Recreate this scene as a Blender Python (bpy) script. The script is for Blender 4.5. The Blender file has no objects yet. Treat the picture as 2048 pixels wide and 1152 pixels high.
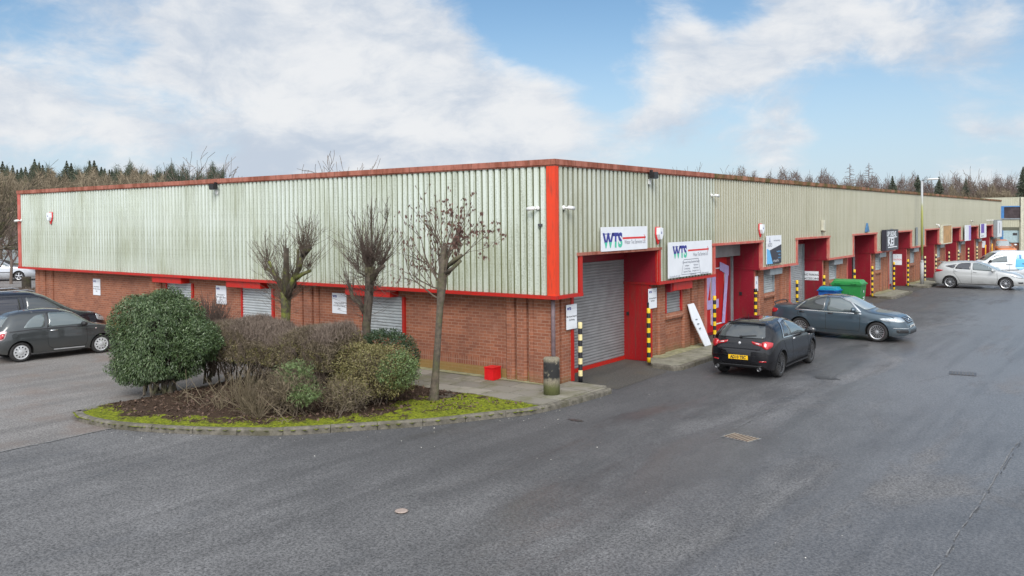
import bpy, bmesh, math, random
import numpy as np
from mathutils import Vector, Matrix
from mathutils.bvhtree import BVHTree
from mathutils.geometry import delaunay_2d_cdt
R_ = math.radians
SC = bpy.context.scene
COL = SC.collection
# ------------------------------------------------------------------ camera
cam = bpy.data.cameras.new('camera'); co = bpy.data.objects.new('camera', cam); COL.objects.link(co)
YAW, PIT, ROL = 0.64, -0.019, -0.009
_f = Vector((-math.sin(YAW)*math.cos(PIT), math.cos(YAW)*math.cos(PIT), math.sin(PIT)))
_r = Vector((math.cos(YAW), math.sin(YAW), 0)); _u = _r.cross(_f)
_r2 = _r*math.cos(ROL)+_u*math.sin(ROL); _u2 = -_r*math.sin(ROL)+_u*math.cos(ROL)
mw = Matrix((( _r2.x, _u2.x, -_f.x, 11.49), (_r2.y, _u2.y, -_f.y, -17.15), (_r2.z, _u2.z, -_f.z, 4.19), (0, 0, 0, 1)))
co.matrix_world = mw
cam.sensor_width = 36; cam.lens = 1716.757/2048*36
cam.shift_y = -(576-471.646)/2048
cam.clip_start = 0.1; cam.clip_end = 3000
SC.camera = co
SC.render.resolution_x = 1024; SC.render.resolution_y = 576
SC.view_settings.view_transform = 'Standard'; SC.view_settings.look = 'None'
SC.view_settings.exposure = 0.20; SC.view_settings.gamma = 1
# ------------------------------------------------------------------ node helper
def nd(nt, typ, ins=None, **props):
    n = nt.nodes.new(typ)
    for k, v in props.items(): setattr(n, k, v)
    if ins:
        for k, v in ins.items():
            if isinstance(v, bpy.types.NodeSocket): nt.links.new(v, n.inputs[k])
            elif v is not None: n.inputs[k].default_value = v
    return n
def mth(nt, op, a, b=0.0, c=0.0, clamp=False):
    n = nd(nt, 'ShaderNodeMath', {0: a, 1: b, 2: c}, operation=op, use_clamp=clamp); return n.outputs[0]
def mix(nt, f, a, b, blend='MIX'):
    n = nd(nt, 'ShaderNodeMix', data_type='RGBA', blend_type=blend)
    for i, v in ((0, f), (6, a), (7, b)):
        if isinstance(v, bpy.types.NodeSocket): nt.links.new(v, n.inputs[i])
        else: n.inputs[i].default_value = v if i == 0 else (tuple(v)+(1,))[:4]
    return n.outputs[2]
def ss(nt, v, lo, hi):
    n = nd(nt, 'ShaderNodeMapRange', {0: v, 1: lo, 2: hi, 3: 0.0, 4: 1.0}, interpolation_type='SMOOTHSTEP'); return n.outputs[0]
def noise(nt, vec, scale, detail=4, rough=.55, dist=0):
    n = nd(nt, 'ShaderNodeTexNoise', {'Vector': vec, 'Scale': scale, 'Detail': detail, 'Roughness': rough, 'Distortion': dist}); return n.outputs[0]
def vmul(nt, vec, s):
    return nd(nt, 'ShaderNodeVectorMath', {0: vec, 1: s}, operation='MULTIPLY').outputs[0]
def vadd(nt, vec, s):
    return nd(nt, 'ShaderNodeVectorMath', {0: vec, 1: s}, operation='ADD').outputs[0]
# ------------------------------------------------------------------ world: daylight sky with broken cloud
SUN_DIR = Vector((0.52, -0.72, 0.74)).normalized()
w = bpy.data.worlds.new('World'); SC.world = w; w.use_nodes = True
nt = w.node_tree; nt.nodes.clear()
tc = nd(nt, 'ShaderNodeTexCoord'); D = tc.outputs['Generated']
sky = nd(nt, 'ShaderNodeTexSky', sky_type='NISHITA', sun_disc=False, sun_elevation=math.asin(SUN_DIR.z),
         sun_rotation=math.atan2(SUN_DIR.x, SUN_DIR.y), air_density=1.0, dust_density=0.6, ozone_density=1.5, altitude=100)
def pixdir(px, py):
    d = _f + _r2*((px-1024)/1716.757) - _u2*((py-471.646)/1716.757); return d.normalized()
sx = nd(nt, 'ShaderNodeSeparateXYZ', {0: D})
z = mth(nt, 'MAXIMUM', sx.outputs[2], 0.0)
zz = mth(nt, 'ADD', z, 0.13)
px_ = mth(nt, 'DIVIDE', sx.outputs[0], zz); py_ = mth(nt, 'DIVIDE', sx.outputs[1], zz)
P = nd(nt, 'ShaderNodeCombineXYZ', {0: px_, 1: py_, 2: 0.37}).outputs[0]
Q = vmul(nt, D, (1, 1, 1.9))
wrp = nd(nt, 'ShaderNodeTexNoise', {'Vector': Q, 'Scale': 5.0, 'Detail': 3}).outputs[1]
Qw = vadd(nt, Q, nd(nt, 'ShaderNodeVectorMath', {0: nd(nt, 'ShaderNodeVectorMath', {0: wrp, 1: (.5, .5, .5)}, operation='SUBTRACT').outputs[0], 3: .13}, operation='SCALE').outputs[0])
n1 = noise(nt, P, 1.1, 7, .60, .2)
n3 = noise(nt, Qw, 5.2, 10, .60, 0); n4 = noise(nt, Qw, 15.0, 8, .62, 0); n5 = noise(nt, vadd(nt, Qw, (5, 2, 1)), 9.0, 6, .6, 0)
def n0(x, a): return mth(nt, 'MULTIPLY', mth(nt, 'SUBTRACT', x, .5), a)
dens = mth(nt, 'ADD', mth(nt, 'ADD', n0(n1, .45), n0(n3, 1.25)), mth(nt, 'ADD', n0(n4, .42), .5))
# where the cloud banks and the clear gaps lie, as directions in the sky
banks = [(40,190,.12,.20),(230,190,.13,.12),(400,70,.10,.16),(520,50,.07,.14),(600,170,.12,.12),(760,230,.12,.16),(900,170,.09,.16),(1010,215,.08,.22),(1110,210,.045,.16),(330,240,.13,.10),(620,270,.12,.10),(930,280,.10,.14),(790,60,.08,.05),
         (1040,60,.065,-.26),(1120,20,.06,-.24),(1190,80,.06,-.22),(1165,130,.03,-.10),(980,20,.04,-.12),(15,15,.045,-.22),(60,50,.03,-.12),(190,85,.045,-.17),(270,120,.03,-.10),(460,190,.04,-.08),(690,20,.05,.10),
         (1215,130,.03,.18),(1290,150,.045,.26),(1380,60,.03,.20),(1400,140,.05,.26),(1490,110,.05,.28),(1580,80,.05,.26),(1640,30,.05,.22),(1700,80,.05,.20),(1800,60,.05,.16),(1900,70,.05,.14),(1780,110,.03,.12),(1990,60,.05,.12),
         (1230,210,.045,-.16),(1330,205,.03,.10),(1370,215,.03,.14),(1330,250,.03,.12),(1260,275,.035,.14),(1390,260,.03,.06),(1500,210,.05,-.02),(1560,250,.045,.10),(1540,290,.04,.14),(1650,180,.06,-.16),(1780,180,.07,-.18),(1900,200,.05,-.10),(1420,300,.05,-.06),
         (1860,240,.035,.10),(1940,235,.03,.12),(1730,215,.03,.06),(1700,290,.05,.04),(2030,250,.04,.08),(1960,300,.05,.08),(1470,30,.03,-.18),(1420,20,.03,-.12),(70,250,.03,.10),(20,275,.02,-.08),(120,290,.05,-.04)]
acc = dens
for bx, by, s, a in banks:
    d = pixdir(bx, by)
    dist = nd(nt, 'ShaderNodeVectorMath', {0: D, 1: tuple(d)}, operation='DISTANCE').outputs['Value']
    q = mth(nt, 'DIVIDE', dist, s)
    g = mth(nt, 'POWER', 2.718, mth(nt, 'MULTIPLY', mth(nt, 'MULTIPLY', q, q), -1.0))
    acc = mth(nt, 'ADD', acc, mth(nt, 'MULTIPLY', g, a*1.0))
# unseen cloud cover added behind and above the camera to brighten the ambient light
vd = nd(nt, 'ShaderNodeVectorMath', {0: D, 1: (_f.x, _f.y, 0)}, operation='DOT_PRODUCT').outputs['Value']
acc = mth(nt, 'ADD', acc, mth(nt, 'MULTIPLY', ss(nt, vd, .62, .2), .40))
cl = ss(nt, acc, 0.43, 0.84)
thick = ss(nt, acc, 0.62, 1.0)
hz = ss(nt, z, 0.26, -0.02)
blue = mix(nt, 1.0, sky.outputs[0], (0.56, 0.66, 0.70), 'MULTIPLY')
bluesc = nd(nt, 'ShaderNodeVectorMath', {0: blue, 3: 1.55}, operation='SCALE').outputs[0]
veil = mix(nt, mth(nt, 'MULTIPLY', hz, 0.80), bluesc, (5.3, 6.25, 7.7))
cshade = mth(nt, 'ADD', mth(nt, 'MULTIPLY', n5, .6), mth(nt, 'MULTIPLY', n4, .4))
sund = nd(nt, 'ShaderNodeVectorMath', {0: D, 1: tuple(SUN_DIR)}, operation='DOT_PRODUCT').outputs['Value']
glow = mth(nt, 'MULTIPLY', ss(nt, sund, 0.1, 1.0), 1.6)
n6 = noise(nt, vadd(nt, vmul(nt, Qw, (1, 1, 1.5)), (9, 4, 2)), 3.4, 8, .62, .3)
cwhite = mix(nt, ss(nt, mth(nt, 'ADD', mth(nt, 'MULTIPLY', cshade, .55), mth(nt, 'MULTIPLY', n6, .45)), .40, .60), (5.1, 5.75, 6.7), (7.9, 8.0, 8.15))
cw2 = nd(nt, 'ShaderNodeVectorMath', {0: cwhite, 3: mth(nt, 'ADD', 1.0, glow)}, operation='SCALE').outputs[0]
col = mix(nt, mth(nt, 'MULTIPLY', cl, .96), veil, cw2)
bg = nd(nt, 'ShaderNodeBackground', {0: col, 1: 0.095})
out = nd(nt, 'ShaderNodeOutputWorld', {0: bg.outputs[0]})
w.cycles.sampling_method = 'MANUAL'; w.cycles.sample_map_resolution = 1024
# ------------------------------------------------------------------ sun behind thin cloud
sl = bpy.data.lights.new('sun', 'SUN'); sl.energy = 2.2; sl.angle = R_(26); sl.color = (1, .955, .89)
so = bpy.data.objects.new('sun', sl); COL.objects.link(so)
so.rotation_euler = SUN_DIR.to_track_quat('Z', 'Y').to_euler(); so.location = (0, -30, 40)
# ------------------------------------------------------------------ object helpers
def tag(o, label=None, cat=None, group=None, kind=None):
    if label: o['label'] = label
    if cat: o['category'] = cat
    if group: o['group'] = group
    if kind: o['kind'] = kind
    return o
def empty(name, loc=(0, 0, 0), rz=0, label=None, cat=None, group=None):
    o = bpy.data.objects.new(name, None); COL.objects.link(o); o.location = loc; o.rotation_euler = (0, 0, rz)
    o.empty_display_size = .2
    return tag(o, label, cat, group)
def link(name, me, parent=None, mats=None, smooth=False):
    o = bpy.data.objects.new(name, me); COL.objects.link(o)
    if parent: o.parent = parent
    if mats:
        for m in (mats if isinstance(mats, (list, tuple)) else [mats]): me.materials.append(m)
    if smooth: me.shade_smooth()
    return o
def box_uv(me):
    n = len(me.loops)
    if not n: return
    uv = me.uv_layers.new(name='UVMap')
    co = np.empty(len(me.vertices)*3); me.vertices.foreach_get('co', co); co = co.reshape(-1, 3)
    li = np.empty(n, int); me.loops.foreach_get('vertex_index', li)
    npoly = len(me.polygons); nr = np.empty(npoly*3); me.polygons.foreach_get('normal', nr); nr = np.abs(nr.reshape(-1, 3))
    lt = np.empty(npoly, int); me.polygons.foreach_get('loop_total', lt)
    ln = np.repeat(nr, lt, axis=0); c = co[li]
    u = np.where(ln[:, 2:3] > .8, c[:, [0, 1]], np.where(ln[:, 0:1] > ln[:, 1:2], c[:, [1, 2]], c[:, [0, 2]]))
    uv.data.foreach_set('uv', u.astype(np.float32).ravel())
class MB:
    def __init__(s): s.v = []; s.f = []; s.m = []; s.mi = 0
    def face(s, *pts):
        i = len(s.v); s.v += [tuple(p) for p in pts]; s.f.append(tuple(range(i, i+len(pts)))); s.m.append(s.mi)
    def box(s, x0, x1, y0, y1, z0, z1, M=None):
        if x0 > x1: x0, x1 = x1, x0
        if y0 > y1: y0, y1 = y1, y0
        if z0 > z1: z0, z1 = z1, z0
        i = len(s.v)
        P = [(x0,y0,z0),(x1,y0,z0),(x1,y1,z0),(x0,y1,z0),(x0,y0,z1),(x1,y0,z1),(x1,y1,z1),(x0,y1,z1)]
        if M is not None: P = [tuple(M @ Vector(p)) for p in P]
        s.v += P
        for q in ((0,3,2,1),(4,5,6,7),(0,1,5,4),(1,2,6,5),(2,3,7,6),(3,0,4,7)): s.f.append(tuple(i+k for k in q)); s.m.append(s.mi)
    def prism(s, poly, z0, z1):      # poly counter-clockwise in xy
        i = len(s.v); n = len(poly)
        s.v += [(x, y, z0) for x, y in poly]+[(x, y, z1) for x, y in poly]
        s.f.append(tuple(i+n-1-k for k in range(n))); s.f.append(tuple(i+n+k for k in range(n))); s.m += [s.mi]*2
        for k in range(n):
            j = (k+1) % n; s.f.append((i+k, i+j, i+n+j, i+n+k)); s.m.append(s.mi)
    def tube(s, pts, rad, sides=6, cap=True):
        pts = [Vector(p) for p in pts]; n = len(pts)
        if not hasattr(rad, '__len__'): rad = [rad]*n
        i0 = len(s.v); ref = None
        for k in range(n):
            t = (pts[min(k+1, n-1)]-pts[max(k-1, 0)]);
            if t.length < 1e-9: t = Vector((0, 0, 1))
            t.normalize()
            if ref is None: ref = t.orthogonal().normalized()
            a = (ref - t*ref.dot(t));
            a = a.normalized() if a.length > 1e-6 else t.orthogonal().normalized()
            ref = a; b = t.cross(a)
            for q in range(sides):
                an = 2*math.pi*q/sides; s.v.append(tuple(pts[k]+(a*math.cos(an)+b*math.sin(an))*rad[k]))
        for k in range(n-1):
            for q in range(sides):
                r = (q+1) % sides; A = i0+k*sides
                s.f.append((A+q, A+r, A+sides+r, A+sides+q)); s.m.append(s.mi)
        if cap and sides > 2:
            s.f.append(tuple(i0+sides-1-q for q in range(sides))); s.f.append(tuple(i0+(n-1)*sides+q for q in range(sides))); s.m += [s.mi]*2
    def lathe(s, prof, n=24, axis='z', c=(0, 0, 0), close=False):   # prof: (radius, height)
        i0 = len(s.v)
        for r, h in prof:
            for k in range(n):
                a = 2*math.pi*k/n; x, y = r*math.cos(a), r*math.sin(a)
                p = (x, y, h) if axis == 'z' else ((x, h, y) if axis == 'y' else (h, x, y))
                s.v.append((p[0]+c[0], p[1]+c[1], p[2]+c[2]))
        m = len(prof)
        for j in range(m-1 if not close else m):
            A = i0+j*n; B = i0+((j+1) % m)*n
            for k in range(n):
                l = (k+1) % n; q = (A+k, A+l, B+l, B+k)
                s.f.append(q[::-1] if axis == 'y' else q); s.m.append(s.mi)
        if not close:
            for A, rev in ((i0, True), (i0+(m-1)*n, False)):
                q = tuple(A+k for k in range(n)); s.f.append(q[::-1] if rev != (axis == 'y') else q); s.m.append(s.mi)
    def build(s, name, mats, parent=None, smooth=False, uv=True, loc=None):
        me = bpy.data.meshes.new(name)
        v = s.v
        if loc is not None: v = [(a-loc[0], b-loc[1], c-loc[2]) for a, b, c in v]
        me.from_pydata(v, [], s.f); me.update()
        o = link(name, me, parent, mats, smooth)
        if len(set(s.m)) > 1: me.polygons.foreach_set('material_index', s.m)
        if uv: box_uv(me)
        if loc is not None: o.location = loc
        return o
def fmap(F):    # facade mapping: u along wall, d outwards, z up
    return (lambda u, d, z: (d, u, z)) if F == 'R' else (lambda u, d, z: (u, -d, z))
class FB(MB):
    def __init__(s, F): super().__init__(); s.F = F
    def bx(s, u0, u1, d0, d1, z0, z1):
        if s.F == 'R': s.box(d0, d1, u0, u1, z0, z1)
        else: s.box(u0, u1, -d0, -d1, z0, z1)
def quads(name, C, A, B, mats, parent=None, tri=False):
    # C centres, A half-length vectors, B half-width vectors -> diamond leaves
    n = len(C); V = np.empty((n, 4, 3), np.float32)
    V[:, 0] = C-A; V[:, 1] = C+B-A*.1; V[:, 2] = C+A; V[:, 3] = C-B-A*.1
    me = bpy.data.meshes.new(name); me.vertices.add(n*4); me.vertices.foreach_set('co', V.ravel())
    me.loops.add(n*4); me.loops.foreach_set('vertex_index', np.arange(n*4, dtype=np.int32))
    me.polygons.add(n); me.polygons.foreach_set('loop_start', np.arange(0, n*4, 4, dtype=np.int32))
    me.update(calc_edges=True); me.validate()
    return link(name, me, parent, mats)
def unit(v): return v/np.maximum(np.linalg.norm(v, axis=1, keepdims=True), 1e-9)
# ------------------------------------------------------------------ materials
def newmat(name):
    m = bpy.data.materials.new(name); m.use_nodes = True; nt = m.node_tree
    b = nt.nodes['Principled BSDF']; return m, nt, b
def setb(nt, b, **k):
    nm = dict(col='Base Color', rough='Roughness', metal='Metallic', spec='Specular IOR Level', nor='Normal', coat='Coat Weight', coatr='Coat Roughness', trans='Transmission Weight', ior='IOR', alpha='Alpha')
    for a, v in k.items():
        s = b.inputs[nm[a]]
        if isinstance(v, bpy.types.NodeSocket): nt.links.new(v, s)
        elif a == 'col': s.default_value = (tuple(v)+(1,))[:4]
        else: s.default_value = v
def bump(nt, h, strength=.3, dist=.01):
    return nd(nt, 'ShaderNodeBump', {'Height': h, 'Strength': strength, 'Distance': dist}).outputs[0]
def plain(name, c, rough=.6, metal=0, var=.18, scale=6, spec=.5, coat=0, dirt=None, dscale=1.5, damt=.5, bmp=0, bscale=60):
    m, nt, b = newmat(name); o = nd(nt, 'ShaderNodeTexCoord').outputs['Object']
    n = noise(nt, o, scale, 5, .6)
    dk = tuple(x*(1-var) for x in c); lt = tuple(min(1, x*(1+var)) for x in c)
    cc = mix(nt, ss(nt, n, .3, .7), dk, lt)
    if dirt:
        d = ss(nt, noise(nt, o, dscale, 7, .65), .45, .7); cc = mix(nt, mth(nt, 'MULTIPLY', d, damt), cc, dirt)
    setb(nt, b, col=cc, rough=mth(nt, 'ADD', rough-.06, mth(nt, 'MULTIPLY', n, .12)), metal=metal, spec=spec, coat=coat)
    if coat: b.inputs['Coat Roughness'].default_value = .04
    if bmp: setb(nt, b, nor=bump(nt, noise(nt, o, bscale, 4), bmp, .01))
    return m
def leafmat(name, cols, rough=.55, trans=0.0):
    m, nt, b = newmat(name); g = nd(nt, 'ShaderNodeNewGeometry')
    o = nd(nt, 'ShaderNodeTexCoord').outputs['Object']
    n = noise(nt, o, 1.6, 4, .6)
    r = nd(nt, 'ShaderNodeValToRGB', {0: mth(nt, 'ADD', mth(nt, 'MULTIPLY', g.outputs['Random Per Island'], .7), mth(nt, 'MULTIPLY', n, .35))})
    el = r.color_ramp.elements
    while len(el) < len(cols): el.new(.5)
    for i, c in enumerate(cols): el[i].position = i/(len(cols)-1); el[i].color = (*c, 1)
    setb(nt, b, col=r.outputs[0], rough=rough)
    return m
# ================================================================== BUILDING MATERIALS
def uvn(nt): return nd(nt, 'ShaderNodeUVMap').outputs[0]
def brickmat(name, soldier=False, green=0.0, c1=(.33, .124, .068), c2=(.225, .078, .044), mort=(.35, .235, .175)):
    m, nt, b = newmat(name); uv = uvn(nt); ob = nd(nt, 'ShaderNodeTexCoord').outputs['Object']
    v = uv
    if soldier:
        s = nd(nt, 'ShaderNodeSeparateXYZ', {0: uv}); v = nd(nt, 'ShaderNodeCombineXYZ', {0: s.outputs[1], 1: s.outputs[0]}).outputs[0]
    t = nd(nt, 'ShaderNodeTexBrick', {'Vector': v, 'Color1': (*c1, 1), 'Color2': (*c2, 1), 'Mortar': (*mort, 1), 'Scale': 1.0,
                                      'Mortar Size': .006, 'Mortar Smooth': .15, 'Bias': 0.0, 'Brick Width': .24, 'Row Height': .081 if not soldier else .08})
    t.offset = 0 if soldier else .5
    n = noise(nt, uv, 1.1, 6, .65); n2 = noise(nt, uv, 14, 3, .6)
    c = mix(nt, ss(nt, n, .35, .75), t.outputs[0], (.25, .095, .065), 'MIX') if False else t.outputs[0]
    c = mix(nt, mth(nt, 'MULTIPLY', ss(nt, n, .40, .66), .5), c, (.17, .078, .055)); c = mix(nt, mth(nt, 'MULTIPLY', ss(nt, noise(nt, vadd(nt, uv, (31, 7, 0)), 2.1, 6, .7), .58, .74), .25), c, (.42, .28, .21))
    c = mix(nt, mth(nt, 'MULTIPLY', ss(nt, n2, .55, .75), .3), c, (.42, .24, .18))
    s = nd(nt, 'ShaderNodeSeparateXYZ', {0: uv})
    # algae and splash dirt growing up from the ground
    low = ss(nt, mth(nt, 'ADD', s.outputs[1], mth(nt, 'MULTIPLY', mth(nt, 'SUBTRACT', noise(nt, uv, 3.0, 5), .5), .5)), .38, .05)
    c = mix(nt, mth(nt, 'MULTIPLY', low, .45), c, (.15, .13, .055))
    if green: c = mix(nt, green, c, (.27, .19, .055))
    setb(nt, b, col=c, rough=.88, spec=.25, nor=bump(nt, mth(nt, 'ADD', t.outputs[1], mth(nt, 'MULTIPLY', n2, -.4)), -.35, .006))
    return m
M = {}
M['brick'] = brickmat('brick'); M['soldier'] = brickmat('soldier_brick', True); M['greenbrick'] = brickmat('mossy_brick', green=.62)
def cladmat(name, base, cream, dirt, damt, pitch, moss=.5):
    m, nt, b = newmat(name); uv = uvn(nt); s = nd(nt, 'ShaderNodeSeparateXYZ', {0: uv}); u, v = s.outputs[0], s.outputs[1]
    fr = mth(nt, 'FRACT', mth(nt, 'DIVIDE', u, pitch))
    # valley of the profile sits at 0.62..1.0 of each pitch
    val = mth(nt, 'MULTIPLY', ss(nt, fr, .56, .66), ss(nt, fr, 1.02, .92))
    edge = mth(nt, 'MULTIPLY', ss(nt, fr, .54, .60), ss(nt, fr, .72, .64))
    st = nd(nt, 'ShaderNodeCombineXYZ', {0: mth(nt, 'MULTIPLY', u, 4.6), 1: mth(nt, 'MULTIPLY', v, .22)}).outputs[0]
    streak = noise(nt, st, 1.0, 6, .62)
    big = noise(nt, nd(nt, 'ShaderNodeCombineXYZ', {0: mth(nt, 'MULTIPLY', u, .55), 1: mth(nt, 'MULTIPLY', v, .25)}).outputs[0], 1.0, 4, .6)
    sp = noise(nt, uv, 22, 5, .7)
    c = mix(nt, ss(nt, big, .3, .7), base, cream)
    sheet = nd(nt, 'ShaderNodeTexWhiteNoise', {'W': mth(nt, 'FLOOR', mth(nt, 'DIVIDE', u, pitch*5))}, noise_dimensions='1D').outputs[0]
    c = mix(nt, mth(nt, 'MULTIPLY', sheet, .16), c, (base[0]*.72, base[1]*.75, base[2]*.75))
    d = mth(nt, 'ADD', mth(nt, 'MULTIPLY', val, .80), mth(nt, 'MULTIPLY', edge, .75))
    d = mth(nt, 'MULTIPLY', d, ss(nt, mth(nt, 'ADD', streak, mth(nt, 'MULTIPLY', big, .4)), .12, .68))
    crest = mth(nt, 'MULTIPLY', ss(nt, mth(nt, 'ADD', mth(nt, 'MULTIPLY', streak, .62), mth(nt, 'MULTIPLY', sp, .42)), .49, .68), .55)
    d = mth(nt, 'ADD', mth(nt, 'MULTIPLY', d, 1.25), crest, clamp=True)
    gh = nd(nt, 'ShaderNodeTexWhiteNoise', {'W': mth(nt, 'FLOOR', mth(nt, 'ADD', mth(nt, 'DIVIDE', u, pitch), .3))}, noise_dimensions='1D').outputs[0]
    vst = noise(nt, nd(nt, 'ShaderNodeCombineXYZ', {0: mth(nt, 'MULTIPLY', u, 9.0), 1: mth(nt, 'MULTIPLY', v, .55), 2: 3.3}).outputs[0], 1.0, 5, .7)
    run = mth(nt, 'MULTIPLY', mth(nt, 'MULTIPLY', ss(nt, gh, .35, .9), ss(nt, fr, .44, .60)), ss(nt, vst, .40, .58))
    d = mth(nt, 'ADD', d, mth(nt, 'MULTIPLY', run, 1.15), clamp=True)
    # algae heavier towards the drip edge
    lowv = mth(nt, 'MULTIPLY', ss(nt, mth(nt, 'ADD', v, mth(nt, 'MULTIPLY', mth(nt, 'SUBTRACT', mth(nt, 'MULTIPLY', vst, -1.0), mth(nt, 'MULTIPLY', big, 2.0)), 1.6)), 2.6, .4), mth(nt, 'MULTIPLY', sp, .8))
    c = mix(nt, mth(nt, 'MULTIPLY', d, damt), c, dirt)
    c = mix(nt, mth(nt, 'MULTIPLY', mth(nt, 'ADD', lowv, mth(nt, 'MULTIPLY', ss(nt, big, .50, .66), .42)), moss), c, (.17, .17, .075))
    setb(nt, b, col=c, rough=.55, spec=.35)
    return m
PL, PR = .20, .222
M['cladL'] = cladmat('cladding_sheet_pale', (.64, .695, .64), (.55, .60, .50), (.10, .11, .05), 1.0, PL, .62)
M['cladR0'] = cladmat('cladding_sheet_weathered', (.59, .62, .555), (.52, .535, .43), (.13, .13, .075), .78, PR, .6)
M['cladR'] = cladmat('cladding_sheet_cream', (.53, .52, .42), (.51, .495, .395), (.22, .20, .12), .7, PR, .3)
def redmat(name, c, fade, famt, rough=.42):
    m, nt, b = newmat(name); o = nd(nt, 'ShaderNodeTexCoord').outputs['Object']
    n = noise(nt, o, 2.2, 6, .65); n2 = noise(nt, vmul(nt, o, (9, 9, 1.2)), 1, 5, .65)
    cc = mix(nt, mth(nt, 'MULTIPLY', ss(nt, n, .35, .7), famt), c, fade)
    cc = mix(nt, mth(nt, 'MULTIPLY', ss(nt, n2, .50, .70), .5), cc, (.13, .045, .03)); cc = mix(nt, mth(nt, 'MULTIPLY', ss(nt, noise(nt, o, 26, 4, .7), .64, .70), .6), cc, (.40, .16, .12))
    setb(nt, b, col=cc, rough=rough, spec=.4); return m
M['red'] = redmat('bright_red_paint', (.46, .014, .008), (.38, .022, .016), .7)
M['redshade'] = redmat('shaded_red_panel', (.30, .008, .010), (.25, .012, .014), .6)  # reveal panels of the first bay: recess shade put into a darker red
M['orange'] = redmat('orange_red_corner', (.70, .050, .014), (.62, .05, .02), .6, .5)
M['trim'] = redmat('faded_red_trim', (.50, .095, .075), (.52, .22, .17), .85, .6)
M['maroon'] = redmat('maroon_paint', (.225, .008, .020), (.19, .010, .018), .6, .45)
def fasciamat(name, c, rust, ramt, moss=None):
    m, nt, b = newmat(name); o = nd(nt, 'ShaderNodeTexCoord').outputs['Object']
    n = noise(nt, vmul(nt, o, (2.5, 2.5, .8)), 1, 7, .7); n2 = noise(nt, vmul(nt, o, (14, 14, 1.5)), 1, 4, .7)
    cc = mix(nt, mth(nt, 'MULTIPLY', ss(nt, n, .4, .62), ramt), c, rust)
    cc = mix(nt, mth(nt, 'MULTIPLY', ss(nt, n2, .5, .68), .6), cc, (.085, .04, .022))
    if moss: cc = mix(nt, ss(nt, noise(nt, o, 1.3, 6, .7), .42, .6), cc, moss)
    setb(nt, b, col=cc, rough=.8, spec=.3); return m
M['fasciaL'] = fasciamat('rusty_red_capping', (.38, .145, .105), (.22, .065, .038), .9)
M['fasciaR'] = fasciamat('mossy_rust_capping', (.34, .16, .10), (.16, .075, .035), .9, (.10, .08, .025))
M['galv'] = plain('galvanised_shutter', (.44, .47, .48), .5, .2, .08, 4, dirt=(.22, .21, .19), dscale=1.2, damt=.2)
M['galvd'] = plain('grey_shutter', (.27, .275, .28), .5, .2, .10, 3, dirt=(.14, .13, .12), dscale=1.2, damt=.3)
M['galvbox'] = plain('grey_steel_box', (.28, .31, .33), .5, .3, .1)
M['soffit'] = plain('dark_soffit', (.10, .035, .03), .8)
M['conc'] = plain('weathered_concrete', (.23, .22, .17), .9, 0, .25, 5, dirt=(.10, .10, .045), dscale=2.2, damt=.7, bmp=.4)
M['white'] = plain('white_sign_face', (.74, .76, .80), .35, 0, .03, 3)
M['whitep'] = plain('white_plastic', (.72, .72, .70), .4, 0, .06)
M['black'] = plain('black_plastic', (.018, .018, .02), .4, 0, .1)
M['navy'] = plain('navy_ink', (.035, .04, .24), .5, 0, .05)
M['green_ink'] = plain('green_ink', (.08, .50, .34), .5, 0, .05)
M['redink'] = plain('red_ink', (.65, .03, .03), .5, 0, .05)
M['greyink'] = plain('grey_ink', (.16, .17, .22), .5, 0, .05)
M['roofm'] = plain('grey_roof_sheet', (.20, .20, .19), .8)
H, H1, H2 = 5.635, 2.284, 3.27
LX, LY = 28.03, 76.5
A0, WO, PP = 1.183, 4.154, 8.204
OPEN = [(A0+PP*i, A0+PP*i+WO) for i in range(9)]
GP = .10    # pavement level
wh = empty('warehouse', (0, 0, 0), 0, 'long low brick industrial building with ribbed pale cladding, red trim and nine recessed roller-shutter bays', 'building')
# ---- profiled cladding
def cladding(F, u0, u1, pitch, holes, mat, parent):
    mb = MB(); f = fmap(F); prof = [(0, .0), (.56, .0), (.64, -.042), (.94, -.042), (1.0, 0)]
    k0 = math.floor(u0/pitch); us = []
    k = k0
    while k*pitch < u1:
        for a, d in prof[:-1]:
            us.append(((k+a)*pitch, d))
        k += 1
    us.append((k*pitch, 0))
    us = [x for x in us if u0-1e-6 <= x[0] <= u1+1e-6]
    if us[0][0] > u0+1e-4: us.insert(0, (u0, us[0][1]))
    if us[-1][0] < u1-1e-4: us.append((u1, us[-1][1]))
    def zb(u): return next((H2+.05 for a, b in holes if a-.02 < u < b+.02), H1+.06)
    for (a, da), (b, db) in zip(us, us[1:]):
        zz = zb((a+b)/2)
        q = [f(a, da, zz), f(b, db, zz), f(b, db, H-.1), f(a, da, H-.1)]
        if F == 'R': mb.face(*q)
        else: mb.face(*q)
    return mb.build('cladding', mat, parent)
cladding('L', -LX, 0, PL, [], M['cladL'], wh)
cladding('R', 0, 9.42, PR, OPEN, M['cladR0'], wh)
cladding('R', 9.42, LY, PR, OPEN, M['cladR'], wh)
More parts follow.
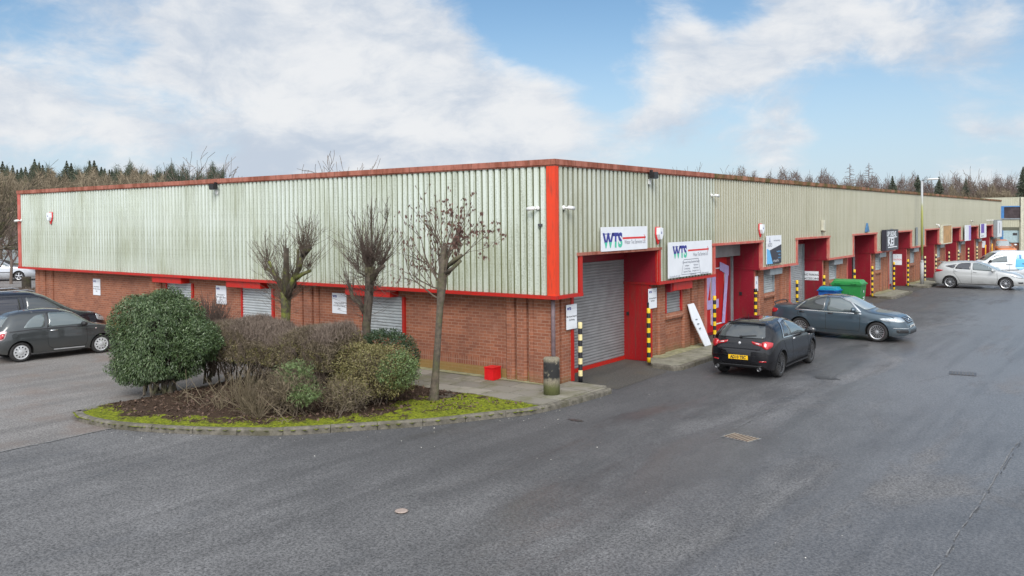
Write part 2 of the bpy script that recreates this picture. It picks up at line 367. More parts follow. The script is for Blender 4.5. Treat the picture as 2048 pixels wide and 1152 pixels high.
# capping along the eaves
def part(F, name, mat, boxes, parent=wh, smooth=False):
    b = FB(F)
    for q in boxes: b.bx(*q)
    return b.build(name, mat, parent, smooth)
part('L', 'fascia', M['fasciaL'], [(-LX-.06, .055, -.10, .055, H-.135, H), (-LX-.06, .03, -.06, .03, H-.165, H-.135)])
part('R', 'fascia', M['fasciaL'], [(.10, 9.3, -.10, .055, H-.135, H), (.06, 9.3, -.06, .03, H-.165, H-.135)])
part('R', 'fascia', M['fasciaR'], [(9.302, LY+.06, -.10, .055, H-.135, H+.0), (9.302, LY+.05, -.06, .03, H-.165, H-.135)])
part('L', 'corner_strip', M['orange'], [(-.215, .032, -.02, .024, H1+.04, H-.165)])
part('R', 'corner_strip', M['orange'], [(-.018, .14, -.02, .029, H1+.04, H-.165)])
part('L', 'corner_strip', M['trim'], [(-LX-.03, -LX+.20, -.1, .03, H1+.04, H-.165)])
# drip trims under the cladding
part('L', 'trim', M['red'], [(-LX-.03, .06, -.05, .062, H1-.03, H1+.055)])
cur = 0.064; segs = []
for a, b in OPEN: segs.append((cur, a)); cur = b
segs.append((cur, LY))
for i, (a, b) in enumerate(segs):
    part('R', 'trim', M['red'] if i < 2 else M['trim'], [(a, b, -.05, .058, H1-.03, H1+.055)])
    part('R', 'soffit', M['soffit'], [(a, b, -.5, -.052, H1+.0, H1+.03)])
part('L', 'soffit', M['soffit'], [(-LX, -.2, -.5, -.052, H1+.0, H1+.03)])
# end wall, back, roof
bk = MB()
bk.box(-LX-.02, -LX+.10, .12, 30, H1-.05, H-.14); bk.build('gable_wall', M['cladR'], wh); bk = MB(); bk.box(-LX+.5, -LX+.7, .45, 30, 0, H1-.05); bk.build('brick_wall', M['brick'], wh); bk = MB()
bk.box(-LX+.1, -.02, LY-.1, LY, H1, H-.14)
bk.build('gable_wall', M['cladR'], wh); bk = MB(); bk.box(-LX, -.9, LY-.5, LY-.2, 0, H1-.05); bk.build('brick_wall', M['brick'], wh)
rf = MB(); xr = -LX/2
rf.face((-LX, .10, H-.15), (-.1, .10, H-.15), (-.1, LY, H-.15), (-LX, LY, H-.15))
rf.build('roof', M['roofm'], wh)
# ---- brickwork
def brickwall(F, u0, u1, dback=-.55, d=-.36, wins=(), greenbase=False, parent=wh):
    """flat panel with soldier band, split round the windows"""
    cuts = sorted([u0, u1]+[x for w_ in wins for x in w_[:2]])
    top = H1+.0
    b = FB(F)
    for a, c in zip(cuts, cuts[1:]):
        win = next((w_ for w_ in wins if abs(w_[0]-a) < 1e-6), None)
        if win:
            b.bx(a, c, dback, d, .58, win[2]); b.bx(a, c, dback, d, win[3], top)
        else: b.bx(a, c, dback, d, .58, top)
    o = b.build('brick_wall', M['brick'], parent)
    part(F, 'soldier_course', M['soldier'], [(u0, u1, dback, d+.002, .36, .58)], parent)
    part(F, 'brick_plinth', M['greenbrick'] if greenbase else M['brick'], [(u0, u1, dback, d+.004, -.05, .36)], parent)
def pier(F, u0, u1, d=-.26, back=-.44, parent=wh):
    """projecting brick pier with chamfered corners"""
    b = MB(); f = fmap(F); c = .05
    sec = [(u0, back), (u0, d-c), (u0+c, d), (u1-c, d), (u1, d-c), (u1, back)]
    cum = 0; L = len(sec)
    for i in range(L-1):
        (ua, da), (ub, db) = sec[i], sec[i+1]
        b.face(f(ua, da, -.05), f(ub, db, -.05), f(ub, db, H1), f(ua, da, H1))
    o = b.build('pier', M['brick'], parent); return o
def slats(F, u0, u1, d, z0, z1, mat, name, parent, pitch=.082, depth=.024):
    b = MB(); f = fmap(F); n = max(1, round((z1-z0)/pitch)); p = (z1-z0)/n; L = []
    for k in range(n):
        for t, q in ((0, -.35), (.07, .6), (.35, 1), (.80, .9), (.90, .5), (.93, -.35)): L.append((z0+(k+t)*p, d+q*depth))
    L.append((z1, d))
    for (za, da), (zb_, db) in zip(L, L[1:]): b.face(f(u0, da, za), f(u1, da, za), f(u1, db, zb_), f(u0, db, zb_))
    return b.build(name, mat, parent)
def window(F, u0, u1, z0, z1, frame, box, boxmat, d=-.36, sill=True, bottom=True, slat=None):
    sh = slats(F, u0+.05, u1-.05, d+.0, z0+.03, z1, slat or M['galv'], 'window_shutter', wh, .085, .026)
    part(F, 'shutter_guide', frame, [(u0, u0+.055, d-.05, d+.07, z0, z1)], sh)
    part(F, 'shutter_guide', frame, [(u1-.055, u1+.04, d-.05, d+.07, z0, z1)], sh)
    part(F, 'bottom_rail', M['galvbox'] if slat is None else slat, [(u0+.057, u1-.057, d+.004, d+.035, z0+.0, z0+.05)], sh)
    part(F, 'shutter_box', boxmat, [(box[0], box[1], d-.02, d+box[2], box[3], box[4])], sh)
    if sill:
        b = MB(); f = fmap(F); s0, s1 = u0-.04, u1+.04
        sec = [(d-.1, z0-.0), (d+.05, z0-.015), (d+.11, z0-.12), (d+.10, z0-.19), (d-.1, z0-.19)]
        for (da, za), (db, zb_) in zip(sec, sec[1:]+sec[:1]): b.face(f(s0, da, za), f(s1, da, za), f(s1, db, zb_), f(s0, db, zb_))
        for s_ in (s0, s1): b.face(*[f(s_, da, za) for da, za in sec])
        b.build('sill', M['soldier'], wh)
    return sh
# left facade: windows (u0,u1,z0,z1)
WL = [(-17.2, -15.55, .98, 2.04), (-12.75, -11.10, .98, 2.04), (-6.98, -5.32, .98, 2.04)]
brickwall('L', -27.2, -.36, wins=WL, greenbase=True)
for (a, b, z0, z1) in WL:
    w_ = window('L', a, b, z0, z1, M['red'], (a-.42, b-.25, .34, 2.04, 2.24), M['red'], sill=False)
    part('L', 'window_sill', M['galvbox'], [(a-.02, b+.02, -.40, -.28, z0-.045, z0-.003)], wh)
for u0, u1 in [(-27.22, -26.85), (-26.80, -26.40), (-26.0, -25.72), (-18.3, -17.95), (-17.9, -17.52), (-9.98, -9.66), (-9.58, -9.2), (-9.1, -8.9), (-1.72, -1.46), (-1.40, -1.08), (-1.02, -.84)]:
    pier('L', u0, u1)
part('L', 'brick_wall', M['brick'], [(-.82, -.26, -.5, -.26, -.05, H1)])
part('R', 'brick_wall', M['brick'], [(.502, .58, -.5, -.262, -.05, H1), (.66, A0-.08, -.5, -.262, -.05, H1), (.504, A0-.1, -.55, -.34, -.05, H1-.004)])
part('R', 'pier', M['brick'], [(.262, .50, -.258, -.235, -.05, H1)])
dp = MB(); dp.tube([(-.20, .20, .0), (-.20, .20, 2.1), (-.24, .24, H1)], .052, 12)
M['pipe'] = plain('mauve_grey_pipe', (.17, .12, .13), .5, 0, .2)
dp.build('downpipe', M['pipe'], wh, True)
part('R', 'door_jamb', M['red'], [(A0-.10, A0+.02, -.56, -.235, -.04, H1-.035)])
# right facade bays
RED = M['red']
SH = -1.12
for i, (a, b) in enumerate(OPEN):
    near = i == 0
    pm = M['redshade'] if near else M['maroon']; tm = M['red'] if near else M['trim']
    # trims round the opening in the cladding
    part('R', 'trim', M['trim'] if i else M['fasciaL'], [(a-.20, b+.17, -.05, .068, H2+.0, H2+.075)])
    part('R', 'trim', tm, [(a-.135, a-.0, -.06, .045, H1+.057, H2-.002)])
    part('R', 'trim', tm, [(b+.0, b+.135, -.06, .045, H1+.057, H2-.002)])
    # reveals
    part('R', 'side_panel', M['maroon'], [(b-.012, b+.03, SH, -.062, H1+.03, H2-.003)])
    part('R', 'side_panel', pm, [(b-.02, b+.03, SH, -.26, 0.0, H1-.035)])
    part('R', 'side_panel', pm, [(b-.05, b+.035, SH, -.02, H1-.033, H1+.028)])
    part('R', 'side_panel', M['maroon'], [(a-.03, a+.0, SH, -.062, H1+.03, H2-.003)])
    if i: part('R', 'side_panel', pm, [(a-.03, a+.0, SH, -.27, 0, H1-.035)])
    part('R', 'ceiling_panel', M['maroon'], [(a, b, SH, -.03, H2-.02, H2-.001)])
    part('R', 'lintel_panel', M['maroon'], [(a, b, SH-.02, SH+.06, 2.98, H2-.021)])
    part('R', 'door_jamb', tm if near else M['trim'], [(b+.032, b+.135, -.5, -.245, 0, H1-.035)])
    if i: part('R', 'door_jamb', tm if near else M['trim'], [(a-.14, a-.032, -.5, -.245, 0, H1-.035)])
    # the door or shutter itself
    if i in (1,):
        dr = part('R', 'folding_door', M['maroon'], [(a, a+3.60, SH, SH+.05, .02, 2.80)])
        M['rdoor'] = redmat('red_door_panel', (.50, .012, .015), (.42, .02, .02), .6, .35)
        part('R', 'door_leaf', M['rdoor'], [(a+.15, a+3.50, SH+.052, SH+.085, .12, 2.74)], dr)
        part('R', 'door_leaf', M['maroon'], [(a+3.62, a+4.05, SH-.02, SH+.03, .02, 2.72)], dr)
        fr = FB('R'); d0, d1 = SH+.088, SH+.10
        x0, x1, z0_, z1_ = a+2.05, a+3.30, .35, 2.35
        fr.bx(x0, x1, d0, d1, z0_, z0_+.04); fr.bx(x0, x1, d0, d1, z1_, z1_+.04); fr.bx(x0, x0+.04, d0, d1, z0_, z1_); fr.bx(x1-.04, x1, d0, d1, z0_, z1_)
        fr.build('glazing_bead', M['whitep'], dr)
        part('R', 'roller_box', M['galvd'], [(a, b-.02, SH+.0, SH+.35, 2.78, 3.22)], dr)
        # big lilac numeral 47
        M['lilac'] = plain('lilac_vinyl', (.42, .34, .58), .5, 0, .1)
        f = fmap('R')
        def shape(pl, nm='numeral'):
            g = MB(); shape.k += 1; dd = SH+.106+.002*shape.k
            g.face(*[f(a+u, dd, zz_) for u, zz_ in pl]); g.build(nm, M['lilac'], dr, uv=False)
        shape.k = 0; ox = 2.35
        shape([(ox-.95, 1.15), (ox-.62, 1.15), (ox-.12, 2.72), (ox-.58, 2.72)]); shape([(ox-.95, .95), (ox+.36, .95), (ox+.36, 1.27), (ox-.9, 1.27)])
        shape([(ox-.25, .35), (ox+.10, .35), (ox+.10, 2.72), (ox-.25, 2.72)])
        shape([(ox+.45, 2.30), (ox+1.28, 2.05), (ox+1.28, 2.40), (ox+.45, 2.60)]); shape([(ox+.62, .35), (ox+.90, .35), (ox+1.28, 2.38), (ox+.98, 2.38)])
        part('R', 'door_post', M['galvbox'], [(b-.16, b-.06, SH+.02, SH+.10, .02, 2.95)], dr)
    elif i in (3,):
        sh = slats('R', a, b, SH, 2.2, 3.0, M['galvd'], 'roller_shutter', wh)
        part('R', 'shutter_door', M['maroon'], [(a, b-.3, SH-.06, SH+.02, .02, 2.2)])
        part('R', 'door_post', M['galvbox'], [(b-.14, b-.05, SH+.02, SH+.10, .02, 2.98)], sh)
    else:
        sh = slats('R', a-.02, b, SH, .10, 2.98, M['galvd'] if near else M['galv'], 'roller_shutter', wh)
        part('R', 'bottom_rail', M['red'] if near else M['maroon'], [(a, b-.02, SH-.01, SH+.05, .0, .10)], sh)
        if not near: part('R', 'shutter_guide', M['galvbox'], [(b-.10, b-.022, SH+.02, SH+.09, 0, 2.98)], sh)
    # brick bay after the opening
    e = OPEN[i+1][0] if i < 8 else LY
    s = b
    W0, W1 = s+1.12, s+2.22
    brickwall('R', s+.137, e-.14 if i < 8 else e, d=-.36, wins=[(W0, W1, 1.30, 2.02)])
    window('R', W0, W1, 1.30, 2.02, tm if near else M['galvbox'], (W0+.05, W1+.28, .30, 1.99, 2.22), M['red'] if near else M['galvbox'], slat=M['galvd'] if near else M['galv'])
    if near:
        part('R', 'shutter_box', M['maroon'], [(W0-.08, W0+.05, -.38, -.09, 1.96, 2.24)], wh)
    for u0, u1 in [(.60, 1.06), (2.28, 2.80), (2.98, 3.36), (3.46, 3.88)]:
        pier('R', s+u0, s+u1)
# seams on the first side panel and small fittings
for k in range(3): part('R', 'panel_seam', M['soffit'], [(OPEN[0][1]-.0225, OPEN[0][1]-.0205, -.95+.22*k, -.942+.22*k, .05, H1-.04)])
part('R', 'keypad', M['black'], [(OPEN[0][1]-.05, OPEN[0][1]-.022, -1.0, -.93, 1.32, 1.42)])
part('R', 'keypad', M['black'], [(OPEN[1][1]-.05, OPEN[1][1]-.022, -.80, -.70, 1.30, 1.42)])
# ================================================================== GROUND
def asphalt(name, c, light, wet, wetx=None, brown=None, grit=1.0):
    m, nt, b = newmat(name); g = nd(nt, 'ShaderNodeNewGeometry').outputs['Position']
    fine = noise(nt, g, 70, 3, .75); mid = noise(nt, g, 27, 4, .75)
    str_ = noise(nt, vmul(nt, g, (1.0, .35, 1)), 1.6, 6, .62, .4); big = noise(nt, g, .32, 5, .6, .3)
    c0 = mix(nt, ss(nt, big, .32, .68), c, light)
    c0 = mix(nt, mth(nt, 'MULTIPLY', ss(nt, str_, .42, .68), .35), c0, tuple(x*1.35 for x in light))
    if wetx: c0 = mix(nt, mth(nt, 'MULTIPLY', mth(nt, 'MULTIPLY', ss(nt, mth(nt, 'ADD', nd(nt, 'ShaderNodeSeparateXYZ', {0: g}).outputs[0], mth(nt, 'MULTIPLY', str_, 5.0)), 5.5, 9.5), ss(nt, mth(nt, 'ADD', nd(nt, 'ShaderNodeSeparateXYZ', {0: g}).outputs[1], mth(nt, 'MULTIPLY', big, 8.0)), 0.0, 12.0)), .75), c0, (.165, .165, .172))  # paler worn lane on the right, wet sky sheen put into its colour
    c0 = mix(nt, mth(nt, 'MULTIPLY', ss(nt, noise(nt, vmul(nt, g, (1.5, .10, 1)), 1.0, 4, .6, .3), .50, .66), .38), c0, tuple(x*.62 for x in c))
    gr = mth(nt, 'ADD', mth(nt, 'MULTIPLY', fine, .4), mth(nt, 'MULTIPLY', mid, .6))
    c0 = mix(nt, ss(nt, gr, .36, .66), tuple(x*.45 for x in c), c0) if False else mix(nt, 1.0, c0, nd(nt, 'ShaderNodeCombineXYZ', {k: mth(nt, 'ADD', .30, mth(nt, 'MULTIPLY', ss(nt, gr, .36, .64), 1.38)) for k in range(3)}).outputs[0], 'MULTIPLY')
    if brown: c0 = mix(nt, mth(nt, 'MULTIPLY', ss(nt, noise(nt, g, .8, 5, .6), .45, .7), .5), c0, brown)
    s = nd(nt, 'ShaderNodeSeparateXYZ', {0: g})
    wn = noise(nt, vmul(nt, g, (.55, .18, 1)), 1.0, 6, .62, .6)
    wv = mth(nt, 'ADD', wn, 0.0)
    if wetx:
        side = ss(nt, s.outputs[0], wetx[0], wetx[1])
        far = ss(nt, s.outputs[1], wetx[2], wetx[3])
        wv = mth(nt, 'ADD', wn, mth(nt, 'ADD', mth(nt, 'MULTIPLY', side, .20), mth(nt, 'MULTIPLY', far, .10)))
        dk_ = nd(nt, 'ShaderNodeVectorMath', {0: g, 1: (1.0, -3.4, 0)}, operation='DISTANCE').outputs['Value']; dk_ = ss(nt, mth(nt, 'ADD', dk_, mth(nt, 'MULTIPLY', str_, 3.0)), 8.5, 3.5); dk2 = mth(nt, 'MULTIPLY', ss(nt, mth(nt, 'ADD', s.outputs[0], mth(nt, 'MULTIPLY', str_, 3.0)), 7.2, 4.8), ss(nt, mth(nt, 'ADD', s.outputs[1], mth(nt, 'MULTIPLY', big, 4.0)), -3.5, .5)); dk_ = mth(nt, 'MAXIMUM', dk_, dk2); c0 = mix(nt, mth(nt, 'MULTIPLY', dk_, .55), c0, (.040, .040, .043))
    wm = ss(nt, wv, .52, .74)
    c0 = mix(nt, mth(nt, 'MULTIPLY', wm, .25), c0, tuple(x*.55 for x in c))
    r = mth(nt, 'SUBTRACT', .74, mth(nt, 'MULTIPLY', wm, wet))
    setb(nt, b, col=c0, rough=r, spec=.55, nor=bump(nt, gr, .22, .010)); return m
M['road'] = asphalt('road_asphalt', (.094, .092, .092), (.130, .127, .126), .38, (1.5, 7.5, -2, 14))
M['park'] = asphalt('car_park_asphalt', (.150, .140, .132), (.19, .178, .168), .12, brown=(.16, .115, .09))
M['apron'] = asphalt('bay_apron', (.060, .057, .050), (.078, .073, .064), .15, brown=(.09, .075, .05))
M['grassf'] = plain('winter_grass', (.13, .15, .06), .95, 0, .35, .3, dirt=(.16, .13, .07), dscale=.08, damt=.6)
def sheet(name, pts, z, mat, kind='structure', th=0):
    b = MB(); b.face(*[(x, y, z) for x, y in pts]); o = b.build(name, mat, None, uv=False); o['kind'] = kind; return o
g = MB(); N = 24; S = 1200.0
for i in range(N):
    for j in range(N):
        x0, x1 = -S+2*S*i/N, -S+2*S*(i+1)/N; y0, y1 = -S+2*S*j/N, -S+2*S*(j+1)/N
        g.face((x0, y0, -.02), (x1, y0, -.02), (x1, y1, -.02), (x0, y1, -.02))
go = g.build('ground', M['grassf'], None, uv=False); go['kind'] = 'structure'
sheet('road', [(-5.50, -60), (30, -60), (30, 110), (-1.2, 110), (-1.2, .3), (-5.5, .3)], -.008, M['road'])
sheet('car_park', [(-70, -40), (-5.502, -40), (-5.502, .9), (-30, .9), (-30, 34), (-70, 34)], -.004, M['park'])
for i, (a, b) in enumerate(OPEN):
    sheet('bay_apron', [(-1.18, a+.0), (.95 if i else 1.0, a+.05), (.95, b-.95 if i else 3.9), (.55, b-.3), (-1.18, b)], -.002, M['apron'])
M['joint'] = plain('sealed_joint_pale', (.165, .165, .165), .6, 0, .35, 8)
M['joint2'] = plain('sealed_joint_dark', (.055, .055, .058), .5, 0, .3, 8)
def wobble_line(name, x0, y0, x1, y1, wd, z, mat, amp=.03, n=60, gap=.0, seed=1):
    rnd = random.Random(seed); b = MB(); prev = None; dx, dy = x1-x0, y1-y0; L = math.hypot(dx, dy); nx, ny = -dy/L, dx/L; off = 0
    for k in range(n+1):
        t = k/n; off = off*.8+rnd.uniform(-amp, amp)*.5; w_ = wd*rnd.uniform(.4, 1.1)
        p = (x0+dx*t+nx*off, y0+dy*t+ny*off)
        cur = ((p[0]-nx*w_/2, p[1]-ny*w_/2, z), (p[0]+nx*w_/2, p[1]+ny*w_/2, z))
        if prev and rnd.random() > gap: b.face(prev[0], cur[0], cur[1], prev[1])
        prev = cur
    o = b.build(name, mat, None, uv=False); o['kind'] = 'structure'; return o
wobble_line('road_joint', -5.5, -8.0, -5.42, -22, .045, .002, M['joint'], .03, 110, .1, 3)
wobble_line('road_joint', 9.42, -9, 9.9, 30, .022, .002, M['joint'], .02, 260, .25, 5)
wobble_line('road_joint', 9.455, -9, 9.935, 30, .016, .003, M['joint2'], .008, 260, .65, 6)
wobble_line('road_joint', 4.9, -2.4, 4.4, 36, .025, .002, M['joint'], .02, 240, .35, 7)
for k, yy in enumerate((19.6, 22.1, 24.6, 27.1, 29.6, 32.2, 35.0)):    # worn bay lines
    wobble_line('bay_line', 3.2, yy, 7.6, yy, .06, .004, M['joint'], .01, 60, .5, 20+k)
def stain(x, y, rx, ry, seed):
    r_ = random.Random(seed); b = MB(); n = 22; P_ = [(x+rx*math.cos(6.283*k/n)*r_.uniform(.6, 1.1), y+ry*math.sin(6.283*k/n)*r_.uniform(.6, 1.1), .001) for k in range(n)]
    b.face(*P_); o = b.build('oil_stain', M['stain'], None, uv=False); o['kind'] = 'structure'
M['stain'] = plain('oily_damp_asphalt', (.045, .044, .046), .35, 0, .3, 6)
for k, q in enumerate([(4.75, 5.55, .34, .20), (1.9, -2.1, .22, .10)]): stain(*q, k)
# ---- kerbed planting bed
OUT = [(-7.25, -7.95), (-6.6, -8.12), (-5.6, -8.06), (-4.6, -7.75), (-3.59, -7.29), (-2.21, -6.44), (-1.31, -5.42), (-.36, -4.25), (.46, -2.81), (.85, -2.08), (1.06, -.81)]
def smooth_poly(P, n=6):
    o = []
    for i in range(len(P)-1):
        p0 = P[max(i-1, 0)]; p1 = P[i]; p2 = P[i+1]; p3 = P[min(i+2, len(P)-1)]
        for k in range(n):
            t = k/n; o.append(tuple(.5*((2*p1[j])+(-p0[j]+p2[j])*t+(2*p0[j]-5*p1[j]+4*p2[j]-p3[j])*t*t+(-p0[j]+3*p1[j]-3*p2[j]+p3[j])*t**3) for j in (0, 1)))
    o.append(P[-1]); return o
FRONT = smooth_poly(OUT)
M['kerb'] = plain('kerb_stone', (.135, .122, .098), .9, 0, .35, 7, dirt=(.07, .064, .034), dscale=2.2, damt=.8, bmp=.5)
M['kjoint'] = plain('kerb_joint', (.03, .028, .022), .95)
def kerb(name, line, wd=.13, z=.125, stone=.92, side=1):
    """row of kerb stones with a rounded front arris, following the line (outer edge)"""
    L = [0]
    for a, b in zip(line, line[1:]): L.append(L[-1]+math.dist(a, b))
    def at(s):
        s = min(max(s, 0), L[-1]-1e-6)
        i = next(k for k in range(len(L)-1) if L[k+1] > s); t = (s-L[i])/(L[i+1]-L[i])
        a, b = line[i], line[i+1]; dx, dy = b[0]-a[0], b[1]-a[1]; q = math.hypot(dx, dy)
        return (a[0]+dx*t, a[1]+dy*t), (-dy/q*side, dx/q*side)
    mb = MB(); s = 0; rnd = random.Random(4)
    while s < L[-1]-.05:
        e = min(s+stone, L[-1]); ks = 5; lift = rnd.uniform(-.006, .008)
        sec = [(0, -.02), (.0, z-.035), (.012, z-.01), (.035, z), (wd, z), (wd, -.02)]
        i0 = len(mb.v)
        for k in range(ks+1):
            (x, y), (nx, ny) = at(s+.006+(e-s-.012)*k/ks)
            for d, h in sec: mb.v.append((x+nx*d, y+ny*d, h+(lift if h > 0 else 0)))
        n = len(sec)
        for k in range(ks):
            for q in range(n-1):
                A = i0+k*n+q; mb.f.append((A, A+n, A+n+1, A+1)); mb.m.append(0)
        mb.f.append(tuple(i0+q for q in range(n))); mb.m.append(0)
        mb.f.append(tuple(i0+ks*n+n-1-q for q in range(n))); mb.m.append(0)
        s = e
    o = mb.build(name, M['kerb'], None, uv=False); o['kind'] = 'structure'; return o
kerb('kerb', FRONT+[(1.12, .2), (1.13, .72)], side=1)
kerb('kerb', [(-7.25, -7.93), (-7.27, -6.4), (-7.45, -4.4), (-7.6, -1.7)], side=-1)
for i, (a, b) in enumerate(OPEN):
    e = OPEN[i+1][0] if i < 8 else LY
    kerb('kerb', [(.30, b-.92), (1.0, b-1.06), (1.16, b-.7), (1.15, e-.9), (.30, e-.05)], side=1, wd=.12)
# soil, moss and litter inside the kerb
def inpoly(x, y, P):
    c = False; j = len(P)-1
    for i in range(len(P)):
        if (P[i][1] > y) != (P[j][1] > y) and x < (P[j][0]-P[i][0])*(y-P[i][1])/(P[j][1]-P[i][1])+P[i][0]: c = not c
        j = i
    return c
BED = [(x, y) for x, y in FRONT if y < -1.72]+[(.86, -1.75), (-7.55, -1.72), (-7.42, -4.4), (-7.26, -6.4)]
BED = [q for q in BED]
def edge_d(x, y):
    return min(math.dist((x, y), p) for p in FRONT)
m, nt, b = newmat('soil_and_moss'); g = nd(nt, 'ShaderNodeNewGeometry').outputs['Position']
at_ = nd(nt, 'ShaderNodeAttribute', attribute_name='moss').outputs['Fac']
nz = noise(nt, g, 2.6, 7, .68); nf = noise(nt, g, 60, 4, .7); nm = noise(nt, g, 14, 5, .7)
soil = mix(nt, ss(nt, nf, .3, .7), (.018, .012, .008), (.085, .052, .034))
soil = mix(nt, ss(nt, nm, .55, .7), soil, (.13, .075, .045))
moss = mix(nt, ss(nt, nm, .35, .65), (.085, .10, .012), (.27, .29, .018)); moss = mix(nt, mth(nt, 'MULTIPLY', nf, .45), moss, (.10, .14, .012))
msk = ss(nt, mth(nt, 'ADD', at_, mth(nt, 'MULTIPLY', mth(nt, 'SUBTRACT', nz, .5), 2.2)), .46, .64)
setb(nt, b, col=mix(nt, msk, soil, moss), rough=.95, spec=.2, nor=bump(nt, mth(nt, 'ADD', nf, mth(nt, 'MULTIPLY', nm, 1.5)), .8, .03))
M['soil'] = m
nx_, ny_ = 150, 120; me = bpy.data.meshes.new('planting_bed'); V = []; idx = {}; F_ = []; mo = []
for j in range(ny_+1):
    for i in range(nx_+1):
        x = -7.6+8.7*i/nx_; y = -8.15+6.5*j/ny_
        if inpoly(x, y, BED) or edge_d(x, y) < .085:
            d = edge_d(x, y); idx[i, j] = len(V)
            h = .085+.05*min(1, d/.8)+.02*math.sin(x*3.1+y)*math.sin(y*2.3)*min(1, d)+random.Random(i*999+j).uniform(-.008, .008)
            V.append((x, y, min(h, .112) if d < .14 else h)); 
            mv = max(.20, 1.0-d/1.35); 
            if x > -1.4: mv = max(mv, .74)
            mv = max(mv, .62*math.exp(-((x+1.6)**2+(y+3.2)**2)/1.2)); mo.append(mv)
for (i, j), k in idx.items():
    q = [idx.get(t) for t in ((i, j), (i+1, j), (i+1, j+1), (i, j+1))]
    if None not in q: F_.append(q)
me.from_pydata(V, [], F_); me.update(); at2 = me.attributes.new('moss', 'FLOAT', 'POINT'); at2.data.foreach_set('value', mo)
pb = link('planting_bed', me, None, M['soil'], True); pb['kind'] = 'structure'
# ---- pavement of slabs
def slabmat(name):
    m, nt, b = newmat(name); g = nd(nt, 'ShaderNodeNewGeometry').outputs['Position']
    r = nd(nt, 'ShaderNodeNewGeometry').outputs['Random Per Island']
    n = noise(nt, g, 1.3, 6, .65); f = noise(nt, g, 40, 4, .7)
    c = mix(nt, r, (.20, .185, .155), (.30, .275, .23))
    c = mix(nt, mth(nt, 'MULTIPLY', ss(nt, n, .42, .68), .75), c, (.125, .125, .055))
    c = mix(nt, mth(nt, 'MULTIPLY', f, .35), c, (.08, .07, .055))
    setb(nt, b, col=c, rough=.85, nor=bump(nt, f, .3, .01)); return m
M['slab'] = slabmat('paving_slab')
rnd = random.Random(8)
def slabs(name, x0, x1, y0, y1, sx_, sy_, z, clip=None, base=True):
    mb = MB(); y = y0; row = 0
    while y < y1-.05:
        ye = min(y+sy_, y1); x = x0-(row % 2)*sx_*.5
        while x < x1-.03:
            xs, xe = max(x, x0), min(x+sx_, x1)
            if xe-xs > .04:
                cx_, cy_ = (xs+xe)/2, (y+ye)/2
                if clip is None or clip(cx_, cy_):
                    zz_ = z+rnd.uniform(-.004, .006); g_ = .011
                    mb.box(xs+g_, xe-g_, y+g_, ye-g_, z-.06, zz_)
            x += sx_
        y = ye; row += 1
    o = mb.build(name, M['slab'], None, uv=False); o['kind'] = 'structure'; return o
slabs('pavement', -7.5, .86, -1.70, .34, .92, .61, GP+.015)
slabs('pavement', .862, .99, -.95, .70, .92, .61, GP+.012)
slabs('pavement', -.22, .86, .345, .98, .92, .61, GP+.015)
b = MB(); b.prism([(-7.5, -1.74), (.82, -1.74), (.98, -.8), (1.0, .70), (.2, 1.16), (-.3, 1.16), (-.3, .4), (-7.5, .4)], -.02, GP-.012)
pv = b.build('pavement_bed', M['kjoint'], None, uv=False); pv['kind'] = 'structure'
b = MB(); b.face((-7.55, .12, .125), (-.4, .12, .125), (-.4, .36, .13), (-7.55, .36, .13)); 
M['mortar'] = plain('mossy_mortar_fillet', (.26, .25, .15), .9, 0, .3, 4, dirt=(.16, .17, .05), dscale=3, damt=.7)
q = b.build('pavement_fillet', M['mortar'], None, uv=False); q['kind'] = 'structure'
for i, (a, bb) in enumerate(OPEN):
    e = OPEN[i+1][0] if i < 8 else LY
    b = MB(); b.prism([(-.30, bb+.03), (-.30, bb-.02), (.15, bb-.72), (.32, bb-.90), (1.0, bb-1.03), (1.14, bb-.68), (1.13, e-.92), (.30, e-.1), (-.30, e-.03)], -.02, GP)
    q = b.build('bay_platform', M['conc'], None, uv=False); q['kind'] = 'structure'
    b = MB(); b.face((-.42, bb+.1, GP+.006), (.10, bb+.1, GP+.006), (.10, e-.15, GP+.006), (-.42, e-.15, GP+.006)); q = b.build('platform_edging', M['mortar'], None, uv=False); q['kind'] = 'structure'
# ---- drains, grit and litter
def drain(x, y, w_, l_, rz, label):
    t = empty('drain_cover', (x, y, 0), rz, label, 'drain cover')
    b = MB(); b.box(-w_/2, w_/2, -l_/2, l_/2, -.004, .004); b.build('frame', M['joint'], t, uv=False)
    b = MB(); b.box(-w_/2+.03, w_/2-.03, -l_/2+.03, l_/2-.03, .0, .0065); b.build('recess', M['rust'], t, uv=False)
    b = MB(); n = 8
    for k in range(n):
        xx = -w_/2+.045+(w_-.09)*k/(n-1); b.box(xx-.009, xx+.009, -l_/2+.03, l_/2-.03, .0067, .014)
    b.build('grate', M['castg'], t, uv=False)
M['castw'] = plain('worn_iron_bar', (.13, .125, .12), .5, .2)
M['rust'] = plain('rusty_iron', (.09, .05, .035), .8); M['castg'] = plain('worn_cast_iron', (.34, .30, .23), .6, .2)
M['castd'] = plain('dark_wet_iron', (.075, .075, .08), .4, .3)
drain(5.25, -1.52, .62, .42, R_(-14), 'small rusty drain grate in the road in front of the black car')
t = empty('drain_cover', (7.5, 8.16, 0), R_(8), 'dark wet drain cover in the road to the right of the saloon', 'drain cover')
b = MB(); b.box(-.32, .32, -.25, .25, -.004, .006); b.build('frame', M['castd'], t, uv=False)
b = MB()
for k in range(7): b.box(-.26+.08*k, -.22+.08*k, -.2, .2, .0065, .013)
b.build('grate', M['castw'], t, uv=False)
b = MB(); b.lathe([(.035, 0), (.085, .004), (.10, .012), (.075, .016), (.04, .008)], 20); 
M['cardb'] = plain('pinkish_card', (.32, .255, .22), .8)
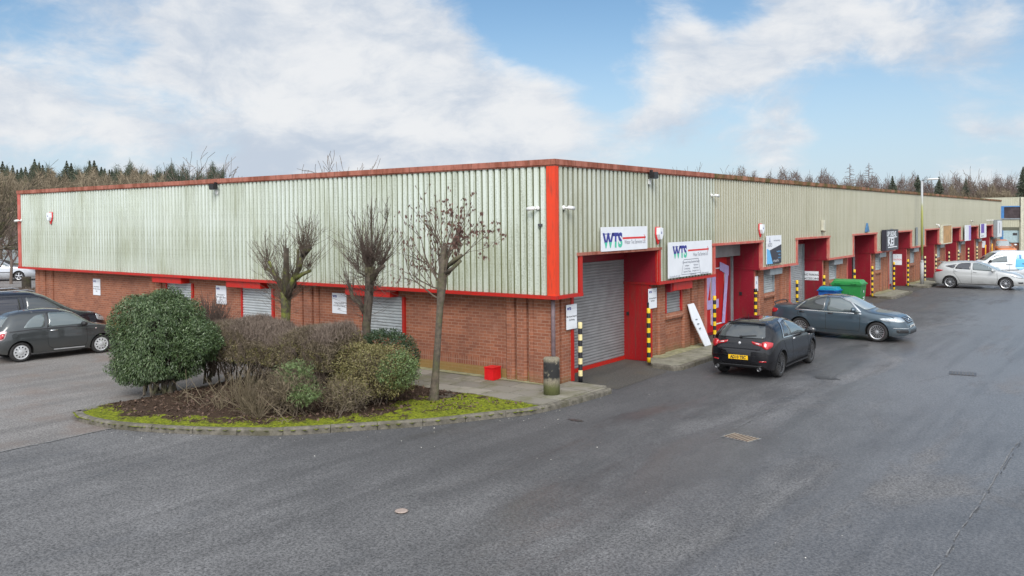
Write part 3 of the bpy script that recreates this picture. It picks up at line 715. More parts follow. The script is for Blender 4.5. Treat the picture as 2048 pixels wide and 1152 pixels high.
o = b.build('bottle_lid', M['cardb'], None, True, False); o.location = (2.85, -8.27, .002); o.rotation_euler = (.04, 0, .9); tag(o, 'small flat pinkish ring of litter lying alone on the road', 'litter')
rr = np.random.default_rng(3)
def litter(name, n, sampler, s0, s1, mat, z=.006, flat=.25):
    C = sampler(n); n = len(C); a = rr.uniform(0, 2*np.pi, n); L = rr.uniform(s0, s1, n)
    A = np.stack([np.cos(a)*L, np.sin(a)*L, rr.normal(0, flat, n)*L], 1); B = np.stack([-np.sin(a)*L*.5, np.cos(a)*L*.5, rr.normal(0, flat, n)*L], 1)
    C[:, 2] += np.abs(A[:, 2])+np.abs(B[:, 2])+z
    o = quads(name, C, A, B, mat); o['kind'] = 'stuff'; return o
def s_kerb(n):
    F2 = np.array(FRONT+[(1.12, .2), (1.13, .72)]); k = rr.integers(0, len(F2), n); d = rr.exponential(.22, n)+.03
    a = rr.uniform(-.3, .3, (n, 2)); return np.stack([F2[k, 0]+a[:, 0]+d*.75, F2[k, 1]+a[:, 1]-d*.75, np.zeros(n)], 1)
M['chips'] = leafmat('pale_chips', [(.30, .27, .22), (.45, .42, .36), (.6, .58, .54)])
M['leafb'] = leafmat('dead_leaves', [(.04, .025, .018), (.085, .05, .033), (.14, .085, .055)], .8)
litter('grit', 130, s_kerb, .006, .018, M['chips'])
litter('grit', 520, lambda n: np.stack([rr.uniform(-5, 13, n), rr.uniform(-12, 12, n), np.zeros(n)], 1), .005, .013, M['chips'])
def s_bed(n):
    P_ = []
    while len(P_) < n:
        x, y = rr.uniform(-7.2, .8), rr.uniform(-8, -1.8)
        if inpoly(x, y, BED) and edge_d(x, y) > .35+rr.uniform(0, .8): P_.append((x, y, .125))
    return np.array(P_)
litter('leaf_litter', 4200, s_bed, .014, .045, M['leafb'], .003, .35)
# ================================================================== LETTERING
def text_mesh(body, size, align='LEFT', bold=0.0, xs=1.0, space=1.0):
    cu = bpy.data.curves.new('t', 'FONT'); cu.body = body; cu.size = size; cu.align_x = align; cu.offset = bold; cu.space_character = space
    cu.resolution_u = 3
    o = bpy.data.objects.new('t', cu); COL.objects.link(o); dg = bpy.context.evaluated_depsgraph_get()
    me = bpy.data.meshes.new_from_object(o.evaluated_get(dg)); 
    bpy.data.objects.remove(o); bpy.data.curves.remove(cu)
    for v in me.vertices: v.co.x *= xs
    return me
def wall_text(F, body, size, u, d, z, mat, parent, align='LEFT', bold=0.0, xs=1.0, name='lettering', two=None, space=1.0):
    me = text_mesh(body, size, align, bold, xs, space); me.name = name; me.materials.clear()
    if two:      # two = (split height, lower material)
        bm = bmesh.new(); bm.from_mesh(me)
        # wavy split: slice at several heights
        bmesh.ops.bisect_plane(bm, geom=bm.verts[:]+bm.edges[:]+bm.faces[:], plane_co=(0, two[0], 0), plane_no=(-.025, 1, 0))
        for f_ in bm.faces: f_.material_index = 0 if (f_.calc_center_median()-Vector((0, two[0], 0))).dot(Vector((-.025, 1, 0))) > 0 else 1
        bm.to_mesh(me); bm.free()
    for v in me.vertices:
        x, y = v.co.x, v.co.y
        v.co = (d, u+x, z+y) if F == 'R' else (u+x, -d, z+y)
    me.update()
    return link(name, me, parent, [mat, two[1]] if two else mat)
def sign_root(F, u, d, z, label, group=None, name='sign'):
    p = fmap(F)(u, d, z); t = empty(name, p, 0, label, 'sign', group); return t, Vector(p)
def rel(o, base): # move mesh data so that it is local to a root at base
    me = o.data
    for v in me.vertices: v.co -= base
    return o
def wts_logo(F, u, z, hgt, d, root, base):
    s = hgt/0.70
    for du, dz, mt, lw, dd in ((.018, .015, M['palenavy'], M['palegreen'], 0), (0, 0, M['navy'], M['green_ink'], .002)):
        rel(wall_text(F, 'WTS', s, u+du*s, d+dd, z+dz*s, mt, root, bold=.040*s, xs=.95, name='logo_letters', two=(.24*s, lw), space=.94), base)
    # slab serifs of the heavy letters
    b = FB(F); wd = .98*s
    for x0, x1, zz_ in ((0.0, .30, .70), (.30, .52, .70), (.56, .74, .70)):
        b.bx(u+x0*wd, u+x1*wd, d+.002, d+.0045, z+(zz_-.035)*s, z+zz_*s)
    rel(b.build('logo_serif', M['navy'], root), base)
M['palenavy'] = plain('pale_blue_ink', (.25, .30, .62), .5, 0, .05); M['palegreen'] = plain('pale_green_ink', (.30, .66, .55), .5, 0, .05)
def arrow(F, u0, u1, z, d, root, base):
    b = MB(); f = fmap(F); h = .026
    b.face(f(u0, d, z-h), f(u1-.02, d, z-h), f(u1-.02, d, z+h), f(u0, d, z+h))
    b.face(f(u1-.10, d, z-.085), f(u1, d, z), f(u1-.03, d, z), f(u1-.13, d, z-.085)) ; b.face(f(u1-.03, d, z), f(u1, d, z), f(u1-.10, d, z+.085), f(u1-.13, d, z+.085))
    b.face(f(u1-.03, d, z-.02), f(u1, d, z), f(u1-.03, d, z+.02))
    rel(b.build('arrow', M['redink'], root), base)
def board(F, u0, u1, z0, z1, d, root, base, mat=None, th=.03, name='board'):
    b = FB(F); b.bx(u0, u1, d-th, d, z0, z1); return rel(b.build(name, mat or M['white'], root), base)
# sign above the first shutter
t, B0 = sign_root('R', 2.04, .04, 3.33, 'white company sign with blue and green initials and red arrow above the first roller shutter')
board('R', 2.04, 4.55, 3.335, 3.97, .09, t, B0)
wts_logo('R', 2.12, 3.44, .36, .092, t, B0); arrow('R', 3.14, 4.46, 3.66, .093, t, B0)
rel(wall_text('R', 'Water Tec Services Ltd', .155, 3.24, .093, 3.50, M['greyink'], t, xs=.80), B0)
# larger sign to the right
t, B0 = sign_root('R', 5.86, .04, 2.41, 'large white company sign with a tapered services box drawn under the initials and red arrow')
board('R', 5.86, 8.97, 2.41, 3.47, .10, t, B0)
wts_logo('R', 6.15, 3.00, .34, .102, t, B0); arrow('R', 7.18, 8.72, 3.19, .103, t, B0)
rel(wall_text('R', 'Water Tec Services Ltd', .16, 7.55, .103, 3.00, M['greyink'], t, xs=.70), B0)
b = MB(); f = fmap('R'); Q = [(6.72, 2.47), (8.08, 2.47), (7.92, 2.92), (6.88, 2.92)]
for (ua, za), (ub, zb_) in zip(Q, Q[1:]+Q[:1]):
    L_ = math.hypot(ub-ua, zb_-za); nx, nz_ = -(zb_-za)/L_*.008, (ub-ua)/L_*.008
    b.face(f(ua-nx, .103, za-nz_), f(ub-nx, .103, zb_-nz_), f(ub+nx, .103, zb_+nz_), f(ua+nx, .103, za+nz_))
rel(b.build('drawn_frame', M['greyink'], t), B0)
for s_, sz, u, z, al in (('Chemical Dosing Equipment Supply', .095, 7.40, 2.81, 'CENTER'), ('Installation', .075, 6.95, 2.71, 'LEFT'), ('Commissioning', .075, 6.90, 2.62, 'LEFT'), ('Equipment Training', .075, 6.86, 2.53, 'LEFT'),
                         ('Maintenance', .075, 7.92, 2.71, 'RIGHT'), ('Refurbishment', .075, 7.95, 2.62, 'RIGHT'), ('Emergency Service', .075, 7.99, 2.53, 'RIGHT')):
    rel(wall_text('R', s_, sz, u, .103, z, M['greyink'], t, al, xs=.9), B0)
b.__init__()
rel(wall_text('R', '45 Caulside Park, BT 41 2DT', .075, 5.92, .103, 2.425, M['greyink'], t, xs=.8), B0)
rel(wall_text('R', 'T: 028 940 28 320', .075, 7.28, .103, 2.425, M['greyink'], t, xs=.8), B0)
rel(wall_text('R', 'E: info@watertecservices.co.uk', .075, 8.05, .103, 2.425, M['greyink'], t, xs=.68), B0)
# portrait sign of the second unit
t, B0 = sign_root('R', 14.0, .04, 2.45, 'white sign with black and light blue triangles beside the second unit')
board('R', 14.0, 15.56, 2.44, 3.50, .07, t, B0)
M['skyb'] = plain('light_blue_print', (.13, .42, .75), .4, 0, .05); M['chark'] = plain('charcoal_print', (.03, .03, .045), .4, 0, .05)
b = MB(); b.face(f(14.3, .072, 2.95), f(15.56, .072, 3.15), f(15.56, .072, 2.44), f(14.62, .072, 2.44)); b.v = [(x, y, z) for x, y, z in b.v]
rel(b.build('dark_triangle', M['chark'], t), B0)
b = MB(); b.face(f(14.0, .072, 3.02), f(14.30, .0725, 2.95), f(14.62, .072, 2.44), f(14.0, .072, 2.44)); rel(b.build('blue_triangle', M['skyb'], t), B0)
rel(wall_text('R', 'AUDIO', .20, 14.08, .073, 3.08, M['greyink'], t, xs=.75), B0)
rel(wall_text('R', 'A', .36, 14.25, .073, 3.20, M['navy'], t, xs=.5), B0)
rel(wall_text('R', 'audio technology', .10, 14.72, .073, 3.28, M['greyink'], t), B0)
for k in range(3): rel(wall_text('R', ['installations', 'repairs', 'security'][k], .10, 15.48, .073, 2.86-.12*k, M['skyb'], t, 'RIGHT'), B0)
rel(wall_text('R', '# Musical Flair', .13, 14.66, .073, 2.5, M['white'], t, xs=.8), B0)
# black sign of the third unit
t, B0 = sign_root('R', 31.2, .04, 2.35, 'black sign with bold white lettering and grey return edge beside the fourth unit')
board('R', 30.95, 33.6, 2.36, 3.46, .30, t, B0, M['chark'], .24)
rel(wall_text('R', 'UP SIGNS', .36, 31.05, .303, 3.12, M['white'], t, bold=.012, xs=1.35), B0)
rel(wall_text('R', 'KEI', .62, 31.2, .303, 2.62, M['white'], t, bold=.02, xs=1.7), B0)
b = FB('R')
for zz_ in (2.50, 3.03): b.bx(31.3, 33.3, .3, .304, zz_, zz_+.05)
rel(b.build('rule', M['white'], t), B0)
# projecting and framed signs further along
def small_sign(u0, u1, z0, z1, d, mat, label, extra=None, frame=None):
    t, B0 = sign_root('R', u0, .03, z0, label)
    board('R', u0, u1, z0, z1, d, t, B0, mat, .05)
    if frame: 
        q = FB('R')
        for a in ((u0-.15, u0, z0-.06, z1+.06), (u1, u1+.15, z0-.06, z1+.06), (u0, u1, z1, z1+.06), (u0, u1, z0-.06, z0)): q.bx(a[0], a[1], -.0+.02, d+.02, a[2], a[3])
        rel(q.build('frame', frame, t), B0)
    if extra:
        for (a0, a1, b0, b1, mt) in extra:
            q = FB('R'); q.bx(a0, a1, d, d+.004, b0, b1); rel(q.build('printed_panel', mt, t), B0)
    return t
M['wood'] = plain('plywood_panel', (.42, .24, .10), .6, 0, .2, 2); M['purple'] = plain('purple_print', (.13, .07, .36), .5, 0, .06); M['lilac2'] = plain('lilac_print', (.33, .25, .55), .5, 0, .06)
M['creamp'] = plain('cream_frame', (.55, .53, .42), .5)
small_sign(47.1, 50.2, 2.30, 3.50, .16, M['wood'], 'blank brown timber panel in a cream frame between the shutters', frame=M['creamp'])
small_sign(55.6, 58.1, 2.25, 3.45, .20, M['white'], 'pale grey and lilac sign beside the seventh unit', [(57.1, 58.1, 2.3, 3.4, M['lilac2'])])
small_sign(63.4, 66.4, 2.30, 3.48, .14, M['white'], 'white sign with a purple block in its upper left corner', [(63.5, 65.2, 2.7, 3.46, M['purple']), (63.5, 65.0, 2.42, 2.48, M['greyink'])])
small_sign(71.6, 74.6, 2.20, 3.70, .30, M['white'], 'tall white lightbox sign near the far end of the building', [(73.0, 73.3, 2.5, 3.5, M['greyink'])], M['galvbox'])
small_sign(34.0-1.05, 34.0-.80, 2.36, 3.5, .10, M['galvbox'], 'narrow weathered grey strip sign left of the fifth opening')
small_sign(39.2, 39.55, 2.42, 3.5, .10, M['galvbox'], 'thin grey vertical strip right of the fifth opening, behind the lamp column on its left')
small_sign(41.0, 41.3, 2.42, 3.5, .10, M['galvbox'], 'thin grey vertical strip hidden partly by the lamp column')
# paper notices
def notice(F, u0, u1, z0, z1, d, label, lines, group='white notices screwed to the brick walls'):
    t, B0 = sign_root(F, u0, d-.01, z0, label, group, 'notice')
    board(F, u0, u1, z0, z1, d, t, B0, M['white'], .012)
    H_ = z1-z0; W_ = u1-u0
    rel(wall_text(F, 'WTS', .085*H_/.62, u0+.03, d+.002, z1-.13*H_/.62, M['navy'], t, bold=.006), B0)
    q = FB(F); q.bx(u0+.03+W_*.42, u1-.05, d+.001, d+.002, z1-.105*H_/.62, z1-.10*H_/.62); rel(q.build('rule', M['greyink'], t), B0)
    for k, s_ in enumerate(lines): rel(wall_text(F, s_, .062*H_/.62, (u0+u1)/2, d+.002, z1-(.32+.085*k)*H_/.62, M['black'], t, 'CENTER', bold=.001, xs=.9), B0)
PK = ['Parking Strictly for', 'WTS Staff and Visitors', 'Only']
notice('L', -22.45, -21.90, 1.33, 1.98, -.34, 'white parking notice on the brick wall left of all the shuttered windows', PK)
notice('L', -14.20, -13.62, 1.40, 2.02, -.34, 'white parking notice between the first and second shuttered windows', PK)
notice('L', -8.32, -7.70, 1.42, 2.03, -.34, 'white parking notice between the bare trees, left of the third shuttered window', PK)
notice('R', .80, 1.28, 1.42, 2.04, -.20, 'white access notice on the red post left of the first shutter', ['24hr Access Required', 'No Parking'])
notice('R', 5.20, 5.72, 1.55, 2.13, -.22, 'white access notice on the red jamb right of the first shutter', ['24hr Access Required', 'No Parking'])
t, B0 = sign_root('R', 13.7, -.2, 1.5, 'narrow white notice right of the second opening', None, 'notice'); board('R', 13.62, 13.92, 1.45, 2.0, -.235, t, B0); rel(wall_text('R', 'A', .2, 13.7, -.233, 1.7, M['navy'], t), B0)
def door_notice(y, x0, x1, z0, z1, label, rows):
    t = empty('notice', (x0, y, z0), 0, label, 'sign'); b = MB(); b.box(0, x1-x0, -.012, 0, 0, z1-z0); b.build('board', M['white'], t)
    for k, (s_, mt) in enumerate(rows):
        me = text_mesh(s_, .13, 'CENTER', .002, .8)
        for v in me.vertices: v.co = ((x1-x0)/2+v.co.x, -.014, (z1-z0)-.2-.17*k+v.co.y)
        link('lettering', me, t, mt)
door_notice(OPEN[2][1]-.025, -1.02, -.40, 1.35, 1.75, 'white rectangular door notice in the third bay', [('NO PARKING', M['black']), ('ACCESS 24HR', M['black'])])
door_notice(OPEN[4][1]-.025, -1.0, -.50, 1.25, 1.90, 'white and red warning notice on the maroon door panel of the fifth bay', [('!', M['black']), ('CAUTION', M['redink'])])
door_notice(OPEN[8][1]-.025, -1.0, -.55, 1.25, 1.85, 'small white notice with a dark symbol on the last maroon door panel', [('O', M['black'])])
# ================================================================== WALL FITTINGS
def fit(name, F, u, z, label, cat, group=None, d=.0):
    return empty(name, fmap(F)(u, d, z), 0, label, cat, group)
def loc_box(t, F, q, name, mat, smooth=False):
    b = FB(F); b.bx(*q); return b.build(name, mat, t, smooth)
def alarm(F, u, z, label, wcol=None):
    t = fit('alarm_box', F, u, z, label, 'alarm', 'burglar alarm boxes on the cladding'); f = fmap(F)
    def shell(pts, d0, d1, mat, name):
        b = MB(); n = len(pts)
        A = [f(p, d0, q) for p, q in pts]; B = [f(p*.86, d1, q*.92) for p, q in pts]
        b.face(*A); b.face(*B)
        for k in range(n): j = (k+1) % n; b.face(A[k], A[j], B[j], B[k])
        return b.build(name, mat, t)
    shell([(-.15, .22), (.15, .22), (.16, .0), (.09, -.17), (0, -.30), (-.09, -.17), (-.16, .0)], .02, .055, M['redink'], 'back_plate')
    shell([(-.13, .20), (.13, .20), (.135, .0), (.05, -.15), (-.05, -.15), (-.135, 0)], .057, .15, wcol or M['white'], 'cover')
    b = MB(); s_ = .035; b.face(f(-s_, .152, .02), f(s_, .152, .02), f(0, .152, .10)); b.build('emblem', M['navy'], t)
alarm('L', -25.06, 4.45, 'white and red alarm box near the far left end of the pale cladding')
alarm('R', 5.32, 3.72, 'white and red alarm box between the two company signs')
alarm('R', 13.45, 3.74, 'white and red alarm box above the corner of the second opening')
def flood(F, u, z, label):
    t = fit('floodlight', F, u, z, label, 'floodlight', 'black floodlights under the capping')
    loc_box(t, F, (-.02, .02, .03, .14, .0, .10), 'bracket', M['black']); loc_box(t, F, (-.12, .12, .10, .26, -.14, .04), 'housing', M['black'])
    loc_box(t, F, (-.10, .10, .12, .24, -.155, -.141), 'lens', M['galvbox']); loc_box(t, F, (-.06, .06, .03, .06, -.3, -.16), 'junction_box', M['whitep'])
flood('L', -13.5, 5.42, 'black floodlight under the capping of the left facade'); flood('R', 4.8, 5.46, 'black floodlight under the capping above the first opening')
def cctv(F, u, z, du, label, L=.20, dz=-.02, mat=None):
    t = fit('security_camera', F, u, z, label, 'camera', 'security cameras on the cladding'); f = fmap(F)
    b = MB(); b.lathe([(.055, 0), (.055, .03), (.03, .05)], 14, 'x' if F == 'R' else 'y'); 
    if F == 'L': b.v = [(x, -y, z_) for x, y, z_ in b.v]
    b.build('mount', mat or M['whitep'], t, True)
    b = MB(); b.tube([f(0, .03, 0), f(0, .10, -.01), f(du*.3, .13, -.0)], .018, 8); b.build('arm', mat or M['whitep'], t, True)
    p0 = Vector(f(du*.1, .13, .0)); p1 = Vector(f(du, .17, dz)); b = MB(); b.tube([p0, p1], [.045, .05], 12); b.build('barrel', mat or M['whitep'], t, True)
    b = MB(); dd = (p1-p0).normalized(); b.tube([p1+dd*.001, p1+dd*.012], [.038, .036], 12); b.build('lens', M['black'], t)
cctv('L', -.48, 4.46, -.20, 'white camera left of the orange corner strip pointing left'); cctv('R', .38, 4.47, .22, 'white camera right of the orange corner strip pointing right')
cctv('L', -27.75, 4.34, -.25, 'small camera on the far left end strip'); cctv('R', 9.15, 4.92, .20, 'white camera high on the cladding above the large company sign')
loc_box(fit('cable_box', 'L', -.40, 4.05, 'small brown cable gland below the left corner camera', 'cable box'), 'L', (-.05, .05, .0, .06, -.03, .03), 'body', M['castd'])
cctv('R', 45.7, 3.6, .1, 'slim white camera above the sixth opening', .3, -.2); cctv('R', 59.5, 3.75, -.3, 'pale camera above the cream framed panel'); cctv('R', 67.6, 3.75, .25, 'small white camera above the eighth opening')
cctv('R', 69.6, 3.75, .6, 'long white camera near the last opening', .5); cctv('R', 72.0, 3.66, .35, 'dark camera beside the tall lightbox sign', mat=M['black'])
t = fit('intercom', 'R', 20.82, 3.6, 'tall cream weatherproof box with rounded foot above the third opening', 'wall box')
loc_box(t, 'R', (-.12, .12, .02, .12, .0, .44), 'cover', M['creamp']); b = MB(); b.lathe([(.03, -.09), (.09, -.04), (.11, .0)], 12, 'z', (.1, 0, 0)); b.build('foot', M['castg'], t, True)
t = fit('alarm_box', 'R', 28.08, 3.62, 'blue triangular alarm box above the fourth opening', 'alarm', 'burglar alarm boxes on the cladding')
b = MB(); f = fmap('R'); b.face(f(-.28, .1, -.20), f(.28, .1, -.20), f(.0, .1, .22)); b.face(f(-.3, .02, -.22), f(-.28, .1, -.2), f(0, .1, .22), f(0, .02, .24)); b.face(f(.3, .02, -.22), f(.28, .1, -.2), f(0, .1, .22), f(0, .02, .24)); b.face(f(-.3, .02, -.22), f(.3, .02, -.22), f(.28, .1, -.2), f(-.28, .1, -.2))
M['bluep'] = plain('blue_plastic', (.045, .15, .30), .4, 0, .1); b.build('cover', M['bluep'], t)
t = fit('bay_light', 'R', 37.3, 2.95, 'round lit lamp in the ceiling of the fifth bay', 'lamp', d=-.7)
m, nt, b_ = newmat('lamp_glow'); setb(nt, b_, col=(.8, .8, .8)); b_.inputs['Emission Color'].default_value = (1, 1, 1, 1); b_.inputs['Emission Strength'].default_value = 1.0; M['glow'] = m
b = MB(); b.lathe([(.12, .08), (.16, .02), (.13, -.06), (.05, -.09)], 16); b.build('diffuser', M['glow'], t, True); loc_box(t, 'R', (-.1, .1, -.1, .1, .08, .3), 'base', M['whitep'])
# ================================================================== BOLLARDS
M['yel'] = plain('yellow_paint', (.72, .47, .012), .5, 0, .1, 8, dirt=(.35, .25, .05), damt=.3); M['crm'] = plain('cream_paint', (.70, .60, .30), .5, 0, .08, 8, dirt=(.3, .26, .14), damt=.3)
M['blk'] = plain('black_paint', (.018, .018, .022), .5, 0, .1); M['orng'] = plain('amber_paint', (.75, .36, .01), .5)
BOL = [1.08, 4.66, 9.25, 12.88, 17.4, 20.96, 25.76, 29.04, 33.67, 37.09, 41.82, 45.27, 49.84, 53.57, 57.91, 62.0, 66.5, 70.27]
DESC = ['cream and black striped bollard at the near corner, left of the first shutter', 'pale yellow and black striped bollard right of the first shutter', 'yellow and black bollard left of the second opening, behind the black car',
 'yellow and black bollard with a black cap between the second opening and its shuttered window', 'yellow and black bollard left of the third shutter, behind the saloon', 'yellow and black bollard beside the blue wheelie bin',
 'yellow topped bollard in front of the fourth doorway, above the green bin', 'yellow and black bollard right of the green bin on the concrete platform', 'yellow and black bollard left of the fifth opening', 'yellow and black bollard left of the lamp column',
 'cream and black bollard just right of the lamp column', 'cream and black bollard behind the tail of the silver hatchback', 'cream and black bollard above the roof of the silver hatchback, left one', 'cream and black bollard above the roof of the silver hatchback, right one',
 'cream and black bollard above the bonnet of the white van', 'cream bollard with peeling paint beside the eighth doorway', 'plain amber bollard before the last doorway', 'plain amber bollard at the far end of the row']
for i, y in enumerate(BOL):
    amber = i >= 16; col = M['orng'] if amber else (M['crm'] if i == 0 or i >= 10 else M['yel'])
    t = empty('bollard', (.06 if i else .02, y, GP), 0, DESC[i], 'bollard', 'striped steel bollards along the shutters')
    n = 11; h = 1.54 if i != 3 else 1.46; st = h/(n if i else 10); r = .054
    if i == 0: n = 10; h = 1.50; st = .15
    if amber: b = MB(); b.lathe([(r, 0), (r, h-.01), (r-.012, h)], 14); b.build('post', col, t, True); continue
    b = MB(); b.lathe([(r, st*k) for k in range(n)]+[(r, h-.012), (r*.8, h), (.0001, h+.004)], 16)
    for k in range(n):
        if (n-1-k) % 2 == 1:
            for q in range(16): b.m[16*k+q] = 1
    b.build('post', [col, M['blk']], t, True)
    if i == 1: b = MB(); b.box(-.035, .0, -.02, .03, h, h+.16); b.build('sensor', M['black'], t)
    if i == 3: b = MB(); b.lathe([(r+.012, h-.06), (r+.012, h+.05), (.03, h+.06)], 16); b.build('cap', M['black'], t, True)
# ================================================================== SMALL THINGS BY THE CORNER
t = empty('concrete_post', (.31, -.64, GP+.01), 0, 'stubby weathered concrete post with a black tar patch on the pavement corner', 'post')
m, nt, b_ = newmat('tarred_concrete'); o_ = nd(nt, 'ShaderNodeTexCoord').outputs['Object']; s_ = nd(nt, 'ShaderNodeSeparateXYZ', {0: o_})
n_ = noise(nt, o_, 5, 6, .65); n2_ = noise(nt, o_, 30, 4, .7)
c_ = mix(nt, ss(nt, n2_, .3, .7), (.15, .13, .095), (.27, .24, .17)); c_ = mix(nt, ss(nt, mth(nt, 'ADD', s_.outputs[2], mth(nt, 'MULTIPLY', n_, .2)), .42, .25), c_, (.13, .14, .05))
band = mth(nt, 'MULTIPLY', ss(nt, mth(nt, 'ADD', s_.outputs[2], mth(nt, 'MULTIPLY', n_, .25)), .44, .56), ss(nt, mth(nt, 'ADD', s_.outputs[2], mth(nt, 'MULTIPLY', n_, .25)), .97, .86))
c_ = mix(nt, mth(nt, 'MULTIPLY', band, ss(nt, n_, .36, .48)), c_, (.016, .016, .016)); setb(nt, b_, col=c_, rough=.85, nor=bump(nt, n2_, .5, .01)); M['tar'] = m
b = MB(); b.lathe([(.19, 0), (.192, .4), (.188, .84), (.178, .858), (.14, .852), (.0001, .845)], 30); b.build('shaft', M['tar'], t, True, False)
t = empty('meter_box', (-1.98, .06, GP+.02), 0, 'small bright red metal box on the pavement against the brick wall', 'box')
M['redbox'] = plain('red_box_paint', (.60, .008, .012), .4, 0, .1); b = MB(); b.box(-.14, .14, -.16, .16, 0, .30); b.build('body', M['redbox'], t); b = MB(); b.box(-.152, .152, -.175, .17, .302, .325); b.build('lid', M['redbox'], t)
t = empty('white_board', (-.02, 8.3, GP+.01), 0, 'narrow white panel leaning against the brick piers of the first bay', 'panel')
b = MB(); A = [(.20, .38, 0), (.20, .88, 0), (-.20, .17, 1.42), (-.22, -.28, 1.42)]; A = [(.16, .28, 0), (.16, .72, 0), (-.18, .02, 1.36), (-.20, -.40, 1.36)]
A = [(.18, -.02, 0), (.18, .46, 0), (-.02, .12, .85), (-.16, -.10, 1.36), (-.16, -.52, 1.36), (-.02, -.50, .85)]
Bk = [(x-.03, y, z) for x, y, z in A]; b.face(*A); b.face(*Bk)
for k in range(6): j = (k+1) % 6; b.face(A[k], A[j], Bk[j], Bk[k])
b.build('board', M['white'], t)
for k in range(3): b = MB(); b.box(.062-.045*k, .072-.045*k, -.22-.035*k, -.08-.035*k, .56+.14*k, .60+.14*k); b.build('faded_print', M['galvbox'], t)
t = empty('slab_cover', (-1.35, -2.12, .118), R_(10), 'dark square inspection cover set in the moss by the leaning tree', 'cover'); b = MB(); b.box(-.4, .4, -.24, .24, -.02, .012); b.build('lid', plain('damp_concrete', (.075, .062, .045), .8), t)
# ================================================================== BINS
M['gbin'] = plain('green_bin_plastic', (.02, .20, .045), .45, 0, .1, 3); M['gbin2'] = plain('green_bin_lid', (.03, .25, .06), .4, 0, .1); M['bbin'] = plain('blue_bin_plastic', (.012, .10, .36), .4, 0, .1); M['bbin2'] = plain('teal_bin_lid', (.015, .26, .36), .35, 0, .1)
def bin_(loc, rz, W_, D_, H_, mb_, ml, label, rolled=True):
    t = empty('wheelie_bin', loc, rz, label, 'bin'); hw, hd = W_/2, D_/2; z0 = .16
    b = MB(); s0, s1 = .86, 1.0; A = [(-hw*s0, -hd*s0, z0), (hw*s0, -hd*s0, z0), (hw*s0, hd*s0, z0), (-hw*s0, hd*s0, z0)]; T = [(-hw, -hd, H_*.86), (hw, -hd, H_*.86), (hw, hd, H_*.86), (-hw, hd, H_*.86)]
    b.face(*A[::-1]); b.face(*T)
    for k in range(4): j = (k+1) % 4; b.face(A[k], A[j], T[j], T[k])
    for k in range(1, 5): x = -hw+W_*k/5; b.box(x*.93-.015, x*.93+.015, -hd*.985, -hd*.9, .25, H_*.8)
    for sy in (-1, 1): b.box(-hw*.9, hw*.9, sy*hd*.93-.02, sy*hd*.93+.02, .3, .36)
    bo = b.build('body', mb_, t)
    b = MB(); b.box(-hw-.05, hw+.05, -hd-.05, hd+.05, H_*.86+.002, H_*.90); b.build('rim', mb_, t)
    b = MB(); n = 8; i0 = 0; prev = None
    for k in range(n+1):
        y = -hd*1.03+2.06*hd*k/n; zt = H_*.90+.012+(H_*.11)*math.sin(math.pi*min(1, .12+.8*k/n))**.6
        sec = [(-hw*1.03, H_*.90+.003), (-hw*.9, zt), (hw*.9, zt), (hw*1.03, H_*.90+.003)]
        cur = [(x, y, z_) for x, z_ in sec]
        if prev:
            for q in range(3): b.face(prev[q], prev[q+1], cur[q+1], cur[q])
        else: b.face(*cur)
        prev = cur
    b.face(*prev[::-1]); b.build('lid', ml, t)
    for sx_ in (-1, 1):
        b = MB(); b.tube([(sx_*hw*.55-.1, -hd-.06, H_*.90), (sx_*hw*.55-.08, -hd-.13, H_*.92), (sx_*hw*.55+.08, -hd-.13, H_*.92), (sx_*hw*.55+.1, -hd-.06, H_*.90)], .016, 6); b.build('handle', ml, t)
        for sy in (-1, 1): b = MB(); b.lathe([(.03, -.025), (.085, -.025), (.085, .025), (.03, .025)], 14, 'y', (sx_*hw*.72, sy*hd*.68, .085)); b.box(sx_*hw*.72-.03, sx_*hw*.72+.03, sy*hd*.68-.03, sy*hd*.68+.03, .09, .16); b.build('castor', M['black'], t)
    return t
tb = bin_((1.02, 21.3, 0), R_(2), 1.20, 1.0, 1.46, M['gbin'], M['gbin2'], 'large green four wheeled waste bin behind the blue grey saloon')
for k, (z0_, z1_, h_) in enumerate(((.92, 1.02, .12), (.70, .74, .30), (.62, .66, .30))):
    b = MB(); b.box(.694-.0, .697, -.15 if k else -.06, .15 if k else .06, z0_, z1_); b.v = [(x*.862, y, z_) for x, y, z_ in b.v]; b.build('printed_mark', M['white'], tb)
b = MB(); b.tube([(-.64, .5, 1.20), (-.75, .55, 1.42), (-.55, .3, 1.45)], .03, 6); b.build('lid_arm', M['gbin2'], tb)
bin_((.50, 20.3, 0), R_(0), .76, .70, 1.20, M['bbin'], M['bbin2'], 'blue waste bin with teal lid left of the large green bin')
# ================================================================== LAMP COLUMN
t = empty('street_lamp', (.46, 38.9, GP), 0, 'tall moss stained grey lamp column with short arm standing by the fifth bay', 'street lamp')
m, nt, b_ = newmat('mossy_column'); o_ = nd(nt, 'ShaderNodeTexCoord').outputs['Object']; s_ = nd(nt, 'ShaderNodeSeparateXYZ', {0: o_})
zn = mth(nt, 'ADD', s_.outputs[2], mth(nt, 'MULTIPLY', noise(nt, o_, 2.0, 5), 1.2)); gm = mth(nt, 'MULTIPLY', ss(nt, zn, 1.9, 2.6), ss(nt, zn, 5.9, 4.9))
setb(nt, b_, col=mix(nt, gm, (.38, .39, .40), (.30, .31, .09)), rough=.6); M['col'] = m
b = MB(); b.tube([(0, 0, -.05), (0, 0, 1.3)], .105, 14); b.tube([(0, 0, 1.3), (0, 0, 1.42)], [.105, .072], 14); b.tube([(0, 0, 1.42), (0, 0, 6.18)], [.072, .06], 14); b.build('column', M['col'], t, True)
b = MB(); b.tube([(0, 0, 6.15), (.08, -.02, 6.24), (.34, -.1, 6.27)], .045, 10); b.build('arm', M['galvbox'], t, True)
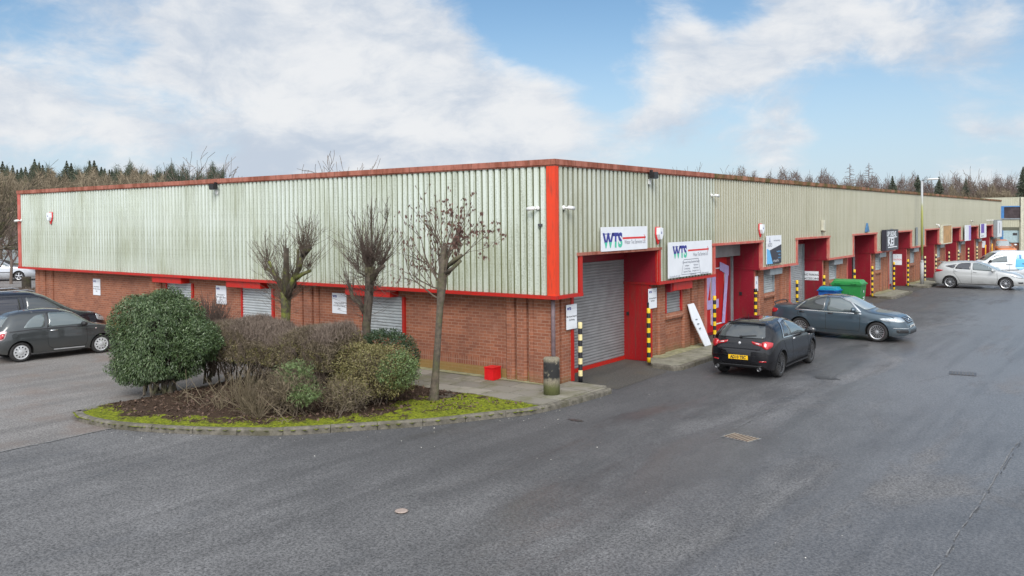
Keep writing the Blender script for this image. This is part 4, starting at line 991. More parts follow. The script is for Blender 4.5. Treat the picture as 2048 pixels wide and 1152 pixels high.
b = MB(); b.tube([(.30, -.09, 6.27), (.42, -.12, 6.26), (.85, -.24, 6.27), (.96, -.27, 6.28)], [.06, .10, .09, .04], 12); b.v = [(x, y, 6.26+(z-6.26)*.6) for x, y, z in b.v]; b.build('lantern', M['whitep'], t, True)
# ================================================================== FAR BUILDING
fb = empty('office_block', (-1.5, 84, 0), 0, 'far two storey cream clad building with blue framed windows beyond the end of the row', 'building')
def fbx(name, mat, *bs):
    b = MB()
    for q in bs: b.box(*q)
    o = b.build(name, mat, fb, loc=None); return o
M['blue'] = plain('blue_frame', (.06, .20, .46), .4, 0, .1); M['glassd'] = plain('dark_window_glass', (.07, .055, .06), .08, 0, .3, 1.5); M['glassp'] = plain('pale_window_glass', (.42, .55, .58), .1, 0, .1)
M['fcl'] = plain('cream_profile_sheet', (.50, .49, .38), .6, 0, .12, 1.2, dirt=(.2, .19, .11), dscale=1.2, damt=.4)
b = MB(); 
def cor(x0, x1, z0, z1, bot=0):
    n = int((x1-x0)/.16)
    for k in range(n):
        xa = x0+.16*k; 
        for (p, dp_), (q, dq) in zip(((0, 0), (.07, 0), (.09, .03), (.14, .03)), ((.07, 0), (.09, .03), (.14, .03), (.16, 0))): b.face((xa+p, dp_, z0), (xa+q, dq, z0), (xa+q, dq, z1), (xa+p, dp_, z1))
cor(-12, 2.36, 5.12, 6.0); cor(-12, 2.36, 2.95, 3.75); b.face((-12, 0, 2.95), (2.36, 0, 2.95), (2.36, .35, 2.62), (-12, .35, 2.62)); b.build('cladding', M['fcl'], fb)
fbx('wall', M['brick'], (-12, 2.34, .36, .6, 0, 1.35)); fbx('wall', plain('grey_render', (.28, .27, .23), .8), (-12, 2.34, .36, .6, 1.352, 2.66)); fbx('wall', M['fcl'], (-12, 2.34, .05, .3, 3.5, 5.9), (2.2, 2.36, .05, 14, 0, 5.9), (-12, -11.8, .05, 14, 0, 5.9)); fbx('roof', M['roofm'], (-12, 2.3, .1, 14, 5.9, 5.97))
for x0 in (-9.5, -5.0, -1.1+.1):
    w1 = fbx('window', M['glassd'], (x0, x0+3.3, -.0, .04, 3.86, 5.02))
    for q in ((x0-.0, x0+3.3, -.05, -.002, 5.02, 5.12), (x0+1.45, x0+1.85, -.04, -.003, 3.86, 5.018)): bb = MB(); bb.box(*q); bb.build('frame', M['blue'], w1)
    bb = MB(); bb.box(x0, x0+3.3, -.07, .0, 3.74, 3.86); bb.build('sill', M['galvbox'], w1)
    w2 = fbx('window', M['glassp'], (x0+1.75, x0+3.3, .30, .35, 1.36, 2.60)); bb = MB(); bb.box(x0+1.5, x0+1.745, .28, .35, 1.3, 2.62); bb.build('frame', M['blue'], w2)
    bb = MB(); bb.box(x0+2.6, x0+3.0, .285, .298, 2.1, 2.35); bb.build('vent', M['castd'], w2)
fbx('corner_post', M['creamp'], (2.34, 2.62, -.12, .2, 0, 6.0))
# ================================================================== VEGETATION
M['bark'] = plain('brown_bark', (.072, .056, .043), .9, 0, .35, 9, dirt=(.13, .14, .05), dscale=3, damt=.5, bmp=.6)
M['barkm'] = plain('mossy_bark', (.062, .050, .037), .9, 0, .4, 8, dirt=(.22, .26, .025), dscale=2.2, damt=.95, bmp=.6)
M['barkl'] = plain('pale_bark', (.095, .076, .057), .9, 0, .4, 9, dirt=(.085, .10, .03), dscale=3.2, damt=.8, bmp=.7)
M['twig'] = plain('twig_brown', (.10, .075, .055), .85, 0, .25, 5)
M['twigr'] = plain('twig_reddish', (.085, .060, .048), .85, 0, .25, 5)
M['farbark'] = plain('far_branch', (.135, .105, .085), .9, 0, .25, .3)
M['farbark2'] = plain('far_branch_reddish', (.12, .08, .07), .9, 0, .25, .3)
def rot_about(v, axis, a): return Matrix.Rotation(a, 3, axis) @ v
def grow(mb, rnd, p, d, L, r, lev, maxlev, spread, ups=.25, kids=(3, 5), taper=.55, sides=(6, 4, 3, 3, 3), wig=.18, rmin=.003, tips=None):
    n = 4 if lev < maxlev else 3; pts = [p.copy()]; dd = d.copy()
    for k in range(n):
        dd = (dd+Vector((rnd.gauss(0, wig), rnd.gauss(0, wig), rnd.gauss(0, wig)+ups*.25))).normalized(); pts.append(pts[-1]+dd*(L/n))
    rad = [max(rmin, r*(1-(1-taper)*k/n)) for k in range(n+1)]
    mb.tube(pts, rad, sides[min(lev, len(sides)-1)], cap=lev < 2)
    if lev >= maxlev:
        if tips is not None: tips.append((pts[-1], dd)); tips.append((pts[1], dd))
        return
    m = rnd.randint(*kids)
    for j in range(m):
        t = rnd.uniform(.35, 1.0) if j else 1.0
        q = pts[min(n, max(1, int(t*n)))]; ax = dd.orthogonal().normalized(); ax = rot_about(ax, dd, rnd.uniform(0, 6.28))
        nd_ = rot_about(dd, ax, rnd.uniform(.5, 1.0)*spread if j else rnd.uniform(0, .3)*spread)
        nd_ = (nd_+Vector((0, 0, ups))).normalized()
        grow(mb, rnd, q, nd_, L*rnd.uniform(.55, .8), rad[min(n, max(1, int(t*n)))]*.62, lev+1, maxlev, spread, ups, kids, taper, sides, wig, rmin, tips)
def shoots(mb, rnd, p, d, n, L0, L1, r, spread=.5, wig=.10, ups=.5, sub=3, rmin=.0034):
    for k in range(n):
        a = Vector((rnd.gauss(0, spread), rnd.gauss(0, spread), rnd.gauss(0, spread*.6)))
        dd = (d+a+Vector((0, 0, ups*.3))).normalized(); L = rnd.uniform(L0, L1); pts = [p+Vector((rnd.gauss(0, .03), rnd.gauss(0, .03), rnd.gauss(0, .03)))]
        for q in range(5):
            dd = (dd+Vector((rnd.gauss(0, wig), rnd.gauss(0, wig), rnd.gauss(0, wig)+ups*.16))).normalized(); pts.append(pts[-1]+dd*L/5)
        rr_ = r*rnd.uniform(.7, 1.2)*(.5+.5*L/L1); mb.tube(pts, [max(rmin, rr_*(1-.13*q)) for q in range(6)], 4, False)
        for s in range(rnd.randint(0, sub)):
            i = rnd.randint(1, 4); e = (dd+Vector((rnd.gauss(0, .5), rnd.gauss(0, .5), rnd.gauss(0, .3)))).normalized(); l = L*rnd.uniform(.15, .4)
            mb.tube([pts[i], pts[i]+e*l*.5, pts[i]+e*l+Vector((0, 0, l*.15))], [rmin*1.2, rmin*1.1, rmin*.8], 3, False)
# ---- first pollard
def V3(*a): return Vector(a)
rnd = random.Random(12)
t = empty('pollarded_tree', (-7.2, -2.3, .1), 0, 'leftmost of the three small trees, a pollard with thick mossy stumps', 'tree', 'bare trees in the kerbed bed')
b = MB(); b.tube([V3(0, 0, -.05), V3(.02, 0, .5), V3(-.02, .02, 1.2), V3(.03, 0, 1.85), V3(.02, 0, 2.2)], [.17, .125, .112, .13, .14], 12)
LB = [([(.0, 0, 2.05), (-.28, .05, 2.45), (-.62, 0, 2.72), (-.80, 0, 2.80)], [.12, .085, .065, .05]), ([(-.02, 0, 2.1), (-.06, .05, 2.6), (.0, 0, 2.95), (.02, 0, 3.38)], [.15, .11, .10, .085]),
      ([(.0, .05, 2.1), (-.1, .1, 2.7), (-.13, .1, 3.15)], [.12, .09, .075]), ([(.05, 0, 2.1), (.3, -.03, 2.5), (.52, 0, 2.85), (.72, 0, 3.28)], [.13, .10, .09, .08]),
      ([(.35, 0, 2.55), (.62, 0, 2.68), (.98, 0, 2.80)], [.085, .07, .055]), ([(.2, .1, 2.3), (.32, .1, 2.8), (.38, .1, 3.35)], [.06, .05, .035]), ([(-.1, 0, 2.2), (-.4, 0, 2.55), (-.72, 0, 3.0)], [.07, .055, .05]),
      ([(.7, 0, 3.2), (.85, 0, 3.35), (1.0, 0, 3.4)], [.10, .12, .07])]
b.build('trunk', M['barkm'], t, True, False)
for p, r in LB: b = MB(); b.tube([V3(*q)+V3(.06, 0, 0) for q in p], [x*.78 for x in r], 10); b.build('limb', M['barkm'], t, True, False)
b = MB()
for p, n, l0, l1, dv in (((-.78, 0, 2.8), 26, .3, 1.0, (-.3, 0, .7)), ((.02, 0, 3.3), 10, .2, .6, (0, 0, 1)), ((-.13, .1, 3.1), 14, .3, .8, (-.4, 0, .8)), ((.75, 0, 3.3), 46, .3, 1.25, (.05, 0, 1)), ((.97, 0, 3.35), 34, .3, 1.0, (.25, 0, .9)), ((.7, 0, 3.1), 22, .3, .9, (.3, 0, .6)),
                     ((-.72, 0, 3.0), 18, .3, 1.1, (-.3, 0, .9)), ((.0, 0, 1.9), 46, .3, 1.1, (-.7, -.2, .35)), ((.1, 0, 2.0), 50, .3, 1.2, (.7, -.2, .35)), ((-.1, 0, 2.3), 40, .4, 1.3, (-.5, -.1, .8)), ((.3, 0, 2.5), 40, .3, 1.2, (.4, -.1, .8)), ((.95, 0, 2.9), 20, .3, 1.0, (.5, 0, .4)), ((.4, 0, 2.6), 14, .3, .8, (.5, -.2, .5)), ((.98, 0, 2.8), 14, .2, .7, (.6, 0, .6)), ((-.4, 0, 2.5), 12, .3, .7, (-.4, -.2, .6)), ((0, 0, 1.6), 10, .3, .8, (0, -.4, .3))):
    shoots(b, rnd, V3(*p), V3(*dv), n, l0, l1, .0075, .5)
b.build('shoots', M['twig'], t, False, False)
# ---- second pollard, dense witches broom
rnd = random.Random(5)
t = empty('pollarded_tree', (-4.06, -2.3, .1), 0, 'middle of the three small trees with a dense dark broom of upright twigs', 'tree', 'bare trees in the kerbed bed')
b = MB(); b.tube([V3(0, 0, -.05), V3(.02, 0, .8), V3(-.03, 0, 1.5), V3(.06, 0, 2.1), V3(.10, 0, 2.5), V3(.12, 0, 2.95)], [.15, .115, .105, .105, .11, .13], 12); b.build('trunk', M['bark'], t, True, False)
for p, r in (([(-.02, 0, 1.75), (-.25, 0, 2.05), (-.5, 0, 2.15), (-.62, 0, 2.5)], [.08, .06, .05, .035]), ([(.1, 0, 2.5), (.35, 0, 2.85), (.62, 0, 3.0)], [.09, .07, .04]), ([(.1, 0, 2.8), (-.12, 0, 3.2), (-.2, 0, 3.6)], [.05, .03, .015]), ([(.1, 0, 2.9), (.2, 0, 3.5), (.18, 0, 4.2), (.22, 0, 4.7)], [.05, .022, .014, .008]), ([(.2, 0, 3.0), (.5, 0, 3.6), (.8, 0, 4.3)], [.03, .018, .008])):
    b = MB(); b.tube([V3(*q) for q in p], r, 8); b.build('limb', M['bark'], t, True, False)
b = MB()
for p, n, l0, l1, dv, sp in (((.12, 0, 3.0), 110, .35, 1.35, (-.05, 0, 1), .55), ((.12, 0, 3.1), 60, .25, .6, (.0, 0, .5), .9), ((.1, 0, 2.7), 90, .3, 1.0, (0, -.1, .4), .85), ((.5, 0, 3.0), 46, .3, 1.1, (.45, 0, .7), .4), ((-.3, 0, 2.9), 30, .3, 1.1, (-.5, 0, .7), .4), ((-.55, 0, 2.3), 26, .3, 1.0, (-.3, 0, .8), .35), ((.18, 0, 4.0), 12, .3, .7, (0, 0, 1), .35), ((.7, 0, 4.1), 8, .3, .7, (.4, 0, .7), .3), ((.05, 0, 1.9), 14, .3, .9, (-.5, -.2, .1), .35), ((.1, 0, 2.3), 34, .3, .9, (.6, -.1, .2), .5), ((-.05, 0, 2.0), 30, .3, .9, (-.5, -.1, .3), .6), ((0, 0, 1.7), 16, .3, .8, (.4, -.2, .0), .6), ((-.1, 0, 3.4), 14, .4, 1.2, (-.35, 0, .8), .3)):
    shoots(b, rnd, V3(*p), V3(*dv), n, l0, l1, .0075, sp)
b.build('shoots', M['twigr'], t, False, False)
# ---- leaning tree with withered leaves
rnd = random.Random(9)
t = empty('leaning_tree', (-1.47, -2.74, .1), 0, 'rightmost small tree, leaning slender trunk with a cut top and hanging withered leaves', 'tree', 'bare trees in the kerbed bed')
b = MB(); b.tube([V3(-.02, 0, -.05), V3(.0, 0, .15), V3(.06, 0, .7), V3(.14, 0, 1.5), V3(.21, 0, 2.2), V3(.27, 0, 2.7), V3(.30, 0, 3.0), V3(.36, 0, 3.52)], [.16, .105, .082, .072, .076, .11, .09, .07], 12); b.build('trunk', M['barkl'], t, True, False)
tips = []; b = MB()
for p, d, L, r in (((.30, 0, 2.9), (-.55, 0, .9), .86, .02), ((.28, 0, 2.8), (-.9, -.1, .45), .85, .02), ((.25, 0, 2.55), (-.95, 0, .35), .95, .019), ((.24, 0, 2.3), (-1, .1, .30), 1.05, .022), ((.33, 0, 3.1), (.45, 0, 1), .86, .02), ((.31, 0, 3.0), (.75, .1, .75), .85, .019),
                   ((.33, 0, 3.2), (-.15, 0, 1), .85, .018), ((.30, 0, 2.8), (.9, -.1, .35), .75, .022), ((.33, 0, 3.1), (.15, .3, 1), .95, .024), ((.27, 0, 2.6), (-.6, -.3, .9), 1.0, .024), ((.27, 0, 2.7), (.6, -.3, .9), .8, .024)):
    grow(b, rnd, V3(*p), V3(*d).normalized(), L, r, 1, 3, .75, .22, (3, 5), .6, (8, 6, 4, 4), .16, .0028, tips)
b.build('branches', M['twig'], t, False, False)
for q in (((.36, 0, 3.0), (.62, 0, 3.2), (.85, 0, 3.32)), ((.35, 0, 2.9), (.6, -.02, 3.02), (.82, 0, 3.2))): b = MB(); b.tube([V3(*x) for x in q], [.05, .045, .04], 8); b.build('limb', M['barkl'], t, True, False)
rg = np.random.default_rng(4); P_ = []; 
for (q, d) in tips:
    right = q.x > .3
    for k in range(rg.integers(0, 7 if right else 3)): P_.append((q.x+rg.normal(0, .04), q.y+rg.normal(0, .04), q.z-abs(rg.normal(0, .06)))); P_.append((q.x+rg.normal(0, .02), q.y, q.z-.03))
C = np.array(P_); n = len(C); A = unit(np.stack([rg.normal(0, .35, n), rg.normal(0, .35, n), -np.ones(n)], 1))*rg.uniform(.025, .055, (n, 1)); Bv = unit(np.cross(A, rg.normal(0, 1, (n, 3))))*rg.uniform(.012, .022, (n, 1))
M['wither'] = leafmat('withered_leaf', [(.06, .030, .025), (.12, .06, .048), (.20, .11, .08)], .8)
quads('withered_leaves', C, A, Bv, M['wither'], t)
# ---- shrubs
def shell_pts(n, c, R, rmin=.8, ex=2.6, seed=1, zcut=None, bump_=.08):
    g_ = np.random.default_rng(seed); d = unit(g_.normal(0, 1, (n, 3)))
    s = (np.abs(d)**ex).sum(1)**(-1/ex); P = d*s[:, None]
    wob = 1+bump_*(np.sin(d[:, 0]*5+seed)+np.sin(d[:, 1]*6.3+seed*2)+np.sin(d[:, 2]*7+seed*.7+d[:, 0]*4))
    r = (rmin+(1-rmin)*g_.uniform(0, 1, n)**.6)
    P = P*wob[:, None]*r[:, None]; N_ = unit(P/np.array(R)); C = np.array(c)+P*np.array(R)
    return C.astype(np.float32), N_, g_
def leafy(name, parent, c, R, n, ll, lw, mat, rmin=.75, ex=2.6, seed=1, droop=.2, zmin=None, bump_=.08, outw=.6, hollow=True):
    C, N_, g_ = shell_pts(n, c, R, rmin, ex, seed, None, bump_)
    if zmin is not None: k = C[:, 2] > zmin+g_.normal(0, .04, len(C)); C, N_ = C[k], N_[k]
    if hollow:
        q = np.sin(C[:, 0]*9.1+seed)*np.sin(C[:, 1]*8.3+1)*np.sin(C[:, 2]*10.7+2)+.5*np.sin(C[:, 0]*21+C[:, 2]*17)*np.sin(C[:, 1]*19-C[:, 2]*9)
        k = (q+g_.normal(0, .25, len(C)) > -.32) | (np.linalg.norm((C-np.array(c))/np.array(R), axis=1) < .84); C, N_ = C[k], N_[k]
    n = len(C); T = unit(g_.normal(0, 1, (n, 3))*.75+N_*outw+np.array([0, 0, .35-droop]))
    A = T*g_.uniform(ll*.6, ll*1.1, (n, 1)); B_ = unit(np.cross(T, N_+g_.normal(0, .7, (n, 3))))*g_.uniform(lw*.7, lw*1.15, (n, 1))
    return quads(name, C, A, B_, mat, parent)
def stems(name, parent, rnd, base, n, top, spread, r, mat, foot=.2):
    b = MB()
    for k in range(n):
        a = rnd.uniform(0, 6.28); p = V3(base[0]+rnd.gauss(0, foot), base[1]+rnd.gauss(0, foot), 0)
        e = V3(base[0]+math.cos(a)*spread[0]*rnd.uniform(.3, 1), base[1]+math.sin(a)*spread[1]*rnd.uniform(.3, 1), top*rnd.uniform(.7, 1.1))
        m_ = (p*.5+e*.5)+V3(rnd.gauss(0, .1), rnd.gauss(0, .1), -.05*top); m2 = p*.8+e*.2+V3(rnd.gauss(0, .04), rnd.gauss(0, .04), .1*top)
        b.tube([p, m2, m_, e], [r, r*.85, r*.65, r*.35], 5, False)
        for q in range(3):
            f_ = m_+V3(rnd.gauss(0, .2), rnd.gauss(0, .2), top*.35); b.tube([m_, (m_+f_)/2+V3(rnd.gauss(0, .04), 0, 0), f_], [r*.45, r*.35, r*.2], 4, False)
    return b.build(name, mat, parent, False, False)
M['evergreen'] = leafmat('glossy_evergreen_leaf', [(.018, .036, .013), (.040, .072, .024), (.08, .125, .045), (.19, .24, .13)], .45)
M['darkgreen'] = leafmat('dark_green_leaf', [(.012, .026, .010), (.025, .05, .018), (.05, .085, .03)], .45)
M['olive'] = leafmat('olive_leaf', [(.055, .045, .016), (.11, .10, .032), (.18, .165, .055), (.22, .15, .07)], .6)
M['hedgeb'] = leafmat('bare_hedge_twigs', [(.055, .040, .025), (.105, .083, .048), (.165, .13, .08), (.25, .20, .145)], .85)
M['hedgep'] = leafmat('purplish_twigs', [(.085, .060, .048), (.155, .118, .092), (.25, .195, .155)], .85)
M['juniper'] = leafmat('juniper_green', [(.045, .07, .022), (.10, .15, .05), (.18, .24, .085)], .55)
t = empty('evergreen_shrub', (-7.80, -5.60, .1), 0, 'large rounded glossy evergreen bush at the left end of the kerbed bed', 'shrub')
stems('stems', t, rnd, (.35, -.1), 22, 1.1, (.75, .7), .035, M['bark'], .22)
leafy('foliage', t, (-.02, 0, 1.27), (.98, .92, 1.05), 66000, .046, .0105, M['evergreen'], .66, 3.9, 3, 1.5, .16, .045, .8)
leafy('stray_shoots', t, (.0, 0, 1.32), (1.06, 1.0, 1.10), 2600, .050, .010, M['evergreen'], .90, 3.2, 6, .3, .5, .07, 1.2)
leafy('foliage', t, (.15, .05, 2.10), (.50, .5, .36), 6500, .044, .0105, M['evergreen'], .5, 2.3, 19, .3, None, .12, .8)
leafy('foliage', t, (-.45, -.3, .62), (.62, .6, .42), 7500, .044, .0105, M['evergreen'], .5, 2.4, 23, 1.4, .12, .12, .8)
leafy('foliage', t, (.95, .35, 1.25), (.62, .6, .52), 13000, .042, .011, M['evergreen'], .5, 2.4, 8, .6, None, .1, .6)
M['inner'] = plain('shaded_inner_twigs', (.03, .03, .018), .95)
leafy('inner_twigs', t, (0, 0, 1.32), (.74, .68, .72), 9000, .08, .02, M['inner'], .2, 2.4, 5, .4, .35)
def twigs(name, parent, box_, n, l, wd, mat, seed, dirz=.6, surf=False):
    g_ = np.random.default_rng(seed); (x0, x1, y0, y1, z0, z1) = box_
    U = g_.uniform(0, 1, (n, 3))
    if surf:
        k = g_.integers(0, 10, n); U[k < 5, 2] = 1-np.abs(g_.normal(0, .09, (k < 5).sum())); f_ = (k >= 5) & (k < 8); U[f_, 1] = np.abs(g_.normal(0, .08, f_.sum())); U[k == 8, 1] = 1-np.abs(g_.normal(0, .08, (k == 8).sum()))
    C = np.stack([x0+(x1-x0)*U[:, 0], y0+(y1-y0)*U[:, 1], z0+(z1-z0)*U[:, 2]], 1)
    C[:, 2] += (.10*np.sin(C[:, 0]*2.3+seed)+.05*np.sin(C[:, 0]*6.1))*U[:, 2]; C[:, 1] += .08*np.sin(C[:, 0]*3.1+C[:, 2]*2)
    # rounded upper edges
    e = np.minimum(np.minimum(U[:, 1], 1-U[:, 1])*(y1-y0), np.minimum(U[:, 0], 1-U[:, 0])*(x1-x0)*1.2); C[:, 2] -= np.clip(.22-e, 0, 1)*U[:, 2]*1.1
    q = np.sin(C[:, 0]*7.3+seed)*np.sin(C[:, 2]*9.7+1)+.6*np.sin(C[:, 0]*17+C[:, 2]*13+seed)+g_.normal(0, .3, n); k = (q > -.55) | (C[:, 2] > z1-.18); C = C[k]; n = len(C); T = unit(g_.normal(0, 1, (n, 3))+np.array([0, 0, dirz])); A = T*g_.uniform(l*.5, l, (n, 1)); B_ = unit(np.cross(T, g_.normal(0, 1, (n, 3))))*wd
    return quads(name, C, A, B_, mat, parent)
t = empty('bare_hedge', (-5.6, -3.95, .1), R_(4), 'long clipped brown winter hedge, almost leafless, running across the bed in front of the pollards', 'hedge')
twigs('fine_twigs', t, (-2.45, 2.55, -.65, .6, .78, 1.52), 30000, .13, .0065, M['hedgeb'], 4, .7, True)
twigs('top_twigs', t, (-2.45, 2.5, -.62, .58, 1.10, 1.62), 22000, .14, .005, M['hedgep'], 9, 1.6, True)
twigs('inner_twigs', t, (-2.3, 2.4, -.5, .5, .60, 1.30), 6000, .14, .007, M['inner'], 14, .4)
twigs('leaves', t, (-2.4, 2.5, -.68, .62, .70, 1.4), 19000, .024, .011, M['olive'], 5, .2, True)
rnd = random.Random(31); 
for k in range(11): stems('stems', t, rnd, (-2.2+.45*k, rnd.uniform(-.2, .2)), 6, 1.05, (.42, .4), .022, M['bark'], .10)
rnd = random.Random(71); b = MB()
for k in range(150): x_ = rnd.uniform(-2.3, 2.4); shoots(b, rnd, V3(x_, rnd.uniform(-.66, .3), rnd.uniform(.25, .9)), V3(rnd.gauss(0, .25), rnd.gauss(-.1, .25), 1), 4, .4, .95, .008, .5, sub=3, rmin=.003)
b.build('branches', M['twig'], t, False, False)
t = empty('bare_bush', (-8.55, -3.7, .1), 0, 'purplish bare twiggy bush showing above the hedge behind the evergreen', 'shrub')
b = MB(); rnd = random.Random(3); shoots(b, rnd, V3(0, 0, .9), V3(.0, 0, 1), 190, .7, 1.35, .006, .42, sub=4); shoots(b, rnd, V3(.45, -.1, .9), V3(.1, 0, 1), 130, .5, 1.2, .006, .4, sub=4); b.build('shoots', M['twigr'], t, False, False); stems('stems', t, rnd, (0, 0), 9, .9, (.3, .3), .02, M['bark'], .1)
t = empty('olive_shrub', (-2.42, -3.75, .1), 0, 'rounded olive green and russet bush at the right end of the bed', 'shrub')
leafy('foliage', t, (0, 0, .72), (.92, .80, .64), 19000, .026, .011, M['olive'], .55, 2.6, 11, .2, .28, .06, .5)
leafy('green_foliage', t, (.72, .1, .82), (.40, .55, .42), 4200, .028, .012, M['juniper'], .6, 2.3, 13, .2, None, .08)
leafy('inner_twigs', t, (0, 0, .7), (.85, .7, .55), 6000, .07, .006, M['hedgeb'], .1, 2.4, 12, 0, .2)
rnd = random.Random(44); stems('stems', t, rnd, (0, 0), 26, .75, (.75, .5), .016, M['twig'], .3)
t = empty('olive_shrub', (-3.45, -3.55, .1), 0, 'paler yellow olive bush rising between the brown hedge and the rounded olive bush', 'shrub')
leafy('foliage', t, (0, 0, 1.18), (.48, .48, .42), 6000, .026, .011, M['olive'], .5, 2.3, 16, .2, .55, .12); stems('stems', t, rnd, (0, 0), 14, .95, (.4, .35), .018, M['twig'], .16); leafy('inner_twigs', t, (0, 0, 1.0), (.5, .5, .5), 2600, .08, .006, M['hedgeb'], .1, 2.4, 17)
t = empty('dark_shrub', (-3.15, -2.55, .1), 0, 'dark green rounded clipped bush below the third shuttered window', 'shrub')
leafy('foliage', t, (0, 0, .78), (.84, .62, .70), 16000, .030, .012, M['darkgreen'], .72, 2.6, 21, .3, None, .03); stems('stems', t, rnd, (0, 0), 10, .5, (.4, .3), .02, M['bark'], .15)
t = empty('straggly_shrub', (-3.15, -5.45, .1), 0, 'low straggly half dead shrub with pale green sprays in front of the hedge', 'shrub')
rnd = random.Random(77)
leafy('sprays', t, (.05, .15, .86), (.42, .36, .28), 1900, .040, .008, M['juniper'], .4, 2.2, 31, .2, None, .18); leafy('sprays', t, (.55, -.05, .50), (.38, .36, .22), 1800, .040, .008, M['juniper'], .4, 2.2, 33, .2, None, .18)
leafy('dead_twigs', t, (0, 0, .55), (.75, .6, .5), 4200, .10, .0045, M['hedgeb'], .1, 2.2, 34, 0, .05); stems('stems', t, rnd, (0, 0), 34, .8, (.75, .5), .012, M['twig'], .22)
t = empty('dead_clump', (-3.85, -6.0, .1), 0, 'clump of pale dead upright stems left of the straggly shrub', 'shrub')
b = MB(); rnd = random.Random(15); shoots(b, rnd, V3(0, 0, 0), V3(.15, 0, 1), 60, .5, 1.15, .005, .38, sub=3); shoots(b, rnd, V3(-.4, .3, 0), V3(-.1, 0, 1), 50, .4, .9, .005, .5, sub=3); shoots(b, rnd, V3(.5, -.1, 0), V3(.1, 0, 1), 50, .3, .75, .005, .6, sub=3)
shoots(b, rnd, V3(-1.1, .5, 0), V3(.3, 0, 1), 26, .3, .8, .006, .5, sub=3); shoots(b, rnd, V3(-.8, -.1, 0), V3(-.2, 0, 1), 16, .3, .6, .006, .5, sub=3); b.build('dead_stems', M['hedgeb'], t, False, False)
b = MB(); rnd = random.Random(16)
for k in range(170):
    p = V3(-4.9+rnd.uniform(-1.7, 2.6), -5.6+rnd.uniform(-.9, 1.2)*.8, .15); a = rnd.uniform(0, 6.28); l = rnd.uniform(.15, .6); e = V3(math.cos(a)*l, math.sin(a)*l, rnd.uniform(0, 1.2)*l); b.tube([p, p+e*.5+V3(0, 0, .02), p+e], [.006, .005, .003], 4, False)
o = b.build('fallen_twigs', M['hedgeb'], None, False, False); o['kind'] = 'stuff'
t = empty('brown_shrub', (-2.25, -4.75, .1), 0, 'sparse brown twiggy bush low in front of the olive bush', 'shrub')
leafy('twigs', t, (0, 0, .42), (.65, .5, .4), 3600, .07, .0045, M['hedgeb'], .1, 2.2, 41, 0, .03); leafy('leaves', t, (0, .1, .5), (.6, .45, .35), 1500, .022, .01, M['olive'], .4, 2.2, 42); stems('stems', t, rnd, (0, 0), 26, .6, (.55, .4), .011, M['twig'], .25)
# moss cushions: fine tufts over the green areas
cnt = 14000; X = rr.uniform(-7.3, 1.1, cnt); Y = rr.uniform(-8.1, -1.8, cnt); keep = []
for x, y in zip(X, Y):
    if inpoly(x, y, BED):
        d = edge_d(x, y)
        if d > .21 and (d < .75 or x > -1.2) and math.sin(x*2.1+1)*math.sin(y*2.7)+rr.normal(0, .4) > -.25: keep.append((x, y, .135+.03*min(1, d)))
C = np.array(keep); n = len(C); A = unit(rr.normal(0, .6, (n, 3))+np.array([0, 0, .5]))*rr.uniform(.008, .020, (n, 1)); Bv = unit(np.cross(A, rr.normal(0, 1, (n, 3))))*.006
M['moss'] = leafmat('moss_tuft', [(.08, .10, .012), (.18, .21, .015), (.30, .32, .022)], .8); o = quads('moss', C, A, Bv, M['moss']); o['kind'] = 'stuff'
# ================================================================== DISTANCE: low hills and trees
M['hill'] = plain('hillside_grass', (.17, .16, .085), .95, 0, .25, .05, dirt=(.14, .10, .06), dscale=.06, damt=.7)
def hill(cx_, cy_, rx, ry, h, name='hill'):
    b = MB(); n = 28; m_ = 10; i0 = 0; rows = []
    for j in range(m_+1):
        q = j/m_; row = []
        for k in range(n):
            a = 2*math.pi*k/n; wv = 1+.08*math.sin(3*a+cx_)+.05*math.sin(5*a)
            row.append((cx_+rx*(1-q)*math.cos(a)*wv, cy_+ry*(1-q)*math.sin(a)*wv, h*(1-(1-q)**2)**1.3-.1))
        rows.append(row)
    for j in range(m_):
        for k in range(n): l = (k+1) % n; b.face(rows[j][k], rows[j][l], rows[j+1][l], rows[j+1][k])
    o = b.build(name, M['hill'], None, True, False); o['kind'] = 'structure'
hill(-22, 150, 34, 20, 8.6); hill(-9.0, 143, 11, 12, 9.0); hill(-150, 110, 80, 40, 6)
def bare_mesh(seed, h, maxlev=4, spread=.75, up=.3, mat=None, rm=.008, rs=.009):
    rnd = random.Random(seed); b = MB(); b2 = MB(); p = V3(0, 0, 0); d = V3(rnd.gauss(0, .05), rnd.gauss(0, .05), 1).normalized(); L = h*.28
    b.tube([p, p+d*L], [h*.018, h*.014], 8)
    for k in range(4):
        ax = rot_about(V3(1, 0, 0), V3(0, 0, 1), rnd.uniform(0, 6.28)); dd = rot_about(d, ax, rnd.uniform(.15, .65)); grow(b2, rnd, p+d*L*rnd.uniform(.75, 1), dd, h*rnd.uniform(.20, .34), h*rs, 1, maxlev, spread, up, (2, 5), .6, (6, 5, 3, 3, 3), .18, rm)
    return b, b2
def tree_obj(bm2, name, label, cat, loc, rz, sc, mt, mc, group, crown='crown'):
    t = empty(name, loc, rz, label, cat, group); t.scale = (sc, sc, sc)
    a = link('trunk', bm2[0], t); c = link(crown, bm2[1], t); return t
def mk(b, name, mat):
    me = bpy.data.meshes.new(name); me.from_pydata(b.v, [], b.f); me.update(); me.materials.append(mat); return me
BT = []
for s in range(4): a, c = bare_mesh(100+s, 12, 4, .75, .3); BT.append((mk(a, 'trunk', M['farbark']), mk(c, 'crown', M['farbark'] if s % 2 else M['farbark2'])))
BT2 = []
for s in range(4): a, c = bare_mesh(200+s, 12, 4, 1.15, .22, rm=.020, rs=.013); BT2.append((mk(a, 'trunk', M['farbark']), mk(c, 'crown', M['farbark'])))
